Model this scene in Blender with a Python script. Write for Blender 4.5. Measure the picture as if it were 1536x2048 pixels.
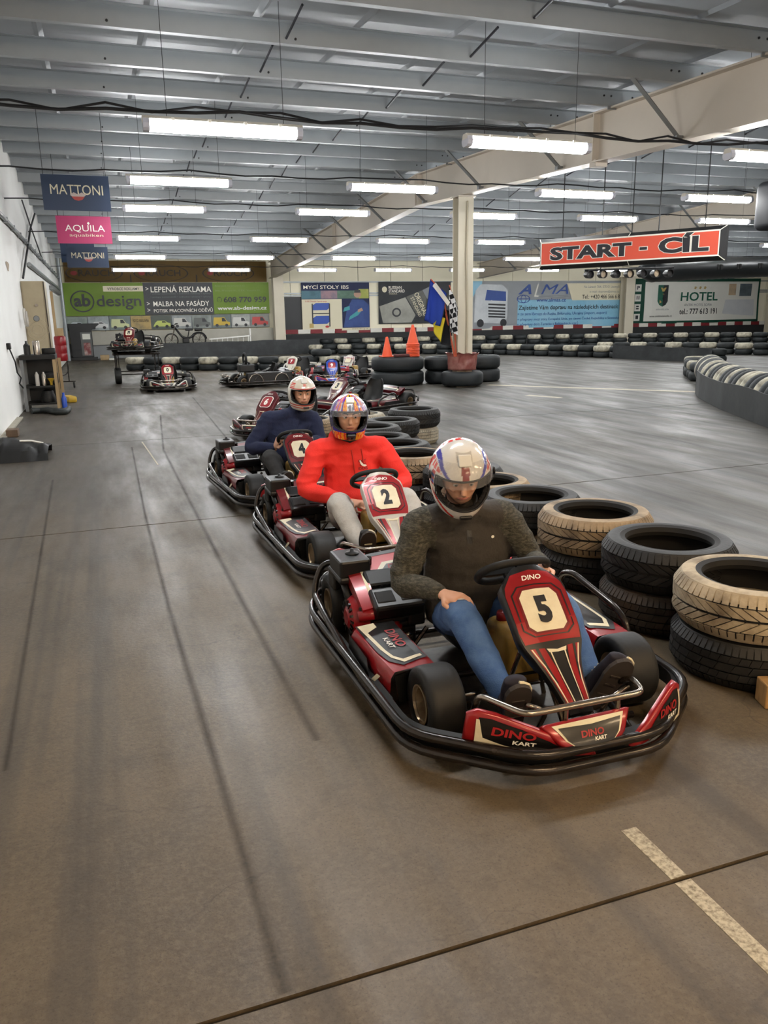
import bpy, bmesh, math, random
from mathutils import Vector, Matrix, noise
PI = math.pi
scn = bpy.context.scene
for o in list(bpy.data.objects):
    bpy.data.objects.remove(o)
COL = scn.collection

# ------------------------------------------------------------------ camera
cam_data = bpy.data.cameras.new('camera')
cam_data.sensor_fit = 'HORIZONTAL'
cam_data.sensor_width = 36.0
cam_data.lens = 36.41949
cam_data.clip_start = 0.05
cam_data.clip_end = 200
cam = bpy.data.objects.new('camera', cam_data)
COL.objects.link(cam)
RX, UP, BK = ((0.9421798, -0.334647, -0.0175688), (0.0973957, 0.2232944, 0.969873), (-0.320642, -0.9155059, 0.2429766))
cam.matrix_world = Matrix(((RX[0], UP[0], BK[0], 0.0), (RX[1], UP[1], BK[1], 0.0),
                           (RX[2], UP[2], BK[2], 1.5), (0, 0, 0, 1)))
scn.camera = cam

# ------------------------------------------------------------------ world, exposure
world = bpy.data.worlds.new('hall_air')
world.use_nodes = True
bgn = world.node_tree.nodes['Background']
bgn.inputs[0].default_value = (0.62, 0.60, 0.57, 1)
bgn.inputs[1].default_value = 0.45
scn.world = world
scn.view_settings.view_transform = 'Standard'
scn.view_settings.look = 'None'
scn.view_settings.gamma = 1.0
scn.view_settings.use_curve_mapping = False
scn.view_settings.exposure = 0.78
scn.cycles.max_bounces = 6
scn.cycles.diffuse_bounces = 3
scn.cycles.glossy_bounces = 2
scn.cycles.transmission_bounces = 2
scn.cycles.transparent_max_bounces = 6
scn.cycles.caustics_reflective = False
scn.cycles.caustics_refractive = False
scn.cycles.use_adaptive_sampling = True
scn.cycles.adaptive_threshold = 0.04
scn.cycles.adaptive_min_samples = 8
TUBE_STRENGTH = 46.0
WARM_STRENGTH = 58.0

# ------------------------------------------------------------------ colour + materials
def lin(h):
    h = h.lstrip('#')
    o = []
    for i in (0, 2, 4):
        c = int(h[i:i+2], 16) / 255.0
        o.append(c / 12.92 if c <= 0.04045 else ((c + 0.055) / 1.055) ** 2.4)
    return tuple(o)

MATS = {}
def mat(name, hexc, rough=0.5, metal=0.0, vary=None, bump=None, coat=0.0, emit=None, alpha=None, stretch=None, attr=None, spec=None):
    """vary=(scale, amount 0..1, second colour); bump=(scale, strength); stretch=(sx,sy,sz)"""
    if name in MATS:
        return MATS[name]
    m = bpy.data.materials.new(name)
    m.use_nodes = True
    nt = m.node_tree
    b = nt.nodes['Principled BSDF']
    c = lin(hexc)
    b.inputs['Base Color'].default_value = (*c, 1)
    b.inputs['Roughness'].default_value = rough
    b.inputs['Metallic'].default_value = metal
    if spec is not None:
        b.inputs['Specular IOR Level'].default_value = spec
    if coat:
        b.inputs['Coat Weight'].default_value = coat
        b.inputs['Coat Roughness'].default_value = 0.12
    src = None
    if vary or bump:
        tc = nt.nodes.new('ShaderNodeTexCoord')
        mp = nt.nodes.new('ShaderNodeMapping')
        nt.links.new(tc.outputs['Object'], mp.inputs['Vector'])
        if stretch:
            mp.inputs['Scale'].default_value = stretch
        src = mp.outputs['Vector']
    if attr:
        at = nt.nodes.new('ShaderNodeAttribute')
        at.attribute_name = attr
        base = at.outputs['Color']
        nt.links.new(base, b.inputs['Base Color'])
    if vary:
        n = nt.nodes.new('ShaderNodeTexNoise')
        n.inputs['Scale'].default_value = vary[0]
        n.inputs['Detail'].default_value = 6
        n.inputs['Roughness'].default_value = 0.62
        nt.links.new(src, n.inputs['Vector'])
        r = nt.nodes.new('ShaderNodeMapRange')
        r.inputs[1].default_value = 0.42
        r.inputs[2].default_value = 0.72
        r.inputs[4].default_value = vary[1]
        nt.links.new(n.outputs['Fac'], r.inputs[0])
        x = nt.nodes.new('ShaderNodeMix')
        x.data_type = 'RGBA'
        nt.links.new(r.outputs[0], x.inputs[0])
        if attr:
            nt.links.new(base, x.inputs[6])
        else:
            x.inputs[6].default_value = (*c, 1)
        x.inputs[7].default_value = (*lin(vary[2]), 1)
        nt.links.new(x.outputs[2], b.inputs['Base Color'])
    if bump:
        n2 = nt.nodes.new('ShaderNodeTexNoise')
        n2.inputs['Scale'].default_value = bump[0]
        n2.inputs['Detail'].default_value = 4
        nt.links.new(src, n2.inputs['Vector'])
        bp = nt.nodes.new('ShaderNodeBump')
        bp.inputs['Strength'].default_value = bump[1]
        bp.inputs['Distance'].default_value = 0.01
        nt.links.new(n2.outputs['Fac'], bp.inputs['Height'])
        nt.links.new(bp.outputs['Normal'], b.inputs['Normal'])
    if emit:
        b.inputs['Emission Color'].default_value = (*lin(emit[0]), 1)
        b.inputs['Emission Strength'].default_value = emit[1]
    if alpha is not None:
        b.inputs['Alpha'].default_value = alpha
    MATS[name] = m
    return m

# ------------------------------------------------------------------ mesh helpers
def V(*a):
    return Vector(a)

def to_mesh(bm, name, smooth=False, angle=None):
    bmesh.ops.recalc_face_normals(bm, faces=bm.faces)
    me = bpy.data.meshes.new(name)
    bm.to_mesh(me)
    bm.free()
    if smooth:
        for p in me.polygons:
            p.use_smooth = True
        if angle:
            try:
                me.set_sharp_from_angle(angle=math.radians(angle))
            except Exception:
                pass
    return me

def obj(name, me, m=None, parent=None, smooth=False, angle=None, loc=None, rot=None):
    """link one mesh object; me may be a bmesh or mesh"""
    if isinstance(me, bmesh.types.BMesh):
        me = to_mesh(me, name, smooth, angle)
    o = bpy.data.objects.new(name, me)
    COL.objects.link(o)
    if m is not None:
        if len(me.materials) == 0:
            me.materials.append(m)
        elif me.materials[0] is not m:
            o.material_slots[0].link = 'OBJECT'
            o.material_slots[0].material = m
    if parent is not None:
        o.parent = parent
    if loc is not None:
        o.location = loc
    if rot is not None:
        o.rotation_euler = rot
    return o

def tag(o, label, cat, group=None, kind=None):
    o['label'] = label
    if cat:
        o['category'] = cat
    if group:
        o['group'] = group
    if kind:
        o['kind'] = kind
    return o

def struct(o, label=None):
    o['kind'] = 'structure'
    if label:
        o['label'] = label
    return o

def empty(name, loc=(0, 0, 0), rz=0.0):
    o = bpy.data.objects.new(name, None)
    COL.objects.link(o)
    o.location = loc
    o.rotation_euler = (0, 0, rz)
    return o

def copy_tree(o, parent=None):
    c = o.copy()
    COL.objects.link(c)
    c.parent = parent
    for ch in list(o.children):
        copy_tree(ch, c)
    return c

def nb():
    return bmesh.new()

def add_box(bm, c, s, rot=None, bevel=0.0, seg=2):
    """centre c, full size s"""
    r = bmesh.ops.create_cube(bm, size=1.0)
    vs = r['verts']
    for v in vs:
        v.co = Vector((v.co.x * s[0], v.co.y * s[1], v.co.z * s[2]))
    if bevel > 0:
        es = list({e for v in vs for e in v.link_edges})
        rr = bmesh.ops.bevel(bm, geom=es, offset=bevel, segments=seg, affect='EDGES', profile=0.5)
        vs = list({v for f in rr['faces'] for v in f.verts} | {v for v in vs if v.is_valid})
        # all verts of this island
        seen = set(vs); stack = list(vs)
        while stack:
            a = stack.pop()
            for e in a.link_edges:
                b = e.other_vert(a)
                if b not in seen:
                    seen.add(b); stack.append(b)
        vs = list(seen)
    M = Matrix.Translation(Vector(c))
    if rot is not None:
        from mathutils import Euler
        M = M @ Euler(rot).to_matrix().to_4x4()
    for v in vs:
        v.co = M @ v.co
    return vs

def box(c, s, rot=None, bevel=0.0, seg=2):
    bm = nb()
    add_box(bm, c, s, rot, bevel, seg)
    return bm

def round_path(pts, rad, seg=4, closed=False):
    pts = [Vector(p) for p in pts]
    n = len(pts)
    out = []
    for i, p in enumerate(pts):
        if not closed and i in (0, n - 1):
            out.append(p); continue
        a = pts[(i - 1) % n] - p
        b = pts[(i + 1) % n] - p
        la, lb = a.length, b.length
        r = min(rad, la * 0.45, lb * 0.45)
        pa = p + a.normalized() * r
        pb = p + b.normalized() * r
        for k in range(seg + 1):
            t = k / seg
            out.append(pa * (1 - t) ** 2 + p * 2 * t * (1 - t) + pb * t * t)
    return out

def add_tube(bm, pts, r, n=8, closed=False, caps=True, scale=(1, 1)):
    pts = [Vector(p) for p in pts]
    m = len(pts)
    rad = r if isinstance(r, (list, tuple)) else [r] * m
    rings = []
    up = None
    for i in range(m):
        if closed:
            t = pts[(i + 1) % m] - pts[(i - 1) % m]
        else:
            t = pts[min(i + 1, m - 1)] - pts[max(i - 1, 0)]
        t.normalize()
        if up is None:
            up = Vector((0, 0, 1)) if abs(t.z) < 0.9 else Vector((1, 0, 0))
        x = t.cross(up)
        if x.length < 1e-6:
            x = t.orthogonal()
        x.normalize()
        y = x.cross(t).normalized()
        up = y
        ring = [bm.verts.new(pts[i] + x * math.cos(2 * PI * k / n) * rad[i] * scale[0] + y * math.sin(2 * PI * k / n) * rad[i] * scale[1]) for k in range(n)]
        rings.append(ring)
    cnt = m if closed else m - 1
    for i in range(cnt):
        a, b = rings[i], rings[(i + 1) % m]
        for k in range(n):
            bm.faces.new((a[k], a[(k + 1) % n], b[(k + 1) % n], b[k]))
    if not closed and caps:
        bm.faces.new(rings[0][::-1])
        bm.faces.new(rings[-1])
    return rings

def tube(pts, r, n=8, closed=False, scale=(1, 1)):
    bm = nb()
    add_tube(bm, pts, r, n, closed, True, scale)
    return bm

def add_lathe(bm, prof, seg=32, axis='z', c=(0, 0, 0), closed=True):
    """prof: list of (radius, height)"""
    rings = []
    for k in range(seg):
        a = 2 * PI * k / seg
        ring = []
        for (r, h) in prof:
            if axis == 'z':
                p = Vector((r * math.cos(a), r * math.sin(a), h))
            elif axis == 'x':
                p = Vector((h, r * math.cos(a), r * math.sin(a)))
            else:
                p = Vector((r * math.cos(a), h, r * math.sin(a)))
            ring.append(bm.verts.new(p + Vector(c)))
        rings.append(ring)
    m = len(prof)
    for k in range(seg):
        a, b = rings[k], rings[(k + 1) % seg]
        for i in range(m if closed else m - 1):
            j = (i + 1) % m
            try:
                bm.faces.new((a[i], a[j], b[j], b[i]))
            except ValueError:
                pass
    return rings

def lathe(prof, seg=32, axis='z', c=(0, 0, 0), closed=True):
    bm = nb()
    add_lathe(bm, prof, seg, axis, c, closed)
    bmesh.ops.remove_doubles(bm, verts=bm.verts, dist=1e-6)
    return bm

def add_prism(bm, poly, S0, S1):
    """poly 2d list; S0,S1 map (u,v)->3d for the two faces"""
    a = [bm.verts.new(S0(u, v)) for u, v in poly]
    b = [bm.verts.new(S1(u, v)) for u, v in poly]
    n = len(poly)
    bm.faces.new(a)
    bm.faces.new(b[::-1])
    for i in range(n):
        j = (i + 1) % n
        bm.faces.new((a[i], a[j], b[j], b[i]))

def patch(poly, S, sub=0):
    """flat polygon (2d) triangulated, subdivided and mapped by S"""
    bm = nb()
    vs = [bm.verts.new((u, v, 0)) for u, v in poly]
    f = bm.faces.new(vs)
    bmesh.ops.triangulate(bm, faces=[f])
    for _ in range(sub):
        bmesh.ops.subdivide_edges(bm, edges=bm.edges[:], cuts=1, use_grid_fill=True)
    for v in bm.verts:
        v.co = S(v.co.x, v.co.y)
    return bm

def ring_patch(outer, inner, S, sub=0):
    bm = nb()
    a = [bm.verts.new((u, v, 0)) for u, v in outer]
    b = [bm.verts.new((u, v, 0)) for u, v in inner]
    n = len(a)
    for i in range(n):
        j = (i + 1) % n
        bm.faces.new((a[i], a[j], b[j], b[i]))
    for _ in range(sub):
        bmesh.ops.subdivide_edges(bm, edges=bm.edges[:], cuts=1, use_grid_fill=True)
    for v in bm.verts:
        v.co = S(v.co.x, v.co.y)
    return bm

def plane_map(P0, U, W, off=0.0):
    P0, U, W = Vector(P0), Vector(U), Vector(W)
    N = U.cross(W).normalized()
    return lambda u, v: P0 + U * u + W * v + N * off

# ---- lettering from the built-in font
TEXTS = {}
def text2d(s, bold=0.0, shear=0.0):
    k = (s, bold, shear)
    if k in TEXTS:
        return TEXTS[k]
    cu = bpy.data.curves.new('lettering', 'FONT')
    cu.body = s
    cu.size = 1.0
    cu.offset = bold
    cu.shear = shear
    cu.resolution_u = 3
    o = bpy.data.objects.new('lettering', cu)
    me = o.to_mesh()
    vs = [(v.co.x, v.co.y) for v in me.vertices]
    fs = [tuple(p.vertices) for p in me.polygons]
    o.to_mesh_clear()
    bpy.data.objects.remove(o)
    bpy.data.curves.remove(cu)
    xs = [v[0] for v in vs]; ys = [v[1] for v in vs]
    x0, x1, y0, y1 = min(xs), max(xs), min(ys), max(ys)
    vs = [((x - x0) / (x1 - x0), (y - y0) / (y1 - y0)) for x, y in vs]
    TEXTS[k] = (vs, fs)
    return TEXTS[k]

def letter_mesh(s, rect, S, bold=0.0, shear=0.0, slant=0.0):
    """text stretched to rect=(u0,v0,u1,v1) and mapped by S"""
    vs, fs = text2d(s, bold, shear)
    u0, v0, u1, v1 = rect
    me = bpy.data.meshes.new('lettering')
    me.from_pydata([S(u0 + (u1 - u0) * x + slant * (y - 0.5), v0 + (v1 - v0) * y) for x, y in vs], [], fs)
    return me

def letters(s, rect, S, m, parent, bold=0.0, shear=0.0, name='lettering', slant=0.0):
    return obj(name, letter_mesh(s, rect, S, bold, shear, slant), m, parent)

def rect_poly(u0, v0, u1, v1):
    return [(u0, v0), (u1, v0), (u1, v1), (u0, v1)]

def circle_poly(cu, cv, ru, rv=None, n=28):
    rv = rv or ru
    return [(cu + ru * math.cos(2 * PI * k / n), cv + rv * math.sin(2 * PI * k / n)) for k in range(n)]

# ------------------------------------------------------------------ shared materials
m_white_wall = mat('white_plaster', '#f8f8f5', 0.85, vary=(1.3, 0.25, '#e2e1dc'), bump=(9, 0.12))
m_panel_wall = mat('cream_panel', '#f0e9d0', 0.7, vary=(0.8, 0.2, '#dcd5bd'))
m_galv = mat('galvanised_steel', '#969b9e', 0.40, 0.25, vary=(2.5, 0.3, '#82888b'))
m_foil = mat('roof_foil', '#94999d', 0.5, 0.1, vary=(1.1, 0.4, '#7b8186'), bump=(3, 0.35))
m_beam = mat('beige_steel', '#c4baac', 0.55, vary=(0.9, 0.2, '#9d9386'))
m_brace = mat('grey_steel', '#7d7f80', 0.5, 0.4)
m_col = mat('column_paint', '#c8c0ac', 0.5, vary=(1.5, 0.2, '#aaa28f'))
m_black = mat('black_plastic', '#0b0b0c', 0.42, vary=(14, 0.3, '#161618'))
m_blackgloss = mat('black_gloss', '#0d0d0f', 0.34)
m_cable = mat('black_cable', '#17171a', 0.6)
m_white_plastic = mat('white_plastic', '#dcdcd8', 0.4)
m_tubeframe = mat('black_steel_tube', '#1d1a19', 0.27, 0.35, vary=(16, 0.55, '#43372e'), coat=0.2)
m_rubber = mat('slick_rubber', '#0f0f0f', 0.6, vary=(10, 0.45, '#1b1a19'), bump=(40, 0.1))
m_rim = mat('bronze_rim', '#b9a488', 0.28, 0.7, vary=(12, 0.3, '#8a745c'))
m_chrome = mat('bare_steel', '#a39a90', 0.22, 0.95, vary=(18, 0.4, '#5f5449'))
m_cream = mat('cream_sticker', '#e2d9bd', 0.4, vary=(12, 0.35, '#b5a27f'))
m_red = mat('red_livery', '#98131a', 0.3, 0.15, vary=(7, 0.6, '#5e0d12'), coat=0.35)
m_darkred = mat('dark_red_livery', '#6d1117', 0.3, vary=(9, 0.3, '#470c10'), coat=0.4)
m_blk = mat('black_sticker', '#0c0b0c', 0.36, vary=(10, 0.4, '#1a1716'), coat=0.15)
m_text_white = mat('white_lettering', '#efece2', 0.5)
m_text_red = mat('red_lettering', '#a01b20', 0.45)
m_text_black = mat('black_lettering', '#151519', 0.5)
m_pan = mat('metal_tread_plate', '#55534f', 0.4, 0.5, vary=(30, 0.6, '#2c2a28'))
m_tank = mat('yellowed_tank_plastic', '#b4924c', 0.4, vary=(9, 0.5, '#7f6230'))
m_engine = mat('engine_metal', '#1c1c1d', 0.45, 0.4, vary=(20, 0.5, '#37332e'))
m_redplastic = mat('red_plastic', '#8a161e', 0.3)
# ================================================================== the hall
def floor_material():
    m = bpy.data.materials.new('worn_concrete')
    m.use_nodes = True
    nt = m.node_tree
    N, L = nt.nodes, nt.links
    b = N['Principled BSDF']
    tc = N.new('ShaderNodeTexCoord')
    def noise_tex(scale, stretch=(1, 1, 1), rot=0.0, detail=4, rough=0.6, dist=0.0):
        mp = N.new('ShaderNodeMapping')
        mp.inputs['Scale'].default_value = stretch
        mp.inputs['Rotation'].default_value = (0, 0, rot)
        L.new(tc.outputs['Object'], mp.inputs['Vector'])
        n = N.new('ShaderNodeTexNoise')
        n.inputs['Scale'].default_value = scale
        n.inputs['Detail'].default_value = detail
        n.inputs['Roughness'].default_value = rough
        n.inputs['Distortion'].default_value = dist
        L.new(mp.outputs[0], n.inputs['Vector'])
        return n.outputs['Fac']
    def ramp(fac, a, c, lo=0.0, hi=1.0):
        r = N.new('ShaderNodeMapRange')
        r.inputs[1].default_value = a; r.inputs[2].default_value = c
        r.inputs[3].default_value = lo; r.inputs[4].default_value = hi
        L.new(fac, r.inputs[0])
        return r.outputs[0]
    def mix(fac, ca, cb):
        x = N.new('ShaderNodeMix'); x.data_type = 'RGBA'
        L.new(fac, x.inputs[0])
        for s, c in ((6, ca), (7, cb)):
            if isinstance(c, str):
                x.inputs[s].default_value = (*lin(c), 1)
            else:
                L.new(c, x.inputs[s])
        return x.outputs[2]
    def mul(a, c):
        x = N.new('ShaderNodeMath'); x.operation = 'MULTIPLY'
        L.new(a, x.inputs[0])
        if isinstance(c, float):
            x.inputs[1].default_value = c
        else:
            L.new(c, x.inputs[1])
        return x.outputs[0]
    base = mix(ramp(noise_tex(0.9, detail=5), 0.36, 0.64), '#655845', '#4c4234')
    base = mix(ramp(noise_tex(45, detail=4, rough=0.75), 0.42, 0.66, 0, 0.55), base, '#716450')
    base = mix(ramp(noise_tex(130, detail=2), 0.55, 0.72, 0, 0.6), base, '#3a3228')
    base = mix(ramp(noise_tex(6, detail=5, rough=0.7), 0.52, 0.75, 0, 0.55), base, '#40372b')
    sep = N.new('ShaderNodeSeparateXYZ')
    L.new(tc.outputs['Object'], sep.inputs[0])
    track = ramp(sep.outputs[0], 2.6, 4.2)                 # the racing line lies beyond the tyre row
    lane = ramp(sep.outputs[0], 3.2, 1.6)
    rub = ramp(noise_tex(1.0, (5.0, 0.11, 1), 0.0, 3), 0.52, 0.66, 0, 0.55)
    base = mix(mul(rub, lane), base, '#332e29')
    far_lane = ramp(sep.outputs[1], 3.2, 8.5)               # the pit lane's colour is darker further in
    base = mix(mul(mul(far_lane, lane), 0.62), base, '#302e2b')
    vo = N.new('ShaderNodeTexVoronoi'); vo.feature = 'DISTANCE_TO_EDGE'; vo.inputs['Scale'].default_value = 1.7
    wob = N.new('ShaderNodeVectorMath'); wob.operation = 'MULTIPLY_ADD'
    nz = N.new('ShaderNodeTexNoise'); nz.inputs['Scale'].default_value = 5.0; nz.inputs['Detail'].default_value = 3
    L.new(tc.outputs['Object'], nz.inputs['Vector'])
    L.new(nz.outputs['Color'], wob.inputs[0]); wob.inputs[1].default_value = (0.22, 0.22, 0.22); L.new(tc.outputs['Object'], wob.inputs[2])
    L.new(wob.outputs[0], vo.inputs['Vector'])
    crack = mul(ramp(vo.outputs['Distance'], 0.008, 0.0), ramp(noise_tex(0.8), 0.48, 0.62, 0, 0.55))
    base = mix(crack, base, '#2e2720')
    base = mix(mul(track, 0.75), base, '#3d3d3a')
    arcs = ramp(noise_tex(1.0, (4.2, 0.16, 1), 0.95, 4, 0.65), 0.44, 0.66, 0, 0.8)
    base = mix(mul(arcs, track), base, '#272826')
    arcs2 = ramp(noise_tex(1.0, (3.1, 0.13, 1), 1.18, 4, 0.6), 0.52, 0.7, 0, 0.5)
    base = mix(mul(arcs2, track), base, '#565752')
    L.new(base, b.inputs['Base Color'])
    L.new(ramp(noise_tex(1.4, (2.2, 0.4, 1)), 0.35, 0.7, 0.42, 0.68), b.inputs['Roughness'])
    bp = N.new('ShaderNodeBump')
    bp.inputs['Strength'].default_value = 0.25
    bp.inputs['Distance'].default_value = 0.004
    L.new(noise_tex(60, detail=4), bp.inputs['Height'])
    L.new(bp.outputs[0], b.inputs['Normal'])
    return m

m_floor = floor_material()
m_joint = mat('joint_filler', '#2b2723', 0.9)
m_paint = mat('worn_white_paint', '#b9b09c', 0.75, vary=(70, 1.0, '#5e5444'))
m_skid = mat('rubber_skid', '#2c2723', 0.75)
def fade_skid(m):
    nt = m.node_tree; N, L = nt.nodes, nt.links
    tc = N.new('ShaderNodeTexCoord'); sp = N.new('ShaderNodeSeparateXYZ'); L.new(tc.outputs['UV'], sp.inputs[0])
    def mth(op, a, b=None):
        x = N.new('ShaderNodeMath'); x.operation = op
        for k, q in enumerate((a, b)):
            if q is None: continue
            if isinstance(q, float): x.inputs[k].default_value = q
            else: L.new(q, x.inputs[k])
        return x.outputs[0]
    t = mth('PINGPONG', sp.outputs[0], 0.5)
    n = N.new('ShaderNodeTexNoise'); n.inputs['Scale'].default_value = 2.2; n.inputs['Detail'].default_value = 6
    L.new(tc.outputs['Object'], n.inputs['Vector'])
    a = mth('MULTIPLY', mth('MULTIPLY', t, 1.5), n.outputs['Fac'])
    L.new(a, N['Principled BSDF'].inputs['Alpha'])
fade_skid(m_skid)

XL, XR, YB, YF = -1.43, 40.0, -9.0, 36.0
fl = struct(obj('floor', box(((XL + XR) / 2, (YB + YF) / 2, -0.06), (XR - XL + 0.4, YF - YB + 0.4, 0.1)), m_joint), 'worn concrete hall floor in slabs with dark joints')
ys = [YB, -3.1, 1.445, 5.994, 10.54, 15.1, 19.65, 24.2, 28.75, YF]
for a, c in zip(ys[:-1], ys[1:]):
    obj('slab', box(((XL + XR) / 2, (a + c) / 2, -0.005), (XR - XL, c - a - 0.014, 0.01)), m_floor, fl)
def stripe(x0, y0, x1, y1, w, name='painted_line', m=m_paint):
    d = Vector((x1 - x0, y1 - y0, 0)); n = Vector((-d.y, d.x, 0)).normalized() * w / 2
    bm = nb()
    uvl = bm.loops.layers.uv.new('across')
    vs = [bm.verts.new(Vector((x, y, z)) + s * n) for z in (0.0, 0.0012) for (x, y, s) in ((x0, y0, 1), (x0, y0, -1), (x1, y1, -1), (x1, y1, 1))]
    qs = ((4, 5, 6, 7), (0, 1, 5, 4), (1, 2, 6, 5), (2, 3, 7, 6), (3, 0, 4, 7)) if m is m_paint else ((4, 5, 6, 7),)
    uv = [(0, 0), (1, 0), (1, 1), (0, 1)]
    for q in qs:
        f = bm.faces.new([vs[i] for i in q])
        for lp, c in zip(f.loops, uv):
            lp[uvl].uv = c
    for v in [v for v in bm.verts if not v.link_faces]:
        bm.verts.remove(v)
    return obj(name, bm, m, fl)
stripe(1.344, 1.674, 1.344, 1.453, 0.052)
stripe(1.344, 1.437, 1.344, 0.3, 0.052)
stripe(8.0, 15.7, 10.9, 12.0, 0.22)
stripe(7.6, 13.25, 7.9, 12.55, 0.16)
stripe(0.36, 10.4, 0.44, 8.6, 0.018)
for (a, c, d, e, w) in ((0.79, 13.35, 0.57, 9.6, 0.04), (0.57, 9.6, 0.58, 5.0, 0.045), (0.58, 5.0, 0.60, 2.5, 0.05), (0.22, 10.0, 0.19, 6.3, 0.03),
                        (0.19, 6.3, 0.20, 4.1, 0.036), (0.20, 4.1, 0.25, 1.46, 0.045), (1.62, 16.2, 1.35, 8.3, 0.04), (-0.59, 8.2, -0.46, 2.7, 0.03)):
    stripe(a, c, d, e, w, 'tyre_mark', m_skid)

# ---------------- walls
wl = struct(obj('wall_left', box((XL - 0.15, (YB + YF) / 2, 2.4), (0.3, YF - YB, 4.9)), m_white_wall), 'rough white plaster side wall')
obj('footing', box((XL + 0.045, 2.5, 0.012), (0.09, 23, 0.024)), mat('pale_footing', '#aaa596', 0.9, vary=(6, 0.5, '#8b8578')), wl)
for z, y0 in ((3.27, -8.0), (2.80, 20.0)):
    obj('conduit', tube([(XL + 0.05, y0, z), (XL + 0.05, 35.8, z)], 0.035 if z > 3 else 0.05, 8), m_galv, wl)
for k in range(16):
    y = 14.5 + k * 1.3
    obj('conduit_clip', box((XL + 0.04, y, 3.27), (0.09, 0.04, 0.10)), m_galv, wl)
bm = nb()
vs = [bm.verts.new((XL + 0.004, 15.6 + 0.32 * math.cos(a) * (0.7 + 0.3 * math.sin(3 * a)), 2.48 + 0.13 * math.sin(a) * (0.8 + 0.2 * math.cos(2 * a)))) for a in [2 * PI * k / 14 for k in range(14)]]
bm.faces.new(vs)
obj('plaster_patch', bm, mat('bare_plaster', '#a38f76', 0.9, vary=(8, 0.6, '#d6d4cc')), wl)

wf = struct(obj('wall_far', box(((XL + XR) / 2, YF + 0.15, 2.4), (XR - XL, 0.2, 4.9)), m_brace), 'far wall of cream cladding panels')
x = XL
k = 0
while x < XR:
    w = 1.62
    obj('cladding_panel', box((x + w / 2, YF + 0.02, 2.75), (w - 0.025, 0.06, 4.2)), m_panel_wall, wf)
    x += w
for z in (3.12, 2.62, 2.52):
    obj('wall_rail', box((22, YF - 0.05, z), (28.4, 0.06, 0.06)), m_galv, wf)
obj('dark_panel', box((8.3, YF - 0.04, 1.75), (0.95, 0.05, 1.45)), mat('dark_panel', '#1b1d20', 0.5), wf)
obj('dark_panel', box((7.62, YF - 0.03, 1.9), (0.35, 0.05, 1.9)), MATS['dark_panel'], wf)
# the red and white kerb boards under the banners: one board each
kerb_r, kerb_w = mat('kerb_red', '#7c1f26', 0.6, vary=(7, 0.3, '#5c171c')), mat('kerb_white', '#d9d6cc', 0.6, vary=(7, 0.3, '#b5b0a3'))
kb_me = to_mesh(box((0, 0, 0), (0.57, 0.07, 0.19)), 'kerb_board')
kb_me.materials.append(kerb_r)
x, k = 7.95, 0
while x < 37:
    o = obj('kerb_board', kb_me, kerb_r if k % 2 == 0 else kerb_w, wf, loc=(x + 0.29, YF - 0.12, 0.93 - 0.004 * (x - 8)))
    x += 0.585; k += 1
obj('base_board', box((22.5, YF - 0.1, 0.42), (30, 0.10, 0.78)), mat('base_board', '#232425', 0.7, vary=(3, 0.4, '#16181a')), wf)
obj('base_board', box((3.1, YF - 0.04, 0.85), (8.6, 0.06, 0.55)), mat('grey_block', '#b2afa3', 0.8, vary=(2, 0.3, '#918d80')), wf)
wr = struct(obj('wall_right', box((XR + 0.1, (YB + YF) / 2, 2.4), (0.2, YF - YB, 4.9)), m_panel_wall), 'cream wall at the far side of the track')

# ---------------- roof: sheets, purlins, rods
RIDGE, ZR, SL = 18.0, 4.72, 0.043
def ztop(y):
    return ZR - SL * abs(RIDGE - y)
ce = struct(obj('ceiling', box(((XL + XR) / 2, (YB + YF) / 2, 5.6), (XR - XL + 1, YF - YB + 1, 0.05)), m_foil), 'silver foil roof lining between grey purlins')
def roof_sheet_mesh(y0, y1, w):
    bm = nb()
    vs = []
    for y in (y0, y1):
        z = ztop(y) + 0.22
        for x_, dz in ((-w / 2, 0.0), (-w / 2 + 0.05, 0.03), (w / 2 - 0.05, 0.03), (w / 2, 0.0)):
            vs.append(bm.verts.new((x_, y, z + dz)))
    for i in range(3):
        bm.faces.new((vs[i], vs[i + 1], vs[5 + i], vs[4 + i]))
    up = bmesh.ops.extrude_face_region(bm, geom=bm.faces[:])
    for v in up['geom']:
        if isinstance(v, bmesh.types.BMVert):
            v.co.z += 0.04
    return to_mesh(bm, 'roof_sheet')
for y0, y1 in ((YB, RIDGE), (RIDGE, YF + 0.1)):
    me = roof_sheet_mesh(y0, y1, 1.1)
    me.materials.append(m_foil)
    x = XL
    while x < XR:
        obj('roof_sheet', me, m_foil, ce, loc=(x + 0.55, 0, 0))
        x += 1.1
def purlin_mesh(L):
    bm = nb()
    prof = [(0.075, -0.012), (0.075, 0), (0.0, 0), (0.0, 0.2), (-0.07, 0.2), (-0.07, 0.188)]
    t = 0.006
    pts = prof + [(a + (t if 1 < i < 3 else 0), b + 0.0) for i, (a, b) in reversed(list(enumerate(prof)))]
    outer = [(0.075, 0.012), (0.075, 0.0), (-0.004, 0.0), (-0.004, 0.194), (-0.07, 0.194), (-0.07, 0.2), (0.003, 0.2), (0.003, 0.006), (0.069, 0.006), (0.069, 0.012)]
    add_prism(bm, outer, lambda u, v: Vector((0, u, v)), lambda u, v: Vector((L, u, v)))
    return to_mesh(bm, 'purlin')
B1, B2 = 7.37, 17.6
pm = {L: purlin_mesh(L) for L in (B1 - XL, B2 - B1, XR - B2)}
PY = []
y = 9.0 - 1.43 * 12
while y < YF - 0.3:
    PY.append(y); y += 1.43
bolt_me = to_mesh(lathe([(0.0, 0), (0.014, 0), (0.012, -0.012), (0.0, -0.014)], 8, 'y'), 'bolt')
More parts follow.
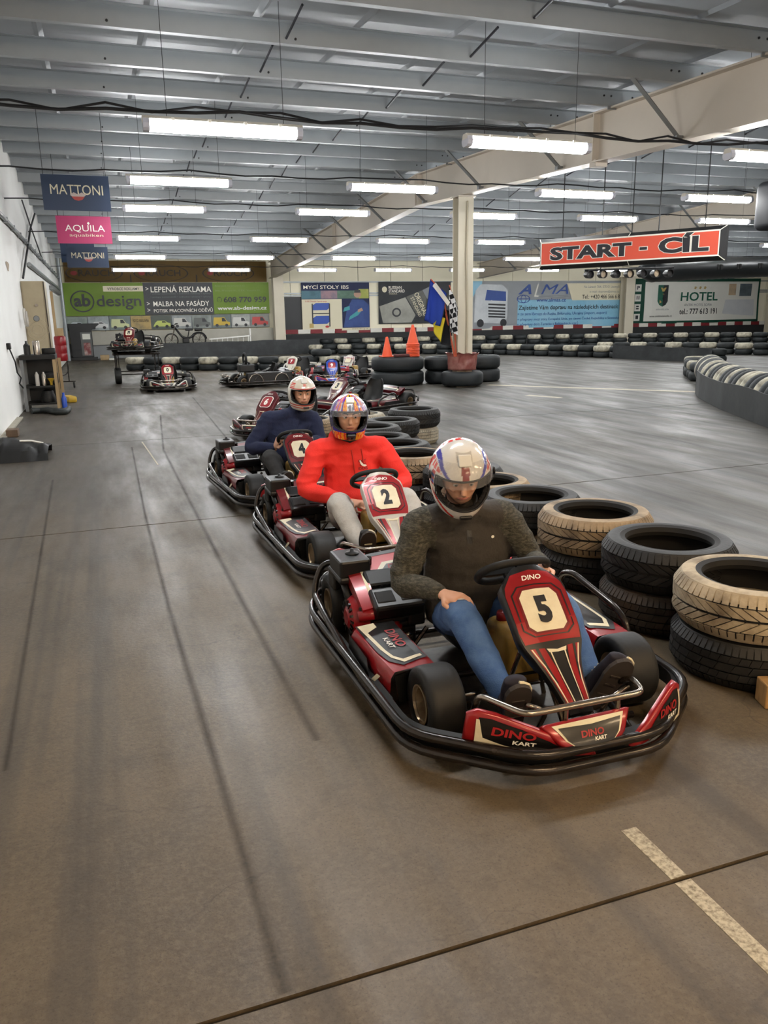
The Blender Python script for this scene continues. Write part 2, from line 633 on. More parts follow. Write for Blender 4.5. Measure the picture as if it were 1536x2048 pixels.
rod_mat = mat('black_rod', '#22242c', 0.5)
for i, y in enumerate(PY):
    for x0, x1 in ((XL, B1), (B1, B2), (B2, XR)):
        obj('purlin', pm[x1 - x0], m_galv, ce, loc=(x0, y, ztop(y)))
    if y > 2:
        for xb in (B1 - 0.16, B1 - 0.28, B1 + 0.2, B1 + 0.32):
            obj('bolt', bolt_me, m_cable, ce, loc=(xb, y - 0.006, ztop(y) + 0.12))
        for xr in (2.15, 4.3, 11.0):
            if i + 1 < len(PY) and y < 30:
                y2 = PY[i + 1]
                obj('sag_rod', tube([(xr, y - 0.008, ztop(y) + 0.05), (xr + 0.03, y - 0.62, ztop(y - 0.62) + 0.19)], 0.014, 6), rod_mat, ce)
        for xr in (0.25, 2.15):
            obj('bolt', bolt_me, m_cable, ce, loc=(xr + 0.1, y - 0.006, ztop(y) + 0.05))

def roof_beam(xb, label, y0, y1):
    e = empty('roof_beam', (xb, 0, 0))
    struct(e, label)
    D = 0.68
    yy = [y0, RIDGE, y1]
    def prof(zo0, zo1):
        return [(y, ztop(y) + zo0) for y in yy] + [(y, ztop(y) + zo1) for y in reversed(yy)]
    def pr(poly, w):
        bm = nb()
        n = len(poly) // 2
        for a in range(n - 1):
            q = [poly[a], poly[a + 1], poly[2 * n - 2 - a], poly[2 * n - 1 - a]]
            add_prism(bm, q, lambda u, v: Vector((-w / 2, u, v)), lambda u, v: Vector((w / 2, u, v)))
        return bm
    obj('web', pr(prof(-D, -0.02), 0.02), m_beam, e)
    obj('flange', pr(prof(-0.025, -0.002), 0.26), m_beam, e)
    obj('flange', pr(prof(-D - 0.02, -D), 0.26), m_beam, e)
    for y in (10.9, 17.95, 18.1, 25.2):
        obj('stiffener', box((0, y, ztop(y) - D / 2), (0.25, 0.025, D)), m_beam, e)
    obj('splice_bolts', box((0, 10.9, ztop(10.9) - D - 0.03), (0.22, 0.16, 0.10), bevel=0.01), m_beam, e)
    for k, y in enumerate(PY):
        if 3 < y < 33 and k % 2 == 0:
            for s in (-1, 1):
                obj('knee_brace', tube([(s * 0.82, y + 0.05, ztop(y) + 0.02), (s * 0.06, y + 0.03, ztop(y) - D + 0.03)], 0.032, 4), m_brace, e)
                obj('brace_plate', box((s * 0.08, y + 0.03, ztop(y) - D + 0.03), (0.1, 0.08, 0.06)), m_brace, e)
        if 3 < y < 33 and k % 2 == 1:
            obj('purlin_cleat', box((-0.10, y + 0.05, ztop(y) + 0.06), (0.14, 0.02, 0.2)), m_brace, e)
    return e
roof_beam(B1, 'beige steel roof beam carried by the tyre-wrapped column', -8.5, 35.6)
roof_beam(B2, 'beige steel roof beam behind the orange start sign', -8.5, 35.6)

def column(x, y, h, label, w=0.3):
    e = empty('column', (x, y, 0))
    struct(e, label)
    obj('web', box((0, 0, h / 2), (0.03, w - 0.06, h)), m_col, e)
    for s in (-1, 1):
        obj('flange', box((0, s * (w / 2 - 0.015), h / 2), (w + 0.04, 0.03, h)), m_col, e)
    obj('cap_plate', box((0, 0, h + 0.012), (w + 0.1, w + 0.1, 0.024)), m_beam, e)
    obj('base_plate', box((0, 0, 0.012), (w + 0.14, w + 0.14, 0.024)), m_beam, e)
    return e
cA = column(B1, 15.7, ztop(15.7) - 0.74, 'cream steel column standing in the middle of the track')
obj('cable_pipe', tube([(0.02, -0.19, 0.3), (0.03, -0.18, 1.6), (0.0, -0.19, 2.6), (0.02, -0.18, 3.8)], 0.02, 6), mat('cream_pipe', '#b3a992', 0.5), cA)
column(7.6, 35.5, 3.8, 'cream steel column between the green banner and the blue table banner', 0.42)
column(26.15, 35.5, 3.3, 'cream steel column between the truck banner and the hotel banner', 0.5)
column(36.1, 35.5, 3.9, 'cream steel column past the end of the hotel banner', 0.6)

# ---------------- fluorescent fittings
m_house = mat('light_housing', '#cfc9bd', 0.45)
m_tube = mat('lit_diffuser', '#f4f2ff', 0.4, emit=('#f3f4f4', TUBE_STRENGTH))
m_tube_warm = mat('lit_warm_diffuser', '#fff4e4', 0.4, emit=('#ffdcae', WARM_STRENGTH))
m_endcap = mat('clear_endcap', '#d8d8e2', 0.2)
hb = nb()
add_prism(hb, [(-0.058, 0.02), (0.058, 0.02), (0.062, 0.05), (0.045, 0.075), (-0.045, 0.075), (-0.062, 0.05)], lambda u, v: Vector((-0.785, u, v)), lambda u, v: Vector((0.785, u, v)))
me_house = to_mesh(hb, 'housing'); me_house.materials.append(m_house)
hb = nb()
add_prism(hb, [(-0.060, 0.045), (0.060, 0.045), (0.082, 0.005), (0.070, -0.035), (0.035, -0.055), (-0.035, -0.055), (-0.070, -0.035), (-0.082, 0.005)], lambda u, v: Vector((-0.72, u, v)), lambda u, v: Vector((0.72, u, v)))
me_diff = to_mesh(hb, 'diffuser'); me_diff.materials.append(m_tube)
hb = nb()
add_prism(hb, [(-0.063, 0.047), (0.063, 0.047), (0.084, 0.005), (0.072, -0.037), (0.037, -0.057), (-0.037, -0.057), (-0.072, -0.037), (-0.084, 0.005)], lambda u, v: Vector((-0.03, u, v)), lambda u, v: Vector((0.03, u, v)))
me_end = to_mesh(hb, 'end_cap'); me_end.materials.append(m_endcap)
me_clip = to_mesh(box((0, 0, 0.03), (0.03, 0.15, 0.03)), 'clip'); me_clip.materials.append(m_house)
ORD = ['first', 'second', 'third', 'fourth', 'fifth', 'sixth', 'seventh', 'eighth', 'ninth', 'tenth', 'eleventh']
ROWS = [(8.45, 3.34), (13.0, 3.56), (16.5, 3.61), (21.6, 3.55), (26.15, 3.43), (30.7, 3.32)]
XS = [1.38, 4.72, 8.15, 11.2, 14.4, 17.8, 21.2, 24.6, 28.0, 31.4, 34.8]
def light(x, y, z, label, warm=False, group='fluorescent lights of the hall'):
    e = empty('ceiling_light', (x, y, z), random.uniform(-0.012, 0.012))
    tag(e, label, 'light', group)
    obj('housing', me_house, m_house, e)
    obj('diffuser', me_diff, m_tube_warm if warm else m_tube, e)
    for s in (-1, 1):
        obj('end_cap', me_end, m_endcap, e, loc=(s * 0.752, 0, 0))
    for q in (-0.5, -0.15, 0.2, 0.55):
        obj('clip', me_clip, m_house, e, loc=(q, 0, 0.02))
    zt = ztop(y) + 0.22 - z
    for s in (-0.55, 0.6):
        obj('hanger_wire', tube([(s, 0, 0.06), (s, 0, zt)], 0.003, 4), m_cable, e)
    return e
random.seed(3)
for i, (y, z) in enumerate(ROWS):
    for j, x in enumerate(XS[:(4, 6, 6, 7, 9, 10)[i]]):
        light(x + random.uniform(-0.05, 0.05), y - 0.12 * j, z, 'lit fluorescent ceiling light, %s from the white wall in the %s row back' % (ORD[j], ORD[i]))
    if True:
        pts = []
        x = XL
        while x < (14, 19, 19, 23, 29, 32)[i]:
            ph = ((x - XS[0]) % 3.36) / 3.36
            pts.append((x, y - 0.12 * (x - 1.4) / 3.3, z + 0.16 - 0.05 * math.sin(PI * ph) + 0.015 * math.sin(5 * x)))
            x += 0.42
        tag(obj('power_cable', tube(pts, 0.016 if i == 0 else 0.012, 6), m_cable), 'black power cable strung along the %s row of lights' % ORD[i], 'cable', 'cables along the light rows')
        if i == 0:
            p2 = [(a, b + 0.03, c + 0.03 + 0.03 * math.sin(7 * a)) for a, b, c in pts]
            tag(obj('power_cable', tube(p2, 0.012, 6), m_cable), 'thinner black cable twisted round the cable of the first light row', 'cable', 'cables along the light rows')
for (y, z, wm, nm) in ((4.0, 3.15, False, 'over the front kart'), (-0.6, 3.0, True, 'behind the viewer'), (-5.2, 2.8, True, 'at the entrance end')):
    for j, x in enumerate(XS[:3]):
        light(x, y, z, 'fluorescent ceiling light %s, %s from the white wall' % (nm, ORD[j]), wm)
for j, x in enumerate(XS[3:5]):
    light(x, 4.0, 3.15, 'fluorescent ceiling light over the track, %s from the white wall' % ORD[j + 3])
# ================================================================== karts
# local frame: nose towards -y, ground z=0, x to the driver's left
KP = []            # (name, mesh, role, parent index or None)
def kpart(name, me, role, parent=None, smooth=False, angle=None):
    if isinstance(me, bmesh.types.BMesh):
        me = to_mesh(me, name, smooth, angle)
    KP.append((name, me, role, parent))
    return len(KP) - 1

# --- frame, pan, bumper
kpart('floor_pan', box((0, -0.33, 0.045), (0.56, 0.92, 0.008)), 'pan')
for s in (-1, 1):
    kpart('chassis_rail', tube(round_path([(s * 0.20, -0.86, 0.06), (s * 0.30, -0.55, 0.06), (s * 0.30, 0.1, 0.065), (s * 0.26, 0.84, 0.09)], 0.15), 0.015, 8), 'frame', smooth=True)
for y in (-0.70, -0.18, 0.30, 0.78):
    kpart('cross_tube', tube([(-0.30, y, 0.06), (0.30, y, 0.06)], 0.013, 8), 'frame', smooth=True)
side = [(0.44, 0.86), (0.58, 0.70), (0.615, 0.55), (0.57, -0.66), (0.24, -0.945)]
loop = [(x, y) for x, y in side] + [(-x, y) for x, y in reversed(side)]
def rail(z, grow, r, dz=0.0):
    pts = [(x * (1 + grow), y * (1 + grow), z + (dz if abs(y) < 0.3 else 0)) for x, y in loop]
    return tube(round_path(pts, 0.10, 4, True), r, 10, True)
kpart('bumper_rail', rail(0.132, 0.0, 0.0175), 'tube', smooth=True)
kpart('bumper_rail', rail(0.078, 0.004, 0.0175), 'tube', smooth=True)
def band(inset, z0, z1, pts2):
    bm = nb()
    P = round_path([(x * inset, y * inset, 0) for x, y in pts2], 0.10, 4)
    a = [bm.verts.new((p.x, p.y, z0)) for p in P]
    b = [bm.verts.new((p.x, p.y, z1)) for p in P]
    c = [bm.verts.new((p.x * 0.97, p.y * 0.97, z0)) for p in P]
    d = [bm.verts.new((p.x * 0.97, p.y * 0.97, z1 + 0.012)) for p in P]
    for i in range(len(P) - 1):
        bm.faces.new((a[i], a[i + 1], b[i + 1], b[i]))
        bm.faces.new((c[i + 1], c[i], d[i], d[i + 1]))
        bm.faces.new((b[i], b[i + 1], d[i + 1], d[i]))
        bm.faces.new((a[i + 1], a[i], c[i], c[i + 1]))
    bm.faces.new((a[0], b[0], d[0], c[0])); bm.faces.new((a[-1], c[-1], d[-1], b[-1]))
    return bm
kpart('bumper_band', band(0.978, 0.085, 0.13, [(0.575, -0.45), (0.57, -0.66), (0.24, -0.945), (-0.24, -0.945), (-0.57, -0.66), (-0.575, -0.45)]), 'black', smooth=True, angle=40)
kpart('bumper_band', band(0.97, 0.085, 0.13, [(-0.60, 0.25), (-0.575, -0.45)]), 'black')
kpart('bumper_band', band(0.97, 0.085, 0.13, [(0.60, 0.25), (0.575, -0.45)]), 'black')
bolt_k = to_mesh(lathe([(0.0, 0.004), (0.006, 0.003), (0.009, 0.0), (0.009, -0.008), (0, -0.008)], 10, 'y'), 'bolt', True)
bolt_k2 = bolt_k.copy()
for (bx_, bz_) in ((-0.14, 0.105), (-0.05, 0.105), (0.11, 0.105), (0.16, 0.105), (0.20, 0.105)):
    b2 = bmesh.new(); b2.from_mesh(bolt_k)
    for v in b2.verts:
        v.co = Vector((v.co.x + bx_, -v.co.y - 0.930, v.co.z + bz_))
    kpart('bolt', b2, 'chrome', smooth=True)
# extra side and hoop tubes
kpart('side_tube', tube(round_path([(-0.50, 0.80, 0.15), (-0.585, 0.62, 0.20), (-0.60, 0.35, 0.185), (-0.585, -0.02, 0.115), (-0.585, -0.3, 0.11)], 0.12), 0.016, 8), 'tube', smooth=True)
kpart('wheel_hoop', tube(round_path([(-0.58, 0.62, 0.15), (-0.575, 0.66, 0.22), (-0.53, 0.68, 0.33), (-0.42, 0.62, 0.345), (-0.34, 0.55, 0.30)], 0.09), 0.015, 8), 'tube', smooth=True)
kpart('wheel_hoop', tube(round_path([(0.58, 0.62, 0.15), (0.575, 0.66, 0.22), (0.53, 0.68, 0.33), (0.42, 0.62, 0.345), (0.34, 0.55, 0.30)], 0.09), 0.015, 8), 'tube', smooth=True)
kpart('side_hoop', tube(round_path([(0.55, 0.26, 0.14), (0.53, 0.2, 0.30), (0.54, 0.12, 0.325), (0.57, -0.20, 0.255), (0.575, -0.27, 0.20), (0.575, -0.27, 0.12)], 0.06), 0.015, 8), 'tube', smooth=True)
kpart('rear_bumper', tube(round_path([(-0.52, 0.80, 0.145), (-0.46, 0.90, 0.20), (0.46, 0.90, 0.20), (0.52, 0.80, 0.145)], 0.08), 0.018, 8), 'tube', smooth=True)

# --- wheels
def tyre_profile(R, w, r_in):
    h = w / 2
    return [(r_in, -h * 0.80), (r_in + 0.012, -h * 0.93), (R * 0.80, -h), (R * 0.93, -h * 0.93), (R * 0.985, -h * 0.78), (R, -h * 0.5), (R, h * 0.5),
            (R * 0.985, h * 0.78), (R * 0.93, h * 0.93), (R * 0.80, h), (r_in + 0.012, h * 0.93), (r_in, h * 0.80)]
def rim_bm(r, w, sgn, c):
    h = w / 2
    prof = [(0.0, -0.05 * h), (0.016, -0.05 * h), (0.020, -0.25 * h), (0.030, -0.45 * h), (r * 0.72, -0.40 * h), (r * 0.80, 0.45 * h), (r * 0.86, 0.80 * h), (r * 0.93, 0.84 * h), (r * 0.96, 0.96 * h), (r * 1.05, 0.95 * h), (r * 1.05, 0.80 * h), (r * 0.97, 0.6 * h), (r * 0.95, -0.6 * h), (r * 1.03, -0.9 * h), (0.02, -0.55 * h), (0.0, -0.55 * h)]
    return lathe([(a, b * sgn) for a, b in prof], 28, 'x', c)
for (x, y, z, R, w) in ((-0.40, -0.50, 0.139, 0.139, 0.14), (0.40, -0.50, 0.139, 0.139, 0.14), (-0.43, 0.60, 0.147, 0.147, 0.20), (0.43, 0.60, 0.147, 0.147, 0.20)):
    s = -1 if x < 0 else 1
    i = kpart('tyre', lathe(tyre_profile(R, w, 0.072), 40, 'x', (x, y, z)), 'rubber', smooth=True, angle=50)
    kpart('rim', rim_bm(0.070, w, s, (x, y, z)), 'rim', i, smooth=True, angle=35)
    kpart('hub', lathe([(0, 0), (0.017, 0), (0.019, 0.02), (0.012, 0.03), (0, 0.03)] if s > 0 else [(0, 0), (0.017, 0), (0.019, -0.02), (0.012, -0.03), (0, -0.03)], 12, 'x', (x - s * 0.02, y, z)), 'frame', i, smooth=True)
kpart('rear_axle', tube([(-0.36, 0.60, 0.135), (0.36, 0.60, 0.135)], 0.02, 10), 'chrome', smooth=True)
for s in (-1, 1):
    kpart('stub_axle', tube([(s * 0.27, -0.50, 0.10), (s * 0.35, -0.50, 0.127)], 0.018, 8), 'frame', smooth=True)
    kpart('tie_rod', tube([(s * 0.02, -0.42, 0.10), (s * 0.31, -0.46, 0.12)], 0.007, 6), 'chrome', smooth=True)
    kpart('brake_hub', lathe([(0, -0.02), (0.05, -0.02), (0.05, 0.02), (0, 0.02)], 16, 'x', (s * 0.33, -0.5, 0.127)), 'frame')

# --- number panel (steering fairing)
PB, PT = Vector((-0.012, -0.845, 0.195)), Vector((-0.012, -0.425, 0.585))
PV = (PT - PB).normalized(); PL = (PT - PB).length
PN = Vector((1, 0, 0)).cross(PV).normalized()
WID = [(a, 1.1 * b) for a, b in [(0.0, 0.043), (0.06, 0.047), (0.20, 0.060), (0.30, 0.074), (0.38, 0.090), (0.45, 0.108), (0.52, 0.116), (0.84, 0.120), (0.88, 0.116), (0.94, 0.086), (1.0, 0.050)]]
def pwid(t):
    for (a, wa), (b, wb) in zip(WID, WID[1:]):
        if t <= b:
            return wa + (wb - wa) * (t - a) / (b - a)
    return WID[-1][1]
def psurf(x, t, off=0.0):
    w = pwid(max(0, min(1, t)))
    crown = 0.012 * (1 - (x / max(w, 1e-3)) ** 2)
    waist = 0.02 * math.sin(max(0, min(1, (t - 0.1) / 0.5)) * PI) * -0.6
    return PB + Vector((1, 0, 0)) * x + PV * (t * PL) + PN * (crown + waist + off)
bm = nb()
rows = []
for t in [k / 24 for k in range(25)]:
    w = pwid(t)
    r = []
    d0 = 0.045 if t > 0.3 else 0.03
    for q in (-1.0, -0.97):
        r.append(psurf(q * w, t) - PN * (d0 if q == -1.0 else d0))
    r = [psurf(-w, t) - PN * d0 + Vector((0.004, 0, 0)), psurf(-w * 1.0, t) - PN * 0.008]
    for q in (-0.95, -0.7, -0.35, 0, 0.35, 0.7, 0.95):
        r.append(psurf(q * w, t))
    r += [psurf(w, t) - PN * 0.008, psurf(w, t) - PN * d0 - Vector((0.004, 0, 0))]
    rows.append([bm.verts.new(p) for p in r])
for a, b in zip(rows, rows[1:]):
    for i in range(len(a) - 1):
        bm.faces.new((a[i], a[i + 1], b[i + 1], b[i]))
bm.faces.new([rows[-1][i] for i in range(len(rows[-1]))])
bm.faces.new([rows[0][i] for i in range(len(rows[0]))][::-1])
i_panel = kpart('number_panel', bm, 'panel_base', smooth=True, angle=45)
S1 = lambda u, v: psurf(u, v, 0.0015)
S2 = lambda u, v: psurf(u, v, 0.0025)
S3 = lambda u, v: psurf(u, v, 0.0035)
def sym(half):
    half = [(x * 1.1, t) for x, t in half]
    return [(x, t) for x, t in half] + [(-x, t) for x, t in reversed(half)]
# red field of the head
kpart('livery_panel', patch(sym([(0.100, 0.47), (0.109, 0.55), (0.111, 0.80), (0.104, 0.86), (0.070, 0.945), (0.0, 0.965)]), S1, 2), 'red', i_panel)
oct_o = sym([(0.062, 0.505), (0.094, 0.555), (0.094, 0.80), (0.066, 0.855), (0.0, 0.862)])
oct_i = sym([(0.058, 0.512), (0.089, 0.560), (0.089, 0.795), (0.063, 0.847), (0.0, 0.854)])
oct_j = sym([(0.053, 0.525), (0.078, 0.567), (0.078, 0.785), (0.056, 0.835), (0.0, 0.840)])
oct_k = sym([(0.048, 0.537), (0.069, 0.575), (0.069, 0.775), (0.050, 0.822), (0.0, 0.826)])
kpart('livery_line', ring_patch(oct_o, oct_i, S2, 1), 'black_s', i_panel)
kpart('livery_line', ring_patch(oct_j, oct_k, S2, 1), 'darkred', i_panel)
i_plate = kpart('number_plate', patch(oct_k, S2, 2), 'plate', i_panel)
kpart('lettering', letter_mesh('DINO', (-0.040, 0.892, 0.040, 0.927), S2, 0.02, 0.18), 'white_t', i_panel)
# lower leg of the panel
for s in (-1, 1):
    q = [(0.020 * s, 0.03), (0.040 * s, 0.03), (0.055 * s, 0.20), (0.068 * s, 0.30), (0.098 * s, 0.44), (0.045 * s, 0.43), (0.028 * s, 0.30)]
    kpart('livery_panel', patch(q if s > 0 else q[::-1], S1, 2), 'red', i_panel)
    q = [(0.0135 * s, 0.06), (0.017 * s, 0.06), (0.030 * s, 0.40), (0.025 * s, 0.40)]
    kpart('livery_line', patch(q if s > 0 else q[::-1], S2, 2), 'cream', i_panel)
    q = [(0.036 * s, 0.04), (0.0385 * s, 0.04), (0.053 * s, 0.21), (0.066 * s, 0.31), (0.095 * s, 0.435), (0.090 * s, 0.435), (0.061 * s, 0.31), (0.048 * s, 0.21)]
    kpart('livery_line', patch(q if s > 0 else q[::-1], S2, 2), 'cream', i_panel)
    q = [(0.043 * s, 0.20), (0.047 * s, 0.20), (0.080 * s, 0.435), (0.068 * s, 0.435)]
    kpart('livery_line', patch(q if s > 0 else q[::-1], S2, 2), 'black_s', i_panel)
kpart('livery_line', patch(sym([(0.0, 0.395), (0.030, 0.40), (0.036, 0.425), (0.0, 0.412)]), S2, 1), 'cream', i_panel)
kpart('bolt', lathe([(0.0, 0.006), (0.008, 0.005), (0.009, 0.0), (0.015, 0.0), (0.015, -0.006), (0, -0.006)], 14, 'y'), 'chrome', i_panel, smooth=True)
b3 = bmesh.new(); b3.from_mesh(KP[-1][1])
rotm = Vector((0, 1, 0)).rotation_difference(PN).to_matrix()
for v in b3.verts:
    v.co = rotm @ v.co + psurf(0, 0.045, 0.004)
KP[-1] = ('bolt', to_mesh(b3, 'bolt', True), 'chrome', i_panel)
for s in (-1, 1):
    b3 = bmesh.new(); b3.from_mesh(KP[-1][1] if False else to_mesh(lathe([(0.0, 0.005), (0.011, 0.004), (0.013, -0.005), (0, -0.005)], 12, 'x'), 'bolt'))
    for v in b3.verts:
        v.co = v.co + psurf(s * 0.119, 0.83, -0.025)
    kpart('bolt', b3, 'chrome', i_panel, smooth=True)

# --- front fairing: three pieces on the bumper
def bil(c):
    c = [Vector(p) for p in c]
    def S(u, v, off=0.0):
        p = (c[0] * (1 - u) + c[1] * u) * (1 - v) + (c[3] * (1 - u) + c[2] * u) * v
        n = ((c[1] - c[0]) * (1 - v) + (c[2] - c[3]) * v).cross((c[3] - c[0]) * (1 - u) + (c[2] - c[1]) * u).normalized()
        return p + n * (off + 0.018 * 4 * u * (1 - u) * 0.6 + 0.014 * 4 * v * (1 - v) * 0.7)
    return S
def fairing(name, S, outline, decals, thick=0.018):
    bm = nb()
    n = len(outline)
    cu = sum(p[0] for p in outline) / n; cv = sum(p[1] for p in outline) / n
    rings = []
    for k in (1.0, 0.985, 0.93, 0.6, 0.3):
        rings.append([bm.verts.new(S(cu + (u - cu) * k, cv + (v - cv) * k, {1.0: -0.010, 0.985: -0.003, 0.93: 0.0}.get(k, 0.0))) for u, v in outline])
    ctr = bm.verts.new(S(cu, cv, 0))
    back = [bm.verts.new(S(u, v, -thick)) for u, v in outline]
    for a, b in zip(rings, rings[1:]):
        for i in range(n):
            j = (i + 1) % n
            bm.faces.new((a[i], a[j], b[j], b[i]))
    for i in range(n):
        j = (i + 1) % n
        bm.faces.new((rings[-1][i], rings[-1][j], ctr))
        bm.faces.new((back[i], back[j], rings[0][j], rings[0][i]))
    bm.faces.new(back[::-1])
    i0 = kpart(name, bm, 'fair_base', smooth=True, angle=50)
    for d in decals:
        if d[0] == 'p':
            kpart('livery_panel', patch(d[1], lambda u, v, o=d[3]: S(u, v, o), 3), d[2], i0)
        else:
            kpart('lettering', letter_mesh(d[1], d[2], lambda u, v: S(u, v, 0.005), d[4], 0.12), d[3], i0)
    return i0
# left oblique piece (viewer's left): corners bottom-outer, bottom-inner, top-inner, top-outer
SL_ = bil([(-0.43, -0.770, 0.105), (-0.02, -0.962, 0.098), (-0.04, -0.945, 0.178), (-0.42, -0.790, 0.265)])
outl = [(0.01, 0.08), (0.30, 0.0), (0.62, 0.0), (0.80, 0.0), (0.99, 0.12), (0.985, 0.38), (0.80, 0.62), (0.55, 0.86), (0.25, 1.0), (0.10, 1.0), (0.02, 0.86)]
fairing('front_fairing', SL_, outl, [
    ('p', [(0.10, 0.18), (0.30, 0.09), (0.60, 0.08), (0.82, 0.22), (0.66, 0.55), (0.46, 0.78), (0.22, 0.90), (0.12, 0.88)], 'black_s', 0.002),
    ('p', [(0.10, 0.16), (0.30, 0.08), (0.60, 0.07), (0.80, 0.20), (0.56, 0.15), (0.32, 0.28), (0.16, 0.42), (0.125, 0.84), (0.10, 0.84)], 'cream', 0.0035),
    ('t', 'DINO', (0.22, 0.52, 0.56, 0.74), 'red_t', 0.03),
    ('t', 'KART', (0.38, 0.34, 0.56, 0.46), 'white_t', 0.03)])
SR_ = bil([(0.105, -0.962, 0.095), (0.400, -0.835, 0.100), (0.370, -0.850, 0.265), (0.135, -0.930, 0.20)])
outr = [(1 - u, v) for u, v in reversed(outl)]
fairing('front_fairing', SR_, outr, [
    ('p', [(0.9, 0.18), (0.88, 0.88), (0.78, 0.90), (0.54, 0.78), (0.34, 0.55), (0.18, 0.22), (0.40, 0.08), (0.70, 0.09)], 'black_s', 0.002),
    ('p', [(0.20, 0.20), (0.40, 0.07), (0.70, 0.08), (0.90, 0.16), (0.90, 0.84), (0.875, 0.84), (0.86, 0.24), (0.68, 0.16), (0.44, 0.15)], 'cream', 0.0035),
    ('t', 'DINO', (0.44, 0.50, 0.80, 0.72), 'red_t', 0.03),
    ('t', 'KART', (0.60, 0.33, 0.80, 0.45), 'white_t', 0.03)])
SC_ = bil([(-0.185, -0.950, 0.118), (0.130, -0.950, 0.118), (0.145, -0.885, 0.215), (-0.195, -0.885, 0.205)])
fairing('front_fairing', SC_, [(0.26, 0.0), (0.74, 0.0), (0.88, 0.35), (1.0, 0.96), (0.96, 1.0), (0.04, 1.0), (0.0, 0.96), (0.12, 0.35)], [
    ('p', [(0.32, 0.08), (0.68, 0.08), (0.81, 0.40), (0.90, 0.90), (0.10, 0.90), (0.19, 0.40)], 'cream', 0.002),
    ('p', [(0.32, 0.085), (0.68, 0.085), (0.79, 0.40), (0.85, 0.80), (0.5, 0.74), (0.15, 0.80), (0.21, 0.40)], 'black_s', 0.0035),
    ('t', 'DINO', (0.36, 0.40, 0.62, 0.60), 'red_t', 0.03),
    ('t', 'KART', (0.50, 0.26, 0.64, 0.37), 'white_t', 0.03)])

# --- front hoop, pedals, feet rests
kpart('front_hoop', tube(round_path([(-0.34, -0.70, 0.20), (-0.345, -0.735, 0.270), (-0.25, -0.890, 0.258), (0.190, -0.895, 0.262), (0.21, -0.80, 0.268), (0.22, -0.70, 0.20)], 0.035, 4), 0.0115, 8), 'chrome', smooth=True)
kpart('front_hoop_brace', tube([(-0.1, -0.885, 0.262), (-0.1, -0.88, 0.15)], 0.009, 6), 'chrome')
kpart('front_hoop_brace', tube([(0.1, -0.885, 0.262), (0.1, -0.88, 0.15)], 0.009, 6), 'chrome')
for s in (-1, 1):
    kpart('pedal', tube(round_path([(s * 0.12, -0.72, 0.07), (s * 0.12, -0.80, 0.20), (s * 0.20, -0.80, 0.24)], 0.03), 0.009, 6), 'chrome', smooth=True)
kpart('master_cylinder', lathe([(0, -0.06), (0.022, -0.06), (0.022, 0.04), (0.014, 0.06), (0, 0.06)], 12, 'y', (0.08, -0.74, 0.12)), 'chrome', smooth=True)

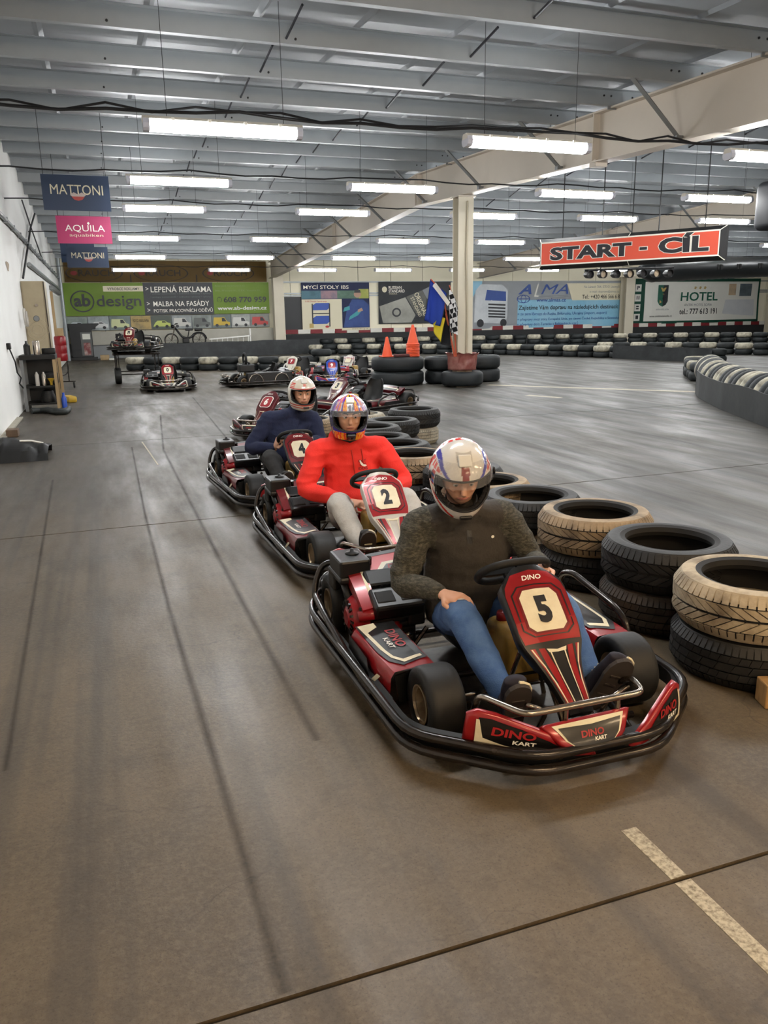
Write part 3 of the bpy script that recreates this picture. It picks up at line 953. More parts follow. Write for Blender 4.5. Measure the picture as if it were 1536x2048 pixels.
# --- side pods
def pod(s):
    e_ = 0.0 if s < 0 else 0.20
    secs = [(-0.375, 0.0, 1.0), (-0.36, 0.0, 1.0), (0.06 + e_, 0.0, 1.0), (0.10 + e_, 0.02, 0.93), (0.14 + e_, 0.05, 0.8)]
    bm = nb()
    prof = [(-0.53, 0.07), (-0.565, 0.13), (-0.56, 0.195), (-0.545, 0.218), (-0.40, 0.232), (-0.365, 0.228), (-0.352, 0.21), (-0.35, 0.10)]
    rings = []
    for y, dx, k in secs:
        taper = 0.0 if y > -0.2 else 0.03 * (-0.2 - y) / 0.18
        rings.append([bm.verts.new((-s * (x + dx + taper * (1 if x < -0.45 else 0.3)), y, 0.07 + (z - 0.07) * k)) for x, z in prof])
    n = len(prof)
    for a, b in zip(rings, rings[1:]):
        for i in range(n - 1):
            bm.faces.new((a[i], a[i + 1], b[i + 1], b[i]))
    bm.faces.new(rings[-1])
    i0 = kpart('side_pod', bm, 'pod_base', smooth=True, angle=40)
    inn = nb()
    q = [rings_co for rings_co in [(-0.505, 0.08), (-0.525, 0.19), (-0.40, 0.215), (-0.36, 0.205), (-0.358, 0.09)]]
    add_prism(inn, [(-s * (x + 0.015), z) for x, z in q], lambda u, v: Vector((u, -0.355, v)), lambda u, v: Vector((u, -0.345, v)))
    kpart('pod_mouth', inn, 'black', i0)
    def ST(u, v, off=0.0015):
        # u 0..1 rear->front, v 0..1 outer->inner over the top face
        y = 0.10 + e_ - u * (0.47 + e_)
        tp = 0.0 if y > -0.2 else 0.03 * (-0.2 - y) / 0.18
        x = (-0.545 + tp) + v * (0.18 - tp * 0.7)
        z = 0.2195 + 0.0135 * min(1, v / 0.8) + off
        return Vector((-s * x, y, z))
    F = (lambda p: p) if s < 0 else (lambda p: p[::-1])
    kpart('livery_panel', patch(F([(0.02, 0.06), (0.82, 0.12), (0.94, 0.32), (0.89, 0.97), (0.06, 0.97)]), ST, 2), 'black_s', i0)
    kpart('livery_line', patch(F([(0.04, 0.10), (0.78, 0.24), (0.90, 0.40), (0.86, 0.88), (0.82, 0.88), (0.845, 0.44), (0.76, 0.32), (0.22, 0.22), (0.14, 0.5), (0.04, 0.5)]), lambda u, v: ST(u, v, 0.003), 2), 'cream', i0)
    if s < 0:
        TM = lambda a, b: ST(0.20 + 0.50 * a, 0.86 - 0.5 * b, 0.0045)
    else:
        TM = lambda a, b: ST(0.70 - 0.50 * a, 0.42 + 0.46 * b, 0.0045)
    kpart('lettering', letter_mesh('DINO', (0.1, 0.45, 0.85, 0.9), (lambda a, b: TM(a, 1 - b)) if s < 0 else TM, 0.02, 0.1), 'red_t', i0)
    kpart('lettering', letter_mesh('KART', (0.4, 0.12, 0.85, 0.36), (lambda a, b: TM(a, 1 - b)) if s < 0 else TM, 0.02, 0.1), 'white_t', i0)
    # outer side graphics
    def SS(u, v, off=0.003):
        y = (0.08 + e_) - u * (0.45 + e_)
        z = 0.078 + v * 0.118
        x = -0.53 - 0.035 * (z - 0.07) / 0.06 if z < 0.13 else -0.565 + 0.005 * (z - 0.13) / 0.065
        tp = 0.0 if y > -0.2 else 0.03 * (-0.2 - y) / 0.18
        return Vector((-s * (x + tp - off), y, z))
    kpart('livery_panel', patch(F([(0.0, 0.0), (0.62, 0.0), (0.66, 0.35), (0.56, 1.0), (0.0, 1.0)]), SS, 3), 'black_s', i0)
    kpart('livery_line', patch(F([(0.72, 0.02), (0.77, 0.02), (0.74, 0.45), (0.84, 0.80), (0.78, 0.80), (0.68, 0.45)]), SS, 2), 'cream', i0)
for s in (-1, 1):
    pod(s)

# --- engine side (viewer's left)
i_e = kpart('engine_block', box((-0.34, 0.30, 0.18), (0.22, 0.30, 0.20), bevel=0.015), 'engine')
for k in range(5):
    kpart('cooling_fin', box((-0.34, 0.145, 0.14 + 0.025 * k), (0.19, 0.03, 0.008)), 'engine', i_e)
kpart('carburettor', box((-0.24, 0.16, 0.22), (0.08, 0.09, 0.09), bevel=0.012), 'engine', i_e)
kpart('drain_cap', lathe([(0, 0), (0.02, 0), (0.02, -0.02), (0.012, -0.025), (0, -0.025)], 14, 'y', (-0.28, 0.135, 0.13)), 'chrome', i_e, smooth=True)
# recoil starter
bm = lathe([(0.0, -0.055), (0.035, -0.055), (0.04, -0.05), (0.078, -0.04), (0.094, -0.015), (0.096, 0.03), (0.0, 0.03)], 32, 'x', (-0.475, 0.25, 0.205))
i_r = kpart('recoil_starter', bm, 'redp', smooth=True, angle=40)
for k in range(16):
    a = 2 * PI * k / 16
    kpart('vent_slot', box((-0.519, 0.25 + 0.065 * math.cos(a), 0.205 + 0.065 * math.sin(a)), (0.012, 0.010, 0.026), rot=(a - PI / 2, 0, 0)), 'black', i_r)
for k in range(3):
    for j in range(3):
        kpart('vent_slot', box((-0.485 + 0.028 * j, 0.155, 0.225 + 0.024 * k), (0.018, 0.012, 0.013)), 'black', i_r)
kpart('starter_grip', tube([(-0.50, 0.15, 0.24), (-0.40, 0.13, 0.255)], [0.024, 0.028], 10), 'redp', i_r, smooth=True)
# muffler cover with two recessed windows
i_m = kpart('muffler_cover', box((-0.325, 0.155, 0.285), (0.23, 0.13, 0.075), rot=(0.45, 0, 0), bevel=0.014), 'gloss')
for sx in (-0.380, -0.270):
    kpart('recess', box((sx, 0.142, 0.318), (0.085, 0.070, 0.012), rot=(0.45, 0, 0), bevel=0.005), 'grip', i_m)
i_c = kpart('engine_cover', box((-0.33, 0.285, 0.345), (0.20, 0.10, 0.06), rot=(0.55, 0, 0), bevel=0.014), 'black')
for k in range(6):
    kpart('vent_hole', lathe([(0, 0), (0.007, 0), (0.007, -0.006), (0, -0.006)], 8, 'y', (-0.395 + k * 0.028, 0.234, 0.335)), 'gloss', i_c)
# airbox
bm = nb()
add_box(bm, (-0.455, 0.43, 0.395), (0.145, 0.20, 0.085), bevel=0.012)
add_box(bm, (-0.455, 0.43, 0.345), (0.155, 0.21, 0.035), bevel=0.012)
add_box(bm, (-0.50, 0.50, 0.31), (0.06, 0.10, 0.10), bevel=0.01)
i_a = kpart('airbox', bm, 'black')
kpart('airbox_knob', lathe([(0, 0.025), (0.008, 0.024), (0.01, 0.012), (0.03, 0.008), (0.034, 0.0), (0, 0.0)], 14, 'z', (-0.44, 0.44, 0.437)), 'black', i_a, smooth=True)
kpart('airbox_duct', tube([(-0.50, 0.36, 0.33), (-0.49, 0.33, 0.26), (-0.44, 0.32, 0.24)], 0.022, 8), 'black', i_a, smooth=True)
# shroud: red arm beside the engine and a panel behind the seat
bm = nb()
arm = [(-0.455, 0.13, 0.275), (-0.455, 0.22, 0.335), (-0.450, 0.34, 0.375), (-0.43, 0.45, 0.395), (-0.40, 0.53, 0.395)]
def arm_ring(p, w, nrm=(0, -0.35, 0.93)):
    p = Vector(p); n = Vector(nrm).normalized()
    return [p + Vector((-w, 0, 0)) - n * 0.05, p + Vector((-w, 0, 0)), p + Vector((w, 0, 0)) + n * 0.01, p + Vector((w, 0, 0)) - n * 0.05]
rings = [[bm.verts.new(q) for q in arm_ring(p, w)] for p, w in zip(arm, (0.030, 0.036, 0.040, 0.046, 0.05))]
for a, b in zip(rings, rings[1:]):
    for i in range(4):
        bm.faces.new((a[i], a[(i + 1) % 4], b[(i + 1) % 4], b[i]))
bm.faces.new(rings[0]); bm.faces.new(rings[-1][::-1])
i_s = kpart('engine_shroud', bm, 'pod_base', smooth=True, angle=40)
bm = nb()
for a, b in zip(arm, arm[1:]):
    n = Vector((0, -0.35, 0.93)).normalized() * 0.009
    vs = [bm.verts.new(Vector(q) + n + Vector((dx, 0, 0))) for q, dx in ((a, 0.014), (a, 0.028), (b, 0.030), (b, 0.016))]
    bm.faces.new(vs)
kpart('livery_line', bm, 'cream', i_s)
SB = lambda u, v, off=0.0: Vector((-0.43 + u * 0.86, 0.43 + v * 0.14, 0.335 + v * 0.065 - 0.03 * (2 * u - 1) ** 2 + off))
bm = nb()
g = [[bm.verts.new(SB(i / 12, j / 3)) for j in range(4)] for i in range(13)]
h = [[bm.verts.new(SB(i / 12, j / 3, -0.05)) for j in range(4)] for i in range(13)]
for i in range(12):
    for j in range(3):
        bm.faces.new((g[i][j], g[i + 1][j], g[i + 1][j + 1], g[i][j + 1]))
        bm.faces.new((h[i][j + 1], h[i + 1][j + 1], h[i + 1][j], h[i][j]))
    bm.faces.new((h[i][0], h[i + 1][0], g[i + 1][0], g[i][0])); bm.faces.new((g[i][3], g[i + 1][3], h[i + 1][3], h[i][3]))
i_b = kpart('rear_panel', bm, 'pod_base', smooth=True, angle=40)
SBo = lambda o: (lambda u, v: SB(u, v, o))
kpart('livery_panel', patch([(0.02, 0.86), (0.98, 0.86), (0.98, 1.0), (0.02, 1.0)], SBo(0.002), 3), 'black_s', i_b)
kpart('livery_panel', patch([(0.12, 0.10), (0.92, 0.10), (0.92, 0.52), (0.18, 0.52)], SBo(0.002), 3), 'cream', i_b)
kpart('livery_panel', patch([(0.15, 0.10), (0.90, 0.10), (0.90, 0.40), (0.20, 0.40)], SBo(0.0035), 3), 'black_s', i_b)
kpart('lettering', letter_mesh('DINO', (0.20, 0.16, 0.36, 0.34), SBo(0.006), 0.02, 0.1), 'red_t', i_b)
kpart('rear_post', tube([(-0.34, 0.50, 0.39), (-0.33, 0.58, 0.12)], 0.014, 6), 'frame')
kpart('rear_post', tube([(0.34, 0.50, 0.39), (0.33, 0.58, 0.12)], 0.014, 6), 'frame')

# --- seat (a bucket shell)
bm = nb()
prof = [(-0.10, 0.10, 0.16), (-0.02, 0.075, 0.175), (0.10, 0.07, 0.18), (0.20, 0.085, 0.185), (0.28, 0.14, 0.195), (0.325, 0.24, 0.20), (0.355, 0.34, 0.19), (0.385, 0.44, 0.165), (0.40, 0.50, 0.12)]
rows = []
for k, (y, z, w) in enumerate(prof):
    lift = 0.10 if k < 5 else 0.03
    fwd = 0.0 if k < 4 else 0.075
    r = []
    for q in (-1.0, -0.92, -0.7, -0.35, 0, 0.35, 0.7, 0.92, 1.0):
        e = abs(q) ** 4
        r.append(bm.verts.new((0.02 + q * w, y - fwd * e, z + lift * e)))
    rows.append(r)
for a, b in zip(rows, rows[1:]):
    for i in range(8):
        bm.faces.new((a[i], a[i + 1], b[i + 1], b[i]))
bmesh.ops.recalc_face_normals(bm, faces=bm.faces)
bmesh.ops.solidify(bm, geom=bm.faces[:], thickness=0.008)
kpart('seat', bm, 'seat', smooth=True, angle=50)
kpart('seat_stay', tube([(-0.20, 0.10, 0.17), (-0.28, 0.10, 0.07)], 0.010, 6), 'frame')
kpart('seat_stay', tube([(0.24, 0.10, 0.17), (0.28, 0.10, 0.07)], 0.010, 6), 'frame')

# --- fuel tank between the legs
bm = nb()
add_box(bm, (0.025, -0.30, 0.20), (0.19, 0.20, 0.24), bevel=0.035, seg=3)
i_t = kpart('fuel_tank', bm, 'tank', smooth=True, angle=50)
kpart('tank_cap', lathe([(0, 0.035), (0.022, 0.035), (0.026, 0.028), (0.026, 0.0), (0, 0)], 16, 'z', (-0.02, -0.27, 0.318)), 'redp', i_t, smooth=True)
kpart('tank_strap', box((0.025, -0.30, 0.135), (0.197, 0.207, 0.012)), 'black', i_t)

# --- steering
WC = Vector((0.01, -0.285, 0.525))
WA = Vector((0, 0.62, 0.78)).normalized()       # towards the driver
WX = Vector((1, 0, 0)); WY = WA.cross(WX).normalized()
shape = [(-0.075, 0.105), (0.075, 0.105), (0.135, 0.055), (0.145, -0.02), (0.115, -0.075), (0.05, -0.095), (-0.05, -0.095), (-0.115, -0.075), (-0.145, -0.02), (-0.135, 0.055)]
i_w = kpart('steering_wheel', tube(round_path([WC + WX * a + WY * b for a, b in shape], 0.05, 4, True), 0.0155, 10, True), 'grip', smooth=True)
bm = nb()
for a, b in (((-0.13, 0.0), (-0.03, -0.01)), ((0.13, 0.0), (0.03, -0.01)), ((0, -0.09), (0, -0.02))):
    add_box(bm, WC + WX * ((a[0] + b[0]) / 2) + WY * ((a[1] + b[1]) / 2), (abs(a[0] - b[0]) + 0.02, 0.02 + abs(a[1] - b[1]) * 0.8, 0.012), rot=(0.67, 0, 0))
add_box(bm, WC, (0.09, 0.08, 0.02), rot=(0.67, 0, 0), bevel=0.006)
kpart('spoke', bm, 'black', i_w)
kpart('steering_column', tube([WC - WA * 0.01, (0.0, -0.72, 0.08)], 0.011, 8), 'chrome', smooth=True)
kpart('column_stay', tube([(-0.09, -0.42, 0.05), (-0.02, -0.45, 0.30)], 0.009, 6), 'chrome')
kpart('column_stay', tube([(0.09, -0.42, 0.05), (0.02, -0.45, 0.30)], 0.009, 6), 'chrome')
kpart('panel_bracket', box((0, -0.42, 0.52), (0.16, 0.03, 0.02)), 'black')

ROLES = dict(pan=m_pan, frame=m_tubeframe, tube=m_tubeframe, black=m_black, chrome=m_chrome, rubber=m_rubber, rim=m_rim, panel_base=m_blk,
             red=m_red, black_s=m_blk, darkred=m_darkred, plate=m_cream, white_t=m_text_white, red_t=m_text_red, cream=m_cream, fair_base=m_red,
             pod_base=m_red, engine=m_engine, redp=m_redplastic, gloss=m_blackgloss, seat=mat('black_seat', '#0b0b0c', 0.45), tank=m_tank,
             grip=mat('grip_rubber', '#0f0f10', 0.7, vary=(30, 0.4, '#262422')))
for name, me, role, par in KP:
    if not me.materials:
        me.materials.append(ROLES[role])
for name, me, role, par in KP:
    pass
num_cache = {}
def number_mesh(s):
    if s not in num_cache:
        w = 0.028 if len(s) == 1 else 0.048
        num_cache[s] = (letter_mesh(s, (-w, 0.585, w, 0.775), S3, 0.055, 0.0), letter_mesh(s, (-w - 0.006, 0.575, w + 0.006, 0.785), lambda u, v: psurf(u, v, 0.003), 0.095, 0.0))
    return num_cache[s]
def make_kart(loc, rz, label, number='', scheme=None, num_mat=None, group='red rental karts', skip=(), board=None, pitch=0.0):
    e = empty('go_kart', loc, rz)
    e.rotation_euler = (pitch, 0, rz)
    tag(e, label, 'kart', group)
    sc = dict(ROLES)
    if scheme:
        sc.update(scheme)
    made = []
    for name, me, role, par in KP:
        if name in skip:
            made.append(None); continue
        p = e if par is None else made[par]
        if p is None:
            made.append(None); continue
        made.append(obj(name, me, sc[role], p))
    if number and made[i_plate] is not None:
        a, b = number_mesh(number)
        obj('race_number', a, num_mat or m_text_black, made[i_panel])
    if board:
        S = lambda u, v: Vector((u, -0.62 - 0.0, v))
        bo = obj('name_board', box((0, -0.52, 0.50), (0.30, 0.012, 0.11), rot=(-0.25, 0, 0.0)), mat('board_white', '#e8dfdd', 0.5), e)
        letters(board, (-0.135, 0.455, 0.135, 0.545), lambda u, v: Vector((u, -0.529 + (v - 0.5) * 0.25, v)), mat('board_red', '#b5333d', 0.5), bo, 0.02)
    return e
m_wh = mat('white_livery', '#d9d4c6', 0.35, vary=(9, 0.3, '#a49c8e'), coat=0.3)
m_whgrey = mat('grey_white_livery', '#bdb8b0', 0.35, vary=(9, 0.4, '#8a8378'), coat=0.3)
m_blue = mat('blue_livery', '#2443a0', 0.3, vary=(9, 0.3, '#18307a'), coat=0.4)
m_maroon = mat('maroon_livery', '#571219', 0.3, vary=(9, 0.3, '#3a0c11'), coat=0.4)
m_num_red = mat('number_field_red', '#9c2830', 0.4, vary=(9, 0.25, '#7a1d24'))
OX, OY = 1.43, 2.865
K5 = make_kart((OX, OY, 0), -0.02, 'front red and black kart carrying number 5 on a cream plate', '5')
K2 = make_kart((1.51, 4.80, 0), 0.0, 'second kart in the queue, white-edged panel with number 2', '2', dict(panel_base=m_whgrey, pod_base=m_darkred))
K4 = make_kart((1.445, 6.74, 0), 0.04, 'third kart in the queue, dark red with number 4', '4', dict(pod_base=m_darkred, red=m_darkred))
# ================================================================== people
def add_sweep(bm, secs, n=14):
    """secs: (point, rx, ry[, xdir]) elliptical rings swept into one closed skin"""
    pts = [Vector(s[0]) for s in secs]
    m = len(pts)
    rings = []
    for i, s in enumerate(secs):
        t = (pts[min(i + 1, m - 1)] - pts[max(i - 1, 0)]).normalized()
        xd = Vector(s[3]) if len(s) > 3 else Vector((1, 0, 0))
        xd = xd - t * xd.dot(t)
        if xd.length < 1e-4:
            xd = t.orthogonal()
        xd.normalize()
        yd = t.cross(xd).normalized()
        rings.append([bm.verts.new(pts[i] + xd * s[1] * math.cos(2 * PI * k / n) + yd * s[2] * math.sin(2 * PI * k / n)) for k in range(n)])
    for a, b in zip(rings, rings[1:]):
        for k in range(n):
            bm.faces.new((a[k], a[(k + 1) % n], b[(k + 1) % n], b[k]))
    for ring, q, d in ((rings[0], secs[0], -1), (rings[-1], secs[-1], 1)):
        t = ((pts[1] - pts[0]) if d < 0 else (pts[-1] - pts[-2])).normalized()
        c = bm.verts.new(Vector(q[0]) + t * d * min(q[1], q[2]) * 0.55)
        for k in range(n):
            f = (ring[k], ring[(k + 1) % n], c)
            bm.faces.new(f if d > 0 else f[::-1])

def limb(pts, rads, flat=1.0, sub=3):
    """smooth interpolated limb sections through joints"""
    P = [Vector(p) for p in pts]
    out = []
    n = len(P)
    for i in range(n - 1):
        p0, p1, p2, p3 = P[max(i - 1, 0)], P[i], P[i + 1], P[min(i + 2, n - 1)]
        for k in range(sub):
            t = k / sub
            q = 0.5 * ((2 * p1) + (p2 - p0) * t + (2 * p0 - 5 * p1 + 4 * p2 - p3) * t * t + (3 * p1 - p0 - 3 * p2 + p3) * t ** 3)
            r = rads[i] + (rads[i + 1] - rads[i]) * t
            out.append((q, r, r * flat))
    out.append((P[-1], rads[-1], rads[-1] * flat))
    return out

def remeshed(name, bm, voxel, smooth_it=4, wrinkle=None):
    me = to_mesh(bm, name)
    o = bpy.data.objects.new(name, me)
    COL.objects.link(o)
    bpy.context.view_layer.objects.active = o
    for q in bpy.context.selected_objects:
        q.select_set(False)
    o.select_set(True)
    me.remesh_voxel_size = voxel
    me.remesh_voxel_adaptivity = 0.0
    bpy.ops.object.voxel_remesh()
    me = o.data
    b = bmesh.new()
    b.from_mesh(me)
    for _ in range(smooth_it):
        bmesh.ops.smooth_vert(b, verts=b.verts, factor=0.5, use_axis_x=True, use_axis_y=True, use_axis_z=True)
    if wrinkle:
        b.normal_update()
        amp, sc = wrinkle
        for v in b.verts:
            p = v.co
            w = noise.noise(Vector((p.x * sc * 0.55, p.y * sc * 0.55, p.z * sc * 1.5))) + 0.5 * noise.noise(Vector((p.x * sc * 1.3 + 7, p.y * sc * 1.1, p.z * sc * 2.6)))
            v.co = p + v.normal * (amp * (abs(w) * -1.6 + 0.35))
        bmesh.ops.smooth_vert(b, verts=b.verts, factor=0.4, use_axis_x=True, use_axis_y=True, use_axis_z=True)
    b.to_mesh(me)
    b.free()
    for p in me.polygons:
        p.use_smooth = True
    COL.objects.unlink(o)
    bpy.data.objects.remove(o)
    return me

def add_hand(bm, wrist, d, nrm, side, curl=0.7, scale=1.0, thumb=0.5):
    """wrist point, direction d to the knuckles, nrm = back of the hand, side=+1 thumb on +x' side"""
    d = Vector(d).normalized(); nrm = Vector(nrm); nrm = (nrm - d * nrm.dot(d)).normalized()
    x = d.cross(nrm).normalized() * side
    w = Vector(wrist); s = scale
    add_sweep(bm, [(w - d * 0.03 * s, 0.027 * s, 0.021 * s, x), (w, 0.028 * s, 0.021 * s, x), (w + d * 0.035 * s, 0.036 * s, 0.018 * s, x), (w + d * 0.075 * s, 0.042 * s, 0.016 * s, x), (w + d * 0.092 * s, 0.038 * s, 0.013 * s, x)], 12)
    L = [(0.030, 0.040, 0.024, 0.020), (0.010, 0.044, 0.028, 0.021), (-0.010, 0.041, 0.026, 0.020), (-0.029, 0.032, 0.020, 0.018)]
    for off, a, b, c in L:
        p0 = w + d * 0.080 * s + x * off * s
        ang = 0.0
        pts = [p0 - d * 0.015 * s, p0]
        p = p0.copy()
        for seg, kk in ((a, 0.55), (b, 1.0), (c, 0.8)):
            ang += curl * kk
            p = p + (d * math.cos(ang) - nrm * math.sin(ang)) * seg * s
            pts.append(p.copy())
        add_sweep(bm, [(q, r * s, r * s, x) for q, r in zip(pts, (0.0095, 0.0098, 0.0092, 0.0085, 0.0068))], 8)
    tb = w + d * 0.025 * s + x * 0.030 * s
    p1 = tb + (d * 0.75 + x * 0.65 - nrm * 0.25).normalized() * 0.040 * s
    p2 = p1 + (d * 0.9 + x * (0.5 - thumb) - nrm * (0.2 + thumb * 0.5)).normalized() * 0.032 * s
    p3 = p2 + (d * 0.9 - x * thumb * 0.5 - nrm * thumb * 0.5).normalized() * 0.024 * s
    add_sweep(bm, [(tb - x * 0.012 * s, 0.013 * s, 0.013 * s), (p1, 0.0115 * s, 0.0115 * s), (p2, 0.0102 * s, 0.0102 * s), (p3, 0.008 * s, 0.008 * s)], 8)

def helmet_mesh(design, res=(132, 92)):
    """full face shell, local frame: face towards -y, up z, origin at the head centre"""
    nu, nv = res
    bm = nb()
    col = {}
    def pt(a, e):
        # a azimuth 0=front, e elevation
        ce, se = math.cos(e), math.sin(e)
        x = 0.122 * ce * math.sin(a)
        fr = -math.cos(a)
        y = (0.140 if fr < 0 else 0.148) * ce * fr
        z = 0.138 * se if se > 0 else 0.150 * se
        if se < 0:
            k = min(1.0, -se / 0.82)
            fl = 1.0 / max(0.30, ce) ** 0.72
            x *= fl * (1 - 0.10 * k); y *= fl * (1 - 0.04 * k)
            if fr < 0:
                y -= 0.028 * math.sin(k * PI * 0.75) * (-fr) ** 2
                x *= 1 - 0.06 * k * (-fr)
        return Vector((x, y, z))
    emin = -1.0
    grid = []
    for j in range(nv + 1):
        e = emin + (PI / 2 - 0.001 - emin) * j / nv
        grid.append([pt(2 * PI * i / nu - PI, e) for i in range(nu)])
    def in_port(p, a):
        if abs(a) > 1.12:
            return False
        k = abs(a) / 1.12
        top = 0.048 - 0.006 * k ** 2
        bot = -0.068 + 0.030 * k ** 3
        if k > 0.9:
            top -= (k - 0.9) * 0.15; bot += (k - 0.9) * 0.25
        return bot < p.z < top
    vs = [[bm.verts.new(p) for p in row] for row in grid]
    for j in range(nv):
        for i in range(nu):
            i2 = (i + 1) % nu
            c = (grid[j][i] + grid[j][i2] + grid[j + 1][i] + grid[j + 1][i2]) / 4
            a = 2 * PI * (i + 0.5) / nu - PI
            if in_port(c, a):
                continue
            bm.faces.new((vs[j][i], vs[j][i2], vs[j + 1][i2], vs[j + 1][i]))
    loose = [v for v in bm.verts if not v.link_faces]
    bmesh.ops.delete(bm, geom=loose, context='VERTS')
    bmesh.ops.recalc_face_normals(bm, faces=bm.faces)
    inner = bm.copy()
    me = bpy.data.meshes.new('helmet_shell')
    bm.to_mesh(me); bm.free()
    ca = me.color_attributes.new('paint', 'FLOAT_COLOR', 'POINT')
    for v in me.vertices:
        p = v.co
        a = math.atan2(p.x, -p.y)
        ca.data[v.index].color = (*lin(design(p, a)), 1)
    for p in me.polygons:
        p.use_smooth = True
    # padding: the inner skin with a thick rolled edge
    bmesh.ops.solidify(inner, geom=inner.faces[:], thickness=0.018)
    for v in inner.verts:
        v.co = v.co * 0.985
    pad = to_mesh(inner, 'padding', True)
    # rubber edge of the eye port
    eb = nb()
    pts = []
    N = 30
    for k in range(N):
        a = -1.1 + 2.2 * k / (N - 1)
        kk = abs(a) / 1.12
        pts.append((a, 0.048 - 0.006 * kk ** 2))
    for k in range(N):
        a = 1.1 - 2.2 * k / (N - 1)
        kk = abs(a) / 1.12
        pts.append((a, -0.068 + 0.030 * kk ** 3))
    def on(a, z):
        e = math.asin(z / 0.138) if z > 0 else math.asin(z / 0.150)
        return pt(a, e) * 1.004
    add_tube(eb, [on(a, z) for a, z in pts], 0.0045, 6, True)
    edge = to_mesh(eb, 'port_edge', True)
    # visor, swung up
    vb = nb()
    rows = []
    for j in range(9):
        row = []
        for i in range(25):
            a = -1.25 + 2.5 * i / 24
            z = 0.020 + 0.085 * j / 8 - 0.012 * (abs(a) / 1.25) ** 2
            row.append(vb.verts.new(on(a, z) * (1.035 + 0.02 * (1 - j / 8))))
        rows.append(row)
    for a, b in zip(rows, rows[1:]):
        for i in range(24):
            vb.faces.new((a[i], a[i + 1], b[i + 1], b[i]))
    bmesh.ops.solidify(vb, geom=vb.faces[:], thickness=0.002)
    visor = to_mesh(vb, 'visor', True)
    return me, pad, edge, visor

m_paint_h = mat('helmet_paint', '#ffffff', 0.18, attr='paint', coat=0.6)
m_pad = mat('helmet_padding', '#101013', 0.85)
m_visor = mat('clear_visor', '#c9ccd2', 0.06, alpha=0.16, coat=0.5)
m_skin = mat('skin', '#dcaa8f', 0.5, vary=(14, 0.35, '#c98d74'))
m_hairm = mat('dark_hair', '#2a201b', 0.6)
m_eye = mat('eye_white', '#cfc8c2', 0.3)
m_iris = mat('eye_dark', '#2b1f1a', 0.2)
m_lip = mat('lips', '#a8675c', 0.45)

def rot_to(mx, v):
    return mx @ Vector(v)

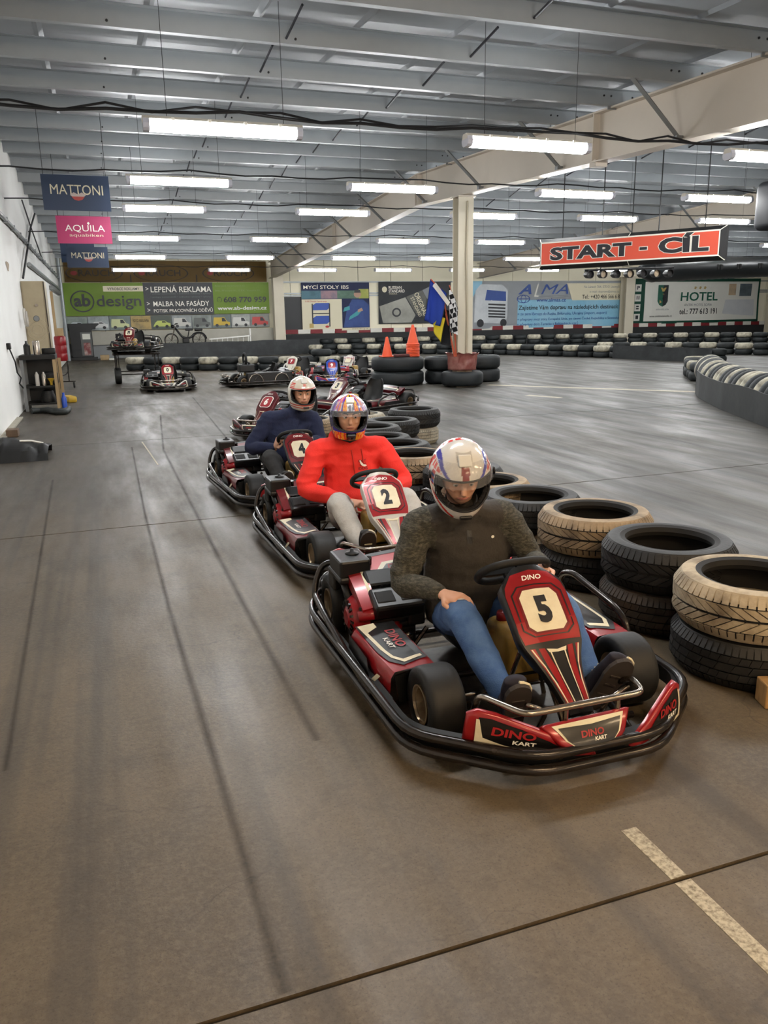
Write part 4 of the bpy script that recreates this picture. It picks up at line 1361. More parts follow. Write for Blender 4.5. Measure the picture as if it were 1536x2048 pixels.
def person(kart, label, helm, pose, cloth, lay, wearing_visor=True):
    """pose in the kart frame; the person stands as a thing of its own"""
    T = Matrix.Translation(kart.location) @ Matrix.Rotation(kart.rotation_euler.z, 4, 'Z')
    hm = Matrix.Translation(Vector(pose['head'])) @ Matrix.Rotation(pose['turn'], 4, 'Z') @ Matrix.Rotation(pose['nod'], 4, 'X') @ Matrix.Rotation(pose.get('tilt', 0.0), 4, 'Y')
    hips, chest, neck = Vector(pose['hips']), Vector(pose['chest']), Vector(pose['neck'])
    shL, shR = Vector(pose['shL']), Vector(pose['shR'])
    # ---- skin: one continuous body
    bm = nb()
    kx = 0.86
    add_sweep(bm, [(hips, 0.15, 0.11), (hips.lerp(chest, 0.5), 0.14, 0.10), (chest, 0.15, 0.10), ((shL + shR) / 2, 0.12, 0.08), (neck, 0.058, 0.058), (rot_to(hm, (0, 0.015, -0.06)), 0.055, 0.058)])
    # skull, jaw, nose, brow, cheeks, ears
    def hs(p, rx, ry):
        return (rot_to(hm, p), rx, ry, rot_to(hm, (1, 0, 0)) - rot_to(hm, (0, 0, 0)))
    add_sweep(bm, [hs((0, -0.055, -0.105), 0.026, 0.024), hs((0, -0.045, -0.085), 0.045, 0.050), hs((0, -0.025, -0.05), 0.068, 0.070), hs((0, -0.015, -0.01), 0.075, 0.082), hs((0, -0.008, 0.03), 0.077, 0.088), hs((0, 0.0, 0.07), 0.066, 0.080), hs((0, 0.0, 0.095), 0.042, 0.052)], 18)
    add_sweep(bm, [hs((0, -0.093, 0.012), 0.008, 0.009), hs((0, -0.101, -0.008), 0.010, 0.011), hs((0, -0.112, -0.028), 0.0135, 0.012), hs((0, -0.102, -0.040), 0.014, 0.010)], 10)
    for s in (-1, 1):
        add_sweep(bm, [hs((s * 0.012, -0.093, 0.021), 0.006, 0.007), hs((s * 0.032, -0.090, 0.027), 0.007, 0.008), hs((s * 0.050, -0.072, 0.024), 0.006, 0.007)], 8)
        add_sweep(bm, [hs((s * 0.030, -0.078, -0.028), 0.016, 0.012), hs((s * 0.045, -0.062, -0.022), 0.015, 0.012)], 8)
        add_sweep(bm, [hs((s * 0.070, 0.005, -0.02), 0.006, 0.012), hs((s * 0.078, 0.01, 0.0), 0.006, 0.016), hs((s * 0.074, 0.01, 0.018), 0.006, 0.012)], 8)
    add_sweep(bm, [hs((-0.020, -0.084, -0.060), 0.006, 0.007), hs((0, -0.090, -0.059), 0.008, 0.008), hs((0.020, -0.084, -0.060), 0.006, 0.007)], 8)
    for side, sh in (('L', shL), ('R', shR)):
        el, wr = Vector(pose['el' + side]), Vector(pose['wr' + side])
        add_sweep(bm, limb([((shL + shR) / 2).lerp(sh, 0.5), sh, sh.lerp(el, 0.5), el, el.lerp(wr, 0.5), wr], [0.05, 0.048, 0.044, 0.036, 0.036, 0.025]))
        h = pose['hand' + side]
        add_hand(bm, wr, h[0], h[1], h[2], h[3], pose.get('hand_scale', 1.0), h[4])
        kn, an = Vector(pose['kn' + side]), Vector(pose['an' + side])
        hp = hips + Vector((0.085 * (-1 if side == 'L' else 1), -0.02, 0.0))
        add_sweep(bm, limb([hips, hp, hp.lerp(kn, 0.5), kn, kn.lerp(an, 0.4), an], [0.06, 0.065, 0.06, 0.045, 0.045, 0.03]))
        toe = Vector(pose['toe' + side])
        add_sweep(bm, [(an, 0.026, 0.026), (an.lerp(toe, 0.25), 0.022, 0.02), (an.lerp(toe, 0.5), 0.018, 0.016)], 10)
    body = obj('person', remeshed('person', bm, 0.0055, 3), m_skin)
    body.matrix_world = T
    tag(body, label, 'person')
    # ---- eyes, brows, mouth
    for s in (-1, 1):
        c = rot_to(hm, (s * 0.031, -0.083, 0.008))
        e = nb(); bmesh.ops.create_uvsphere(e, u_segments=14, v_segments=10, radius=0.0125)
        for v in e.verts: v.co += c
        eo = obj('eye', e, m_eye, body, smooth=True)
        g = Vector(pose.get('gaze', (0, -1, 0)))
        g = (hm.to_3x3() @ g).normalized()
        e = nb(); bmesh.ops.create_uvsphere(e, u_segments=12, v_segments=8, radius=0.0065)
        for v in e.verts: v.co += c + g * 0.0085
        obj('iris', e, m_iris, eo, smooth=True)
        obj('eyelid', tube([rot_to(hm, (s * x, y, z)) for x, y, z in ((0.017, -0.092, 0.012), (0.025, -0.0965, 0.0185), (0.034, -0.0955, 0.0185), (0.046, -0.085, 0.011))], 0.0034, 6), m_skin, eo, smooth=True)
        obj('eyebrow', tube([rot_to(hm, (s * x, y, z)) for x, y, z in ((0.014, -0.100, 0.026), (0.026, -0.101, 0.033), (0.040, -0.093, 0.034), (0.052, -0.079, 0.028))], [0.0035, 0.005, 0.0045, 0.002], 6), m_hairm, body, smooth=True)
    obj('mouth', tube([rot_to(hm, (x, y, -0.060)) for x, y in ((-0.024, -0.088), (-0.01, -0.0965), (0.01, -0.0965), (0.024, -0.088))], [0.002, 0.005, 0.005, 0.002], 6), m_lip, body, smooth=True)
    # ---- top
    bm = nb()
    mid = hips.lerp(chest, 0.5)
    wd = cloth.get('w', 1.0)
    add_sweep(bm, [(hips + Vector((0, 0.0, -0.02)), 0.175 * wd, 0.135), (hips + Vector((0, -0.01, 0.06)), 0.19 * wd, 0.15 * wd), (mid + Vector((0, -0.01, 0)), 0.19 * wd, 0.15 * wd), (chest, 0.195, 0.135), (chest.lerp((shL + shR) / 2, 0.7), 0.175, 0.11), ((shL + shR) / 2 + Vector((0, 0, 0.03)), 0.12, 0.085), (neck, 0.075, 0.072), (neck + (Vector(pose['head']) - neck) * 0.35, 0.068, 0.068)], 20)
    for side, sh in (('L', shL), ('R', shR)):
        el, wr = Vector(pose['el' + side]), Vector(pose['wr' + side])
        add_sweep(bm, limb([((shL + shR) / 2).lerp(sh, 0.55), sh, sh.lerp(el, 0.5), el, el.lerp(wr, 0.5), wr], [0.07, 0.072 * cloth.get('arm', 1), 0.066 * cloth.get('arm', 1), 0.056 * cloth.get('arm', 1), 0.050 * cloth.get('arm', 1), 0.034]))
    for sh in (shL, shR):
        add_sweep(bm, [(neck + Vector((0, 0.01, 0.0)), 0.062, 0.062, (0, 1, 0)), (neck.lerp(sh, 0.45) + Vector((0, 0, -0.012)), 0.082, 0.066, (0, 1, 0)), (neck.lerp(sh, 0.85) + Vector((0, 0, 0.0)), 0.080, 0.070, (0, 1, 0)), (sh, 0.07, 0.065, (0, 1, 0))], 14)
        add_sweep(bm, [(chest + Vector((0, 0.0, -0.05)), 0.10, 0.11), (chest.lerp(sh, 0.6), 0.08, 0.09), (sh, 0.066, 0.066)], 14)
    if lay == 'hood':
        back = neck + Vector((0, 0.07, 0.0))
        add_sweep(bm, [(neck + Vector((-0.085, -0.03, 0.0)), 0.03, 0.035), (neck + Vector((-0.10, 0.03, 0.025)), 0.035, 0.045), (neck + Vector((0, 0.085, 0.03)), 0.05, 0.05), (neck + Vector((0.10, 0.03, 0.025)), 0.035, 0.045), (neck + Vector((0.085, -0.03, 0.0)), 0.03, 0.035)], 10)
    top = obj(cloth['name'], remeshed(cloth['name'], bm, 0.0075, 5, cloth.get('wr', (0.009, 8.0))), cloth['top'], body)
    top['label'] = cloth['label']
    if 'top2' in cloth:
        top.data.materials.append(cloth['top2'])
        for pl in top.data.polygons:
            c = pl.center
            best = 9.0
            for side, sh in (('L', shL), ('R', shR)):
                for a, b in ((sh, Vector(pose['el' + side])), (Vector(pose['el' + side]), Vector(pose['wr' + side]))):
                    t = max(0.0, min(1.0, (c - a).dot(b - a) / (b - a).length_squared))
                    best = min(best, (c - (a + (b - a) * t)).length)
            rag = abs(c.x - chest.x) > 0.115 + 0.55 * max(0.0, chest.z + 0.12 - c.z) - 0.35 * max(0.0, c.z - chest.z - 0.08)
            if not (best < 0.092 and rag):
                pl.material_index = 1
    # ---- trousers and shoes
    bm = nb()
    add_sweep(bm, [(hips + Vector((0, 0.06, -0.03)), 0.15, 0.10), (hips + Vector((0, 0.0, -0.01)), 0.175, 0.125), (hips + Vector((0, -0.02, 0.06)), 0.165, 0.12)], 16)
    for side in 'LR':
        kn, an = Vector(pose['kn' + side]), Vector(pose['an' + side])
        hp = hips + Vector((0.085 * (-1 if side == 'L' else 1), -0.03, 0.0))
        lg = cloth.get('leg', 1.0)
        add_sweep(bm, limb([hips.lerp(hp, 0.5), hp, hp.lerp(kn, 0.5), kn, kn.lerp(an, 0.45), an + (kn - an).normalized() * 0.02], [0.085, 0.098 * lg, 0.088 * lg, 0.068 * lg, 0.062 * lg, 0.044 * lg]))
    tr = obj(cloth['legs_name'], remeshed(cloth['legs_name'], bm, 0.0075, 5, (0.005, 10.0)), cloth['legs'], body)
    tr['label'] = cloth['legs_label']
    for side in 'LR':
        an, toe = Vector(pose['an' + side]), Vector(pose['toe' + side])
        d = (toe - an).normalized()
        dn = Vector(pose.get('sole' + side, (0, -0.8, -0.6)))      # towards the sole
        dn = (dn - d * dn.dot(d)).normalized()
        x = d.cross(dn).normalized()
        L = (toe - an).length
        bm = nb()
        heel = an + dn * 0.035 - d * 0.055
        add_sweep(bm, [(heel, 0.030, 0.036, x), (an + dn * 0.02, 0.036, 0.052, x), (an + d * L * 0.35 + dn * 0.022, 0.040, 0.046, x), (an + d * L * 0.70 + dn * 0.028, 0.047, 0.034, x), (toe + dn * 0.024, 0.040, 0.024, x)], 14)
        add_sweep(bm, [(an - dn * 0.055, 0.040, 0.045, x), (an, 0.040, 0.05, x)], 12)
        sh_me = remeshed('shoe', bm, 0.006, 3)
        so = obj('shoe', sh_me, cloth['shoe'], body)
        bm = nb()
        outline = [(-0.064, 0.010), (-0.058, 0.024), (-0.04, 0.034), (0.02, 0.034), (L * 0.45, 0.040), (L * 0.70, 0.047), (L * 0.92, 0.045), (L + 0.015, 0.034), (L + 0.030, 0.016), (L + 0.035, 0.0)]
        poly = outline + [(a, -b) for a, b in reversed(outline[:-1])]
        add_prism(bm, poly, lambda u, v: an + dn * 0.062 + d * u + x * v, lambda u, v: an + dn * 0.078 + d * u + x * v)
        obj('sole', bm, cloth['sole'], so)
        for q in (0.15, 0.45, 0.7):
            b2 = nb(); add_prism(b2, [(L * q, -0.022), (L * q + 0.007, -0.022), (L * q + 0.007, 0.022), (L * q, 0.022)], lambda u, v: an + dn * 0.077 + d * u + x * v, lambda u, v: an + dn * 0.081 + d * u + x * v)
            obj('tread_bar', b2, cloth.get('tread', cloth['sole']), so)
        # edge stripe and laces
        b2 = nb()
        add_tube(b2, [an + dn * 0.060 + d * a + x * b for a, b in outline], 0.006, 5)
        obj('sole_edge', b2, m_cream, so)
        for q in (0.22, 0.34, 0.46):
            obj('lace', tube([an + d * L * q - dn * (0.024 - 0.02 * q) + x * xx for xx in (-0.024, 0, 0.024)], 0.0035, 5), cloth.get('lace', m_text_white), so)
    # ---- helmet, worn
    sh_me, pad, edge, visor = helmet_mesh(helm)
    hm2 = hm @ Matrix.Translation((0, 0.0, 0.0))
    ho = obj('helmet', sh_me, m_paint_h, body)
    ho.matrix_local = hm2 @ Matrix.Scale(1.05, 4)
    obj('padding', pad, m_pad, ho)
    obj('port_edge', edge, m_cable, ho)
    if wearing_visor:
        obj('visor', visor, m_visor, ho)
        for s in (-1, 1):
            obj('visor_pivot', lathe([(0, s * 0.008), (0.016, s * 0.006), (0.018, 0), (0, 0)], 14, 'x', (s * 0.122, -0.035, 0.03)), m_black, ho, smooth=True)
    obj('chin_vent', box((0, -0.168, -0.092), (0.05, 0.012, 0.016), rot=(-0.35, 0, 0), bevel=0.005), m_black, ho)
    obj('top_vent', box((0, -0.085, 0.113), (0.05, 0.05, 0.012), rot=(0.62, 0, 0), bevel=0.005), m_white_plastic, ho)
    obj('chin_strap', tube([(-0.06, -0.05, -0.13), (0, -0.06, -0.152), (0.06, -0.05, -0.13)], 0.007, 6), m_black, ho, smooth=True)
    return body, hm, T

WHITE, RED, BLUE, GREY, BLK = '#ece7df', '#d8211c', '#2b27a8', '#b8b5b2', '#17171a'
def helm5(p, a):
    x, y, z = p
    aa = abs(a)
    if y < 0.03 and z > 0.035:
        if abs(x) < 0.019 and z < 0.108:
            return '#8f1a1c' if abs(x) < 0.015 else WHITE
        if abs(x) < 0.03 and 0.108 < z < 0.128:
            return '#b9b6b0'
        d = math.hypot(abs(x) * 0.95, (z - 0.095) * 1.2)
        if d < 0.074: return '#dedcd8'
        if d < 0.089: return BLUE
        if d < 0.093: return WHITE
    if z > 0.118:
        return RED if abs(x) < 0.055 and abs(abs(x) - 0.022) > 0.005 else WHITE
    if z > 0.055 and 0.75 < aa < 1.5: return RED if abs(((aa * 4) % 1.0) - 0.5) > 0.12 else WHITE
    if z > 0.02 and 1.5 < aa < 2.7 and ((aa * 2.6 + z * 10) % 1.6) < 0.8: return RED
    if z > 0.03 and aa > 2.6: return RED
    if -0.01 < z < 0.05 and 1.12 < aa < 1.3: return BLUE if ((z * 40) % 1) < 0.5 else RED
    if z < -0.03 and 0.30 < aa < 1.6 and abs((z + 0.112) - (aa - 0.45) * 0.085) < 0.012: return RED
    if abs(z - 0.0) < 0.014 and 1.35 < aa < 2.0: return BLK
    if abs(z + 0.04) < 0.008 and 1.3 < aa < 2.6: return RED
    return WHITE
def helm2(p, a):
    x, y, z = p
    aa = abs(a)
    n = noise.noise(Vector((aa * 9, z * 22, 3.0 if a > 0 else 7.0)))
    if aa < 0.10 and z > 0.112: return '#f0eee8' if abs(x) > 0.007 or z < 0.124 else BLK
    if z > 0.045 and y < 0.06:
        if aa < 0.17 and z < 0.10: return '#d9dbe4' if n > -0.1 else '#6e7180'
        if 0.40 < aa < 0.50 or 1.0 < aa < 1.12: return '#4b2a93'
        if aa < 0.40: return '#f2c21c' if n > 0.05 else ('#e2491f' if n > -0.2 else '#f0b020')
        if aa < 1.0: return '#e8792c' if n > 0.1 else ('#cfd0d8' if n > -0.15 else '#9a4fb0')
        return '#b9bbd0' if n > 0 else '#3a2f7e'
    if z < -0.055:
        if z > -0.078 and aa < 1.2: return '#3e2a9c'
        if aa < 0.22: return BLK if z > -0.125 else '#efa42a'
        if aa < 1.3: return '#f0a62c' if n > -0.05 else ('#e23d2b' if n > -0.3 else '#f4d9a0')
    if aa >= 1.1: return '#2c2574' if n > -0.1 else '#3c3f52'
    return '#4b3aa0'
def helm4(p, a):
    x, y, z = p
    aa = abs(a)
    if 0.050 < z < 0.058 and aa < 1.3: return '#b92f2c'
    if 0.062 < z < 0.095 and 0.75 < a < 1.25: return '#d8d0c4'
    if 0.060 < z < 0.098 and -1.35 < a < -0.75 and (z * 90) % 1.0 < 0.6: return '#d0332e'
    if 0.075 < z < 0.095 and aa < 0.12: return '#dc8f86'
    if abs(z + 0.078) < 0.005 or abs(z + 0.100) < 0.005: return '#c4473f'
    return '#ded8cb'

def knit(name, a, b):
    return mat(name, a, 0.9, vary=(60, 0.8, b), bump=(150, 0.5), stretch=(1, 1, 2.4))
m_jumper = mat('charcoal_fleece', '#37332f', 0.9, vary=(50, 0.35, '#48433e'), bump=(120, 0.25))
m_jumper_sleeve = knit('flecked_grey_knit', '#35342d', '#6b675a')
m_jeans = mat('blue_denim', '#3c5d90', 0.85, vary=(6, 0.7, '#6d8fbd'), bump=(180, 0.3))
m_hoodie = mat('red_sweatshirt', '#e8332a', 0.9, vary=(6, 0.3, '#d32a21'), bump=(140, 0.2))
m_sweats = mat('light_grey_sweatpants', '#b9b5ae', 0.92, vary=(60, 0.4, '#a29e97'), bump=(140, 0.2))
m_navy = mat('navy_jumper', '#1b2340', 0.92, vary=(8, 0.4, '#242e52'), bump=(120, 0.25))
m_dktrous = mat('dark_grey_trousers', '#2c2c2d', 0.9, vary=(8, 0.4, '#3b3a3a'))
m_shoe = mat('navy_shoe', '#1f1d2b', 0.8, vary=(40, 0.4, '#2e2b3b'))
m_sole = mat('brown_black_sole', '#3a332f', 0.75, vary=(20, 0.3, '#2b2623'))
m_shoe2 = mat('black_shoe', '#1c1a1a', 0.7)

pose5 = dict(hips=(0.02, 0.16, 0.19), chest=(0.0, 0.13, 0.50), neck=(-0.05, 0.085, 0.705), head=(-0.095, -0.01, 0.872), turn=-0.24, nod=0.40, tilt=-0.03,
             shL=(-0.230, 0.115, 0.632), shR=(0.165, 0.115, 0.637), elL=(-0.335, 0.03, 0.415), wrL=(-0.245, -0.18, 0.425), elR=(0.275, 0.02, 0.44), wrR=(0.17, -0.215, 0.50),
             handL=((0.45, -0.85, 0.02), (-0.1, -0.1, 1.0), 1, 0.55, 0.5), handR=((-0.45, -0.85, 0.30), (0.25, 0.1, 1.0), -1, 0.85, 0.6),
             knL=(-0.205, -0.28, 0.365), knR=(0.215, -0.28, 0.365), anL=(-0.175, -0.625, 0.155), anR=(0.185, -0.61, 0.165), toeL=(-0.205, -0.715, 0.315), toeR=(0.225, -0.695, 0.320),
             soleL=(-0.15, -0.9, -0.3), soleR=(-0.25, -0.9, -0.3), gaze=(0, -1, -0.25))
P5, HM5, T5 = person(K5, 'driver in charcoal jumper and blue jeans wearing a white, red and blue helmet', helm5, pose5,
    dict(name='jumper', top=m_jumper_sleeve, top2=m_jumper, label='charcoal jumper with flecked sleeves', legs_name='jeans', legs=m_jeans, legs_label='faded blue jeans with a torn knee', shoe=m_shoe, sole=m_sole, w=1.1, arm=1.04), 'plain')
pose2 = dict(hips=(0.02, 0.16, 0.19), chest=(0.0, 0.17, 0.50), neck=(-0.015, 0.15, 0.71), head=(-0.03, 0.09, 0.875), turn=-0.20, nod=0.06, tilt=0.02,
             shL=(-0.230, 0.155, 0.648), shR=(0.195, 0.155, 0.648), elL=(-0.345, 0.08, 0.415), wrL=(-0.10, -0.10, 0.345), elR=(0.335, 0.05, 0.42), wrR=(0.19, -0.16, 0.38),
             handL=((0.7, -0.7, -0.1), (-0.3, -0.2, 1.0), 1, 0.6, 0.5), handR=((-0.5, -0.8, 0.1), (0.3, -0.2, 1.0), -1, 0.7, 0.5),
             knL=(-0.215, -0.26, 0.375), knR=(0.235, -0.26, 0.37), anL=(-0.175, -0.625, 0.155), anR=(0.185, -0.61, 0.165), toeL=(-0.185, -0.70, 0.325), toeR=(0.20, -0.69, 0.325),
             soleL=(-0.1, -0.9, -0.3), soleR=(-0.1, -0.9, -0.3), gaze=(0.35, -1, -0.02))
P2, HM2, T2 = person(K2, 'driver in red hoodie and grey sweatpants wearing a yellow and purple helmet', helm2, pose2,
    dict(name='hoodie', top=m_hoodie, label='bright red hooded sweatshirt', legs_name='sweatpants', legs=m_sweats, legs_label='light grey sweatpants', shoe=m_shoe2, sole=m_sole, tread=m_cream, w=1.06, arm=1.08, leg=1.08), 'hood')
pose4 = dict(hips=(0.02, 0.16, 0.19), chest=(0.06, 0.14, 0.50), neck=(0.13, 0.12, 0.69), head=(0.19, 0.06, 0.865), turn=-0.08, nod=0.14, tilt=0.0,
             shL=(-0.110, 0.14, 0.632), shR=(0.30, 0.14, 0.615), elL=(-0.295, 0.08, 0.40), wrL=(-0.13, -0.16, 0.435), elR=(0.33, 0.04, 0.42), wrR=(0.17, -0.20, 0.47),
             handL=((0.1, -0.7, 0.75), (-1.0, -0.2, 0.3), 1, 0.9, 0.6), handR=((-0.2, -0.75, 0.6), (0.8, 0.0, 0.5), -1, 0.9, 0.6),
             knL=(-0.205, -0.26, 0.36), knR=(0.215, -0.26, 0.36), anL=(-0.175, -0.625, 0.155), anR=(0.185, -0.61, 0.165), toeL=(-0.185, -0.70, 0.325), toeR=(0.20, -0.69, 0.325), gaze=(0.1, -1, -0.1))
P4, HM4, T4 = person(K4, 'driver in navy jumper and dark trousers wearing a cream white helmet', helm4, pose4,
    dict(name='jumper', top=m_navy, label='plain navy jumper', legs_name='trousers', legs=m_dktrous, legs_label='dark grey trousers', shoe=m_shoe2, sole=m_sole, w=1.05, arm=1.08, leg=1.05), 'plain', False)

# chest prints, zip and cords
def surf_front(o, x, z, lift=0.004):
    """front surface of a garment at (x,z) in its own frame"""
    ok, p, n, i = o.ray_cast(Vector((x, -0.6, z)), Vector((0, 1, 0)))
    return p + Vector((0, -lift, 0)) if ok else Vector((x, 0, z))
bpy.context.view_layer.update()
def part_of(body, nm):
    return [c for c in body.children if c.name.split('.')[0] == nm][0]
hd = part_of(P2, 'hoodie')
SF = lambda u, v: surf_front(hd, u, v)
cz = 0.545
for txt, z0, x0, x1 in (('ONLY', 0.570, 0.012, 0.070), ('GOOD', 0.545, 0.022, 0.070), ('IDEAS', 0.520, 0.012, 0.078)):
    letters(txt, (x0, z0, x1, z0 + 0.018), SF, mat('dark_print', '#3a1512', 0.8), hd, 0.01)
b = patch([(0.020, 0.583), (0.028, 0.585), (0.034, 0.572), (0.050, 0.556), (0.070, 0.550), (0.072, 0.543), (0.052, 0.540), (0.036, 0.548), (0.026, 0.562)], lambda u, v: surf_front(hd, u, v, 0.006), 1)
obj('chest_print', b, m_text_white, hd)
for x0, x1, z1 in ((-0.028, -0.012, 0.46), (0.045, 0.050, 0.555)):
    pts = [surf_front(hd, x0 + (x1 - x0) * k / 6, 0.655 + (z1 - 0.655) * k / 6, 0.003) for k in range(7)]
    obj('hood_cord', tube(pts, 0.004, 6), mat('red_cord', '#b52a22', 0.8), hd, smooth=True)
jm = part_of(P5, 'jumper')
obj('zip_flap', patch(rect_poly(-0.050, 0.560, -0.028, 0.615), lambda u, v: surf_front(jm, u, v, 0.004), 1), m_black, jm)
obj('chest_logo', patch(circle_poly(0.075, 0.575, 0.009, 0.006, 10), lambda u, v: surf_front(jm, u, v, 0.004)), m_text_white, jm)
jn = part_of(P5, 'jeans')
def surf_top(o, x, y, lift=0.004):
    ok, p, n, i = o.ray_cast(Vector((x, y, 1.2)), Vector((0, 0, -1)))
    return p + Vector((0, 0, lift)) if ok else Vector((x, y, 0))
obj('knee_tear', patch(circle_poly(-0.205, -0.275, 0.014, 0.008, 10), lambda u, v: surf_top(jn, u, v, 0.003)), mat('frayed_denim', '#c9c2b8', 0.9), jn)
# ================================================================== tyres
def car_tyre(R=0.318, w=0.20, r_in=0.198, seg=72, style=0):
    """tyre lying flat (axis z), base at z=0: carcass plus raised tread blocks"""
    h = w / 2
    Rb = R - 0.010
    prof = [(r_in, -h * 0.70), (r_in + 0.006, -h * 0.92), (r_in + 0.030, -h * 0.985), (r_in + 0.034, -h * 0.97), (R * 0.80, -h), (R * 0.90, -h * 0.95), (Rb * 0.965, -h * 0.80), (Rb, -h * 0.6), (Rb, h * 0.6),
            (Rb * 0.965, h * 0.80), (R * 0.90, h * 0.95), (R * 0.80, h), (r_in + 0.034, h * 0.97), (r_in + 0.030, h * 0.985), (r_in + 0.006, h * 0.92), (r_in, h * 0.70), (r_in + 0.012, h * 0.5), (R * 0.90, h * 0.55), (R * 0.90, -h * 0.55), (r_in + 0.012, -h * 0.5)]
    bm = lathe(prof, seg, 'z', (0, 0, h))
    def rad(z):
        t = abs(z) / h
        return R if t < 0.58 else R - (t - 0.58) * 0.13 * R / 0.318 * 0.62
    def block(a0, a1, z0, z1, skew=0.0):
        vs = []
        for dr in (0.0, -0.016):
            for (a, z) in ((a0, z0), (a1, z0), (a1 + skew, z1), (a0 + skew, z1)):
                r = rad(z) + dr
                vs.append(bm.verts.new((r * math.cos(a), r * math.sin(a), z + h)))
        for q in ((0, 1, 2, 3), (4, 5, 1, 0), (5, 6, 2, 1), (6, 7, 3, 2), (7, 4, 0, 3)):
            bm.faces.new([vs[k] for k in q])
    if style == 0:
        n = 60
        for k in range(n):
            a = 2 * PI * k / n; p = 2 * PI / n
            block(a, a + p * 0.80, -h * 0.90, -h * 0.52); block(a, a + p * 0.80, h * 0.52, h * 0.90)
        n = 40
        for k in range(n):
            a = 2 * PI * k / n; p = 2 * PI / n
            block(a, a + p * 0.84, -h * 0.46, -h * 0.06, p * 1.3); block(a + p * 1.3, a + p * 2.14, h * 0.06, h * 0.46, -p * 1.3)
    else:
        n = 72
        for k in range(n):
            a = 2 * PI * k / n; p = 2 * PI / n
            block(a, a + p * 0.78, -h * 0.90, -h * 0.56); block(a, a + p * 0.78, h * 0.56, h * 0.90)
        for z0, z1, m_ in ((-0.50, -0.22, 50), (-0.16, 0.16, 30), (0.22, 0.50, 50)):
            for k in range(m_):
                a = 2 * PI * k / m_; p = 2 * PI / m_
                block(a, a + p * 0.93, h * z0, h * z1, p * 0.25)
    return bm
m_tyre = mat('old_black_tyre', '#121212', 0.6, vary=(6, 0.55, '#232120'), bump=(60, 0.15))
m_tyre_brown = mat('dusty_tyre', '#241f1b', 0.7, vary=(5, 0.75, '#4b3a2a'), bump=(60, 0.15))
m_tyre_tan = mat('faded_white_tyre', '#a08c71', 0.75, vary=(7, 0.95, '#54473a'), bump=(50, 0.2))
m_tyre_white = mat('whitewashed_tyre', '#b5a68c', 0.75, vary=(7, 0.95, '#63533f'), bump=(50, 0.2))
m_tyre_grey = mat('worn_white_tyre', '#a8a08e', 0.75, vary=(6, 0.7, '#6d675b'), bump=(50, 0.2))
TY = [to_mesh(car_tyre(0.315, 0.20, 0.198, 72, 1), 'tyre', True, 30), to_mesh(car_tyre(0.310, 0.19, 0.19, 72, 1), 'tyre', True, 30), to_mesh(car_tyre(0.322, 0.215, 0.205, 72, 0), 'tyre', True, 30)]
HT = [0.20, 0.19, 0.215]
TR = {id(TY[0]): 0.315, id(TY[1]): 0.310, id(TY[2]): 0.322}
for t in TY:
    t.materials.append(m_tyre)
    t.materials.append(mat('tyre_inside', '#171616', 0.8))
    for pl in t.polygons:
        c = Vector((pl.center.x, pl.center.y, 0))
        d_ = pl.normal.dot(c.normalized())
        r_ = max(Vector((t.vertices[k].co.x, t.vertices[k].co.y, 0)).length for k in pl.vertices)
        rm = max(v.co.xy.length for v in (t.vertices[k] for k in pl.vertices))
        if (d_ < -0.2 and c.length > 0.2) or (len(pl.vertices) == 4 and d_ > 0.6 and 0.29 < rm < TR[id(t)] - 0.008 and abs(pl.center.z - 0.1) < 0.075):
            pl.material_index = 1
NAMES = {id(m_tyre): 'black', id(m_tyre_brown): 'dusty brown-black', id(m_tyre_tan): 'tan', id(m_tyre_white): 'whitewashed', id(m_tyre_grey): 'grey-white'}
def stack(x, y, items, where, dx=0.0):
    z = 0.0
    pos = ['bottom', 'top'] if len(items) == 2 else ['bottom', 'middle', 'top']
    if len(items) == 1:
        pos = ['single']
    for k, (ty, m) in enumerate(items):
        o = obj('tyre', TY[ty], m, loc=(x + (dx if k else 0), y + (dx * 0.5 if k else 0), z + 0.001), rot=(0, 0, random.uniform(0, 6)))
        tag(o, '%s car tyre, %s of the stack %s' % (NAMES[id(m)], pos[k], where), 'tyre', 'tyre stacks beside the queue of karts')
        z += HT[ty] + 0.001
random.seed(11)
T_, B_, N_, W_, G_ = m_tyre_tan, m_tyre, m_tyre_brown, m_tyre_white, m_tyre_grey
stack(2.515, 2.44, [(0, B_), (2, W_)], 'nearest the viewer beside the wooden block', 0.01)
stack(2.55, 3.03, [(0, N_), (2, B_)], 'beside the front kart wheel', 0.015)
stack(2.58, 3.68, [(0, B_), (2, T_)], 'third along from the wooden block', -0.01)
stack(2.47, 4.23, [(0, T_), (0, B_)], 'beside the shoulder of the driver in charcoal', 0.01)
stack(2.44, 4.80, [(1, N_), (0, T_)], 'just past the charcoal driver', 0.0)
stack(2.52, 5.36, [(1, B_), (1, B_)], 'behind the charcoal driver', 0.01)
stack(2.32, 5.90, [(0, B_), (2, T_)], 'beside the arm of the driver in red', 0.0)
stack(2.42, 6.55, [(0, G_), (0, B_)], 'behind the shoulder of the driver in red', 0.01)
stack(2.48, 7.15, [(1, G_), (1, B_)], 'beyond the shoulder of the driver in red', 0.0)
stack(2.58, 7.72, [(0, B_), (0, B_)], 'beside the helmet of the driver in red', 0.0)
stack(3.02, 8.28, [(1, N_), (1, B_)], 'in front of the raised pair of tyres', 0.0)
stack(3.50, 8.86, [(0, G_), (2, B_)], 'at the far end by kart number 3', 0.02)
stack(2.83, 8.90, [(0, N_), (1, G_)], 'half hidden by the yellow and purple helmet', 0.0)
stack(2.15, 8.72, [(1, B_), (0, T_)], 'between the two rear helmets', 0.0)

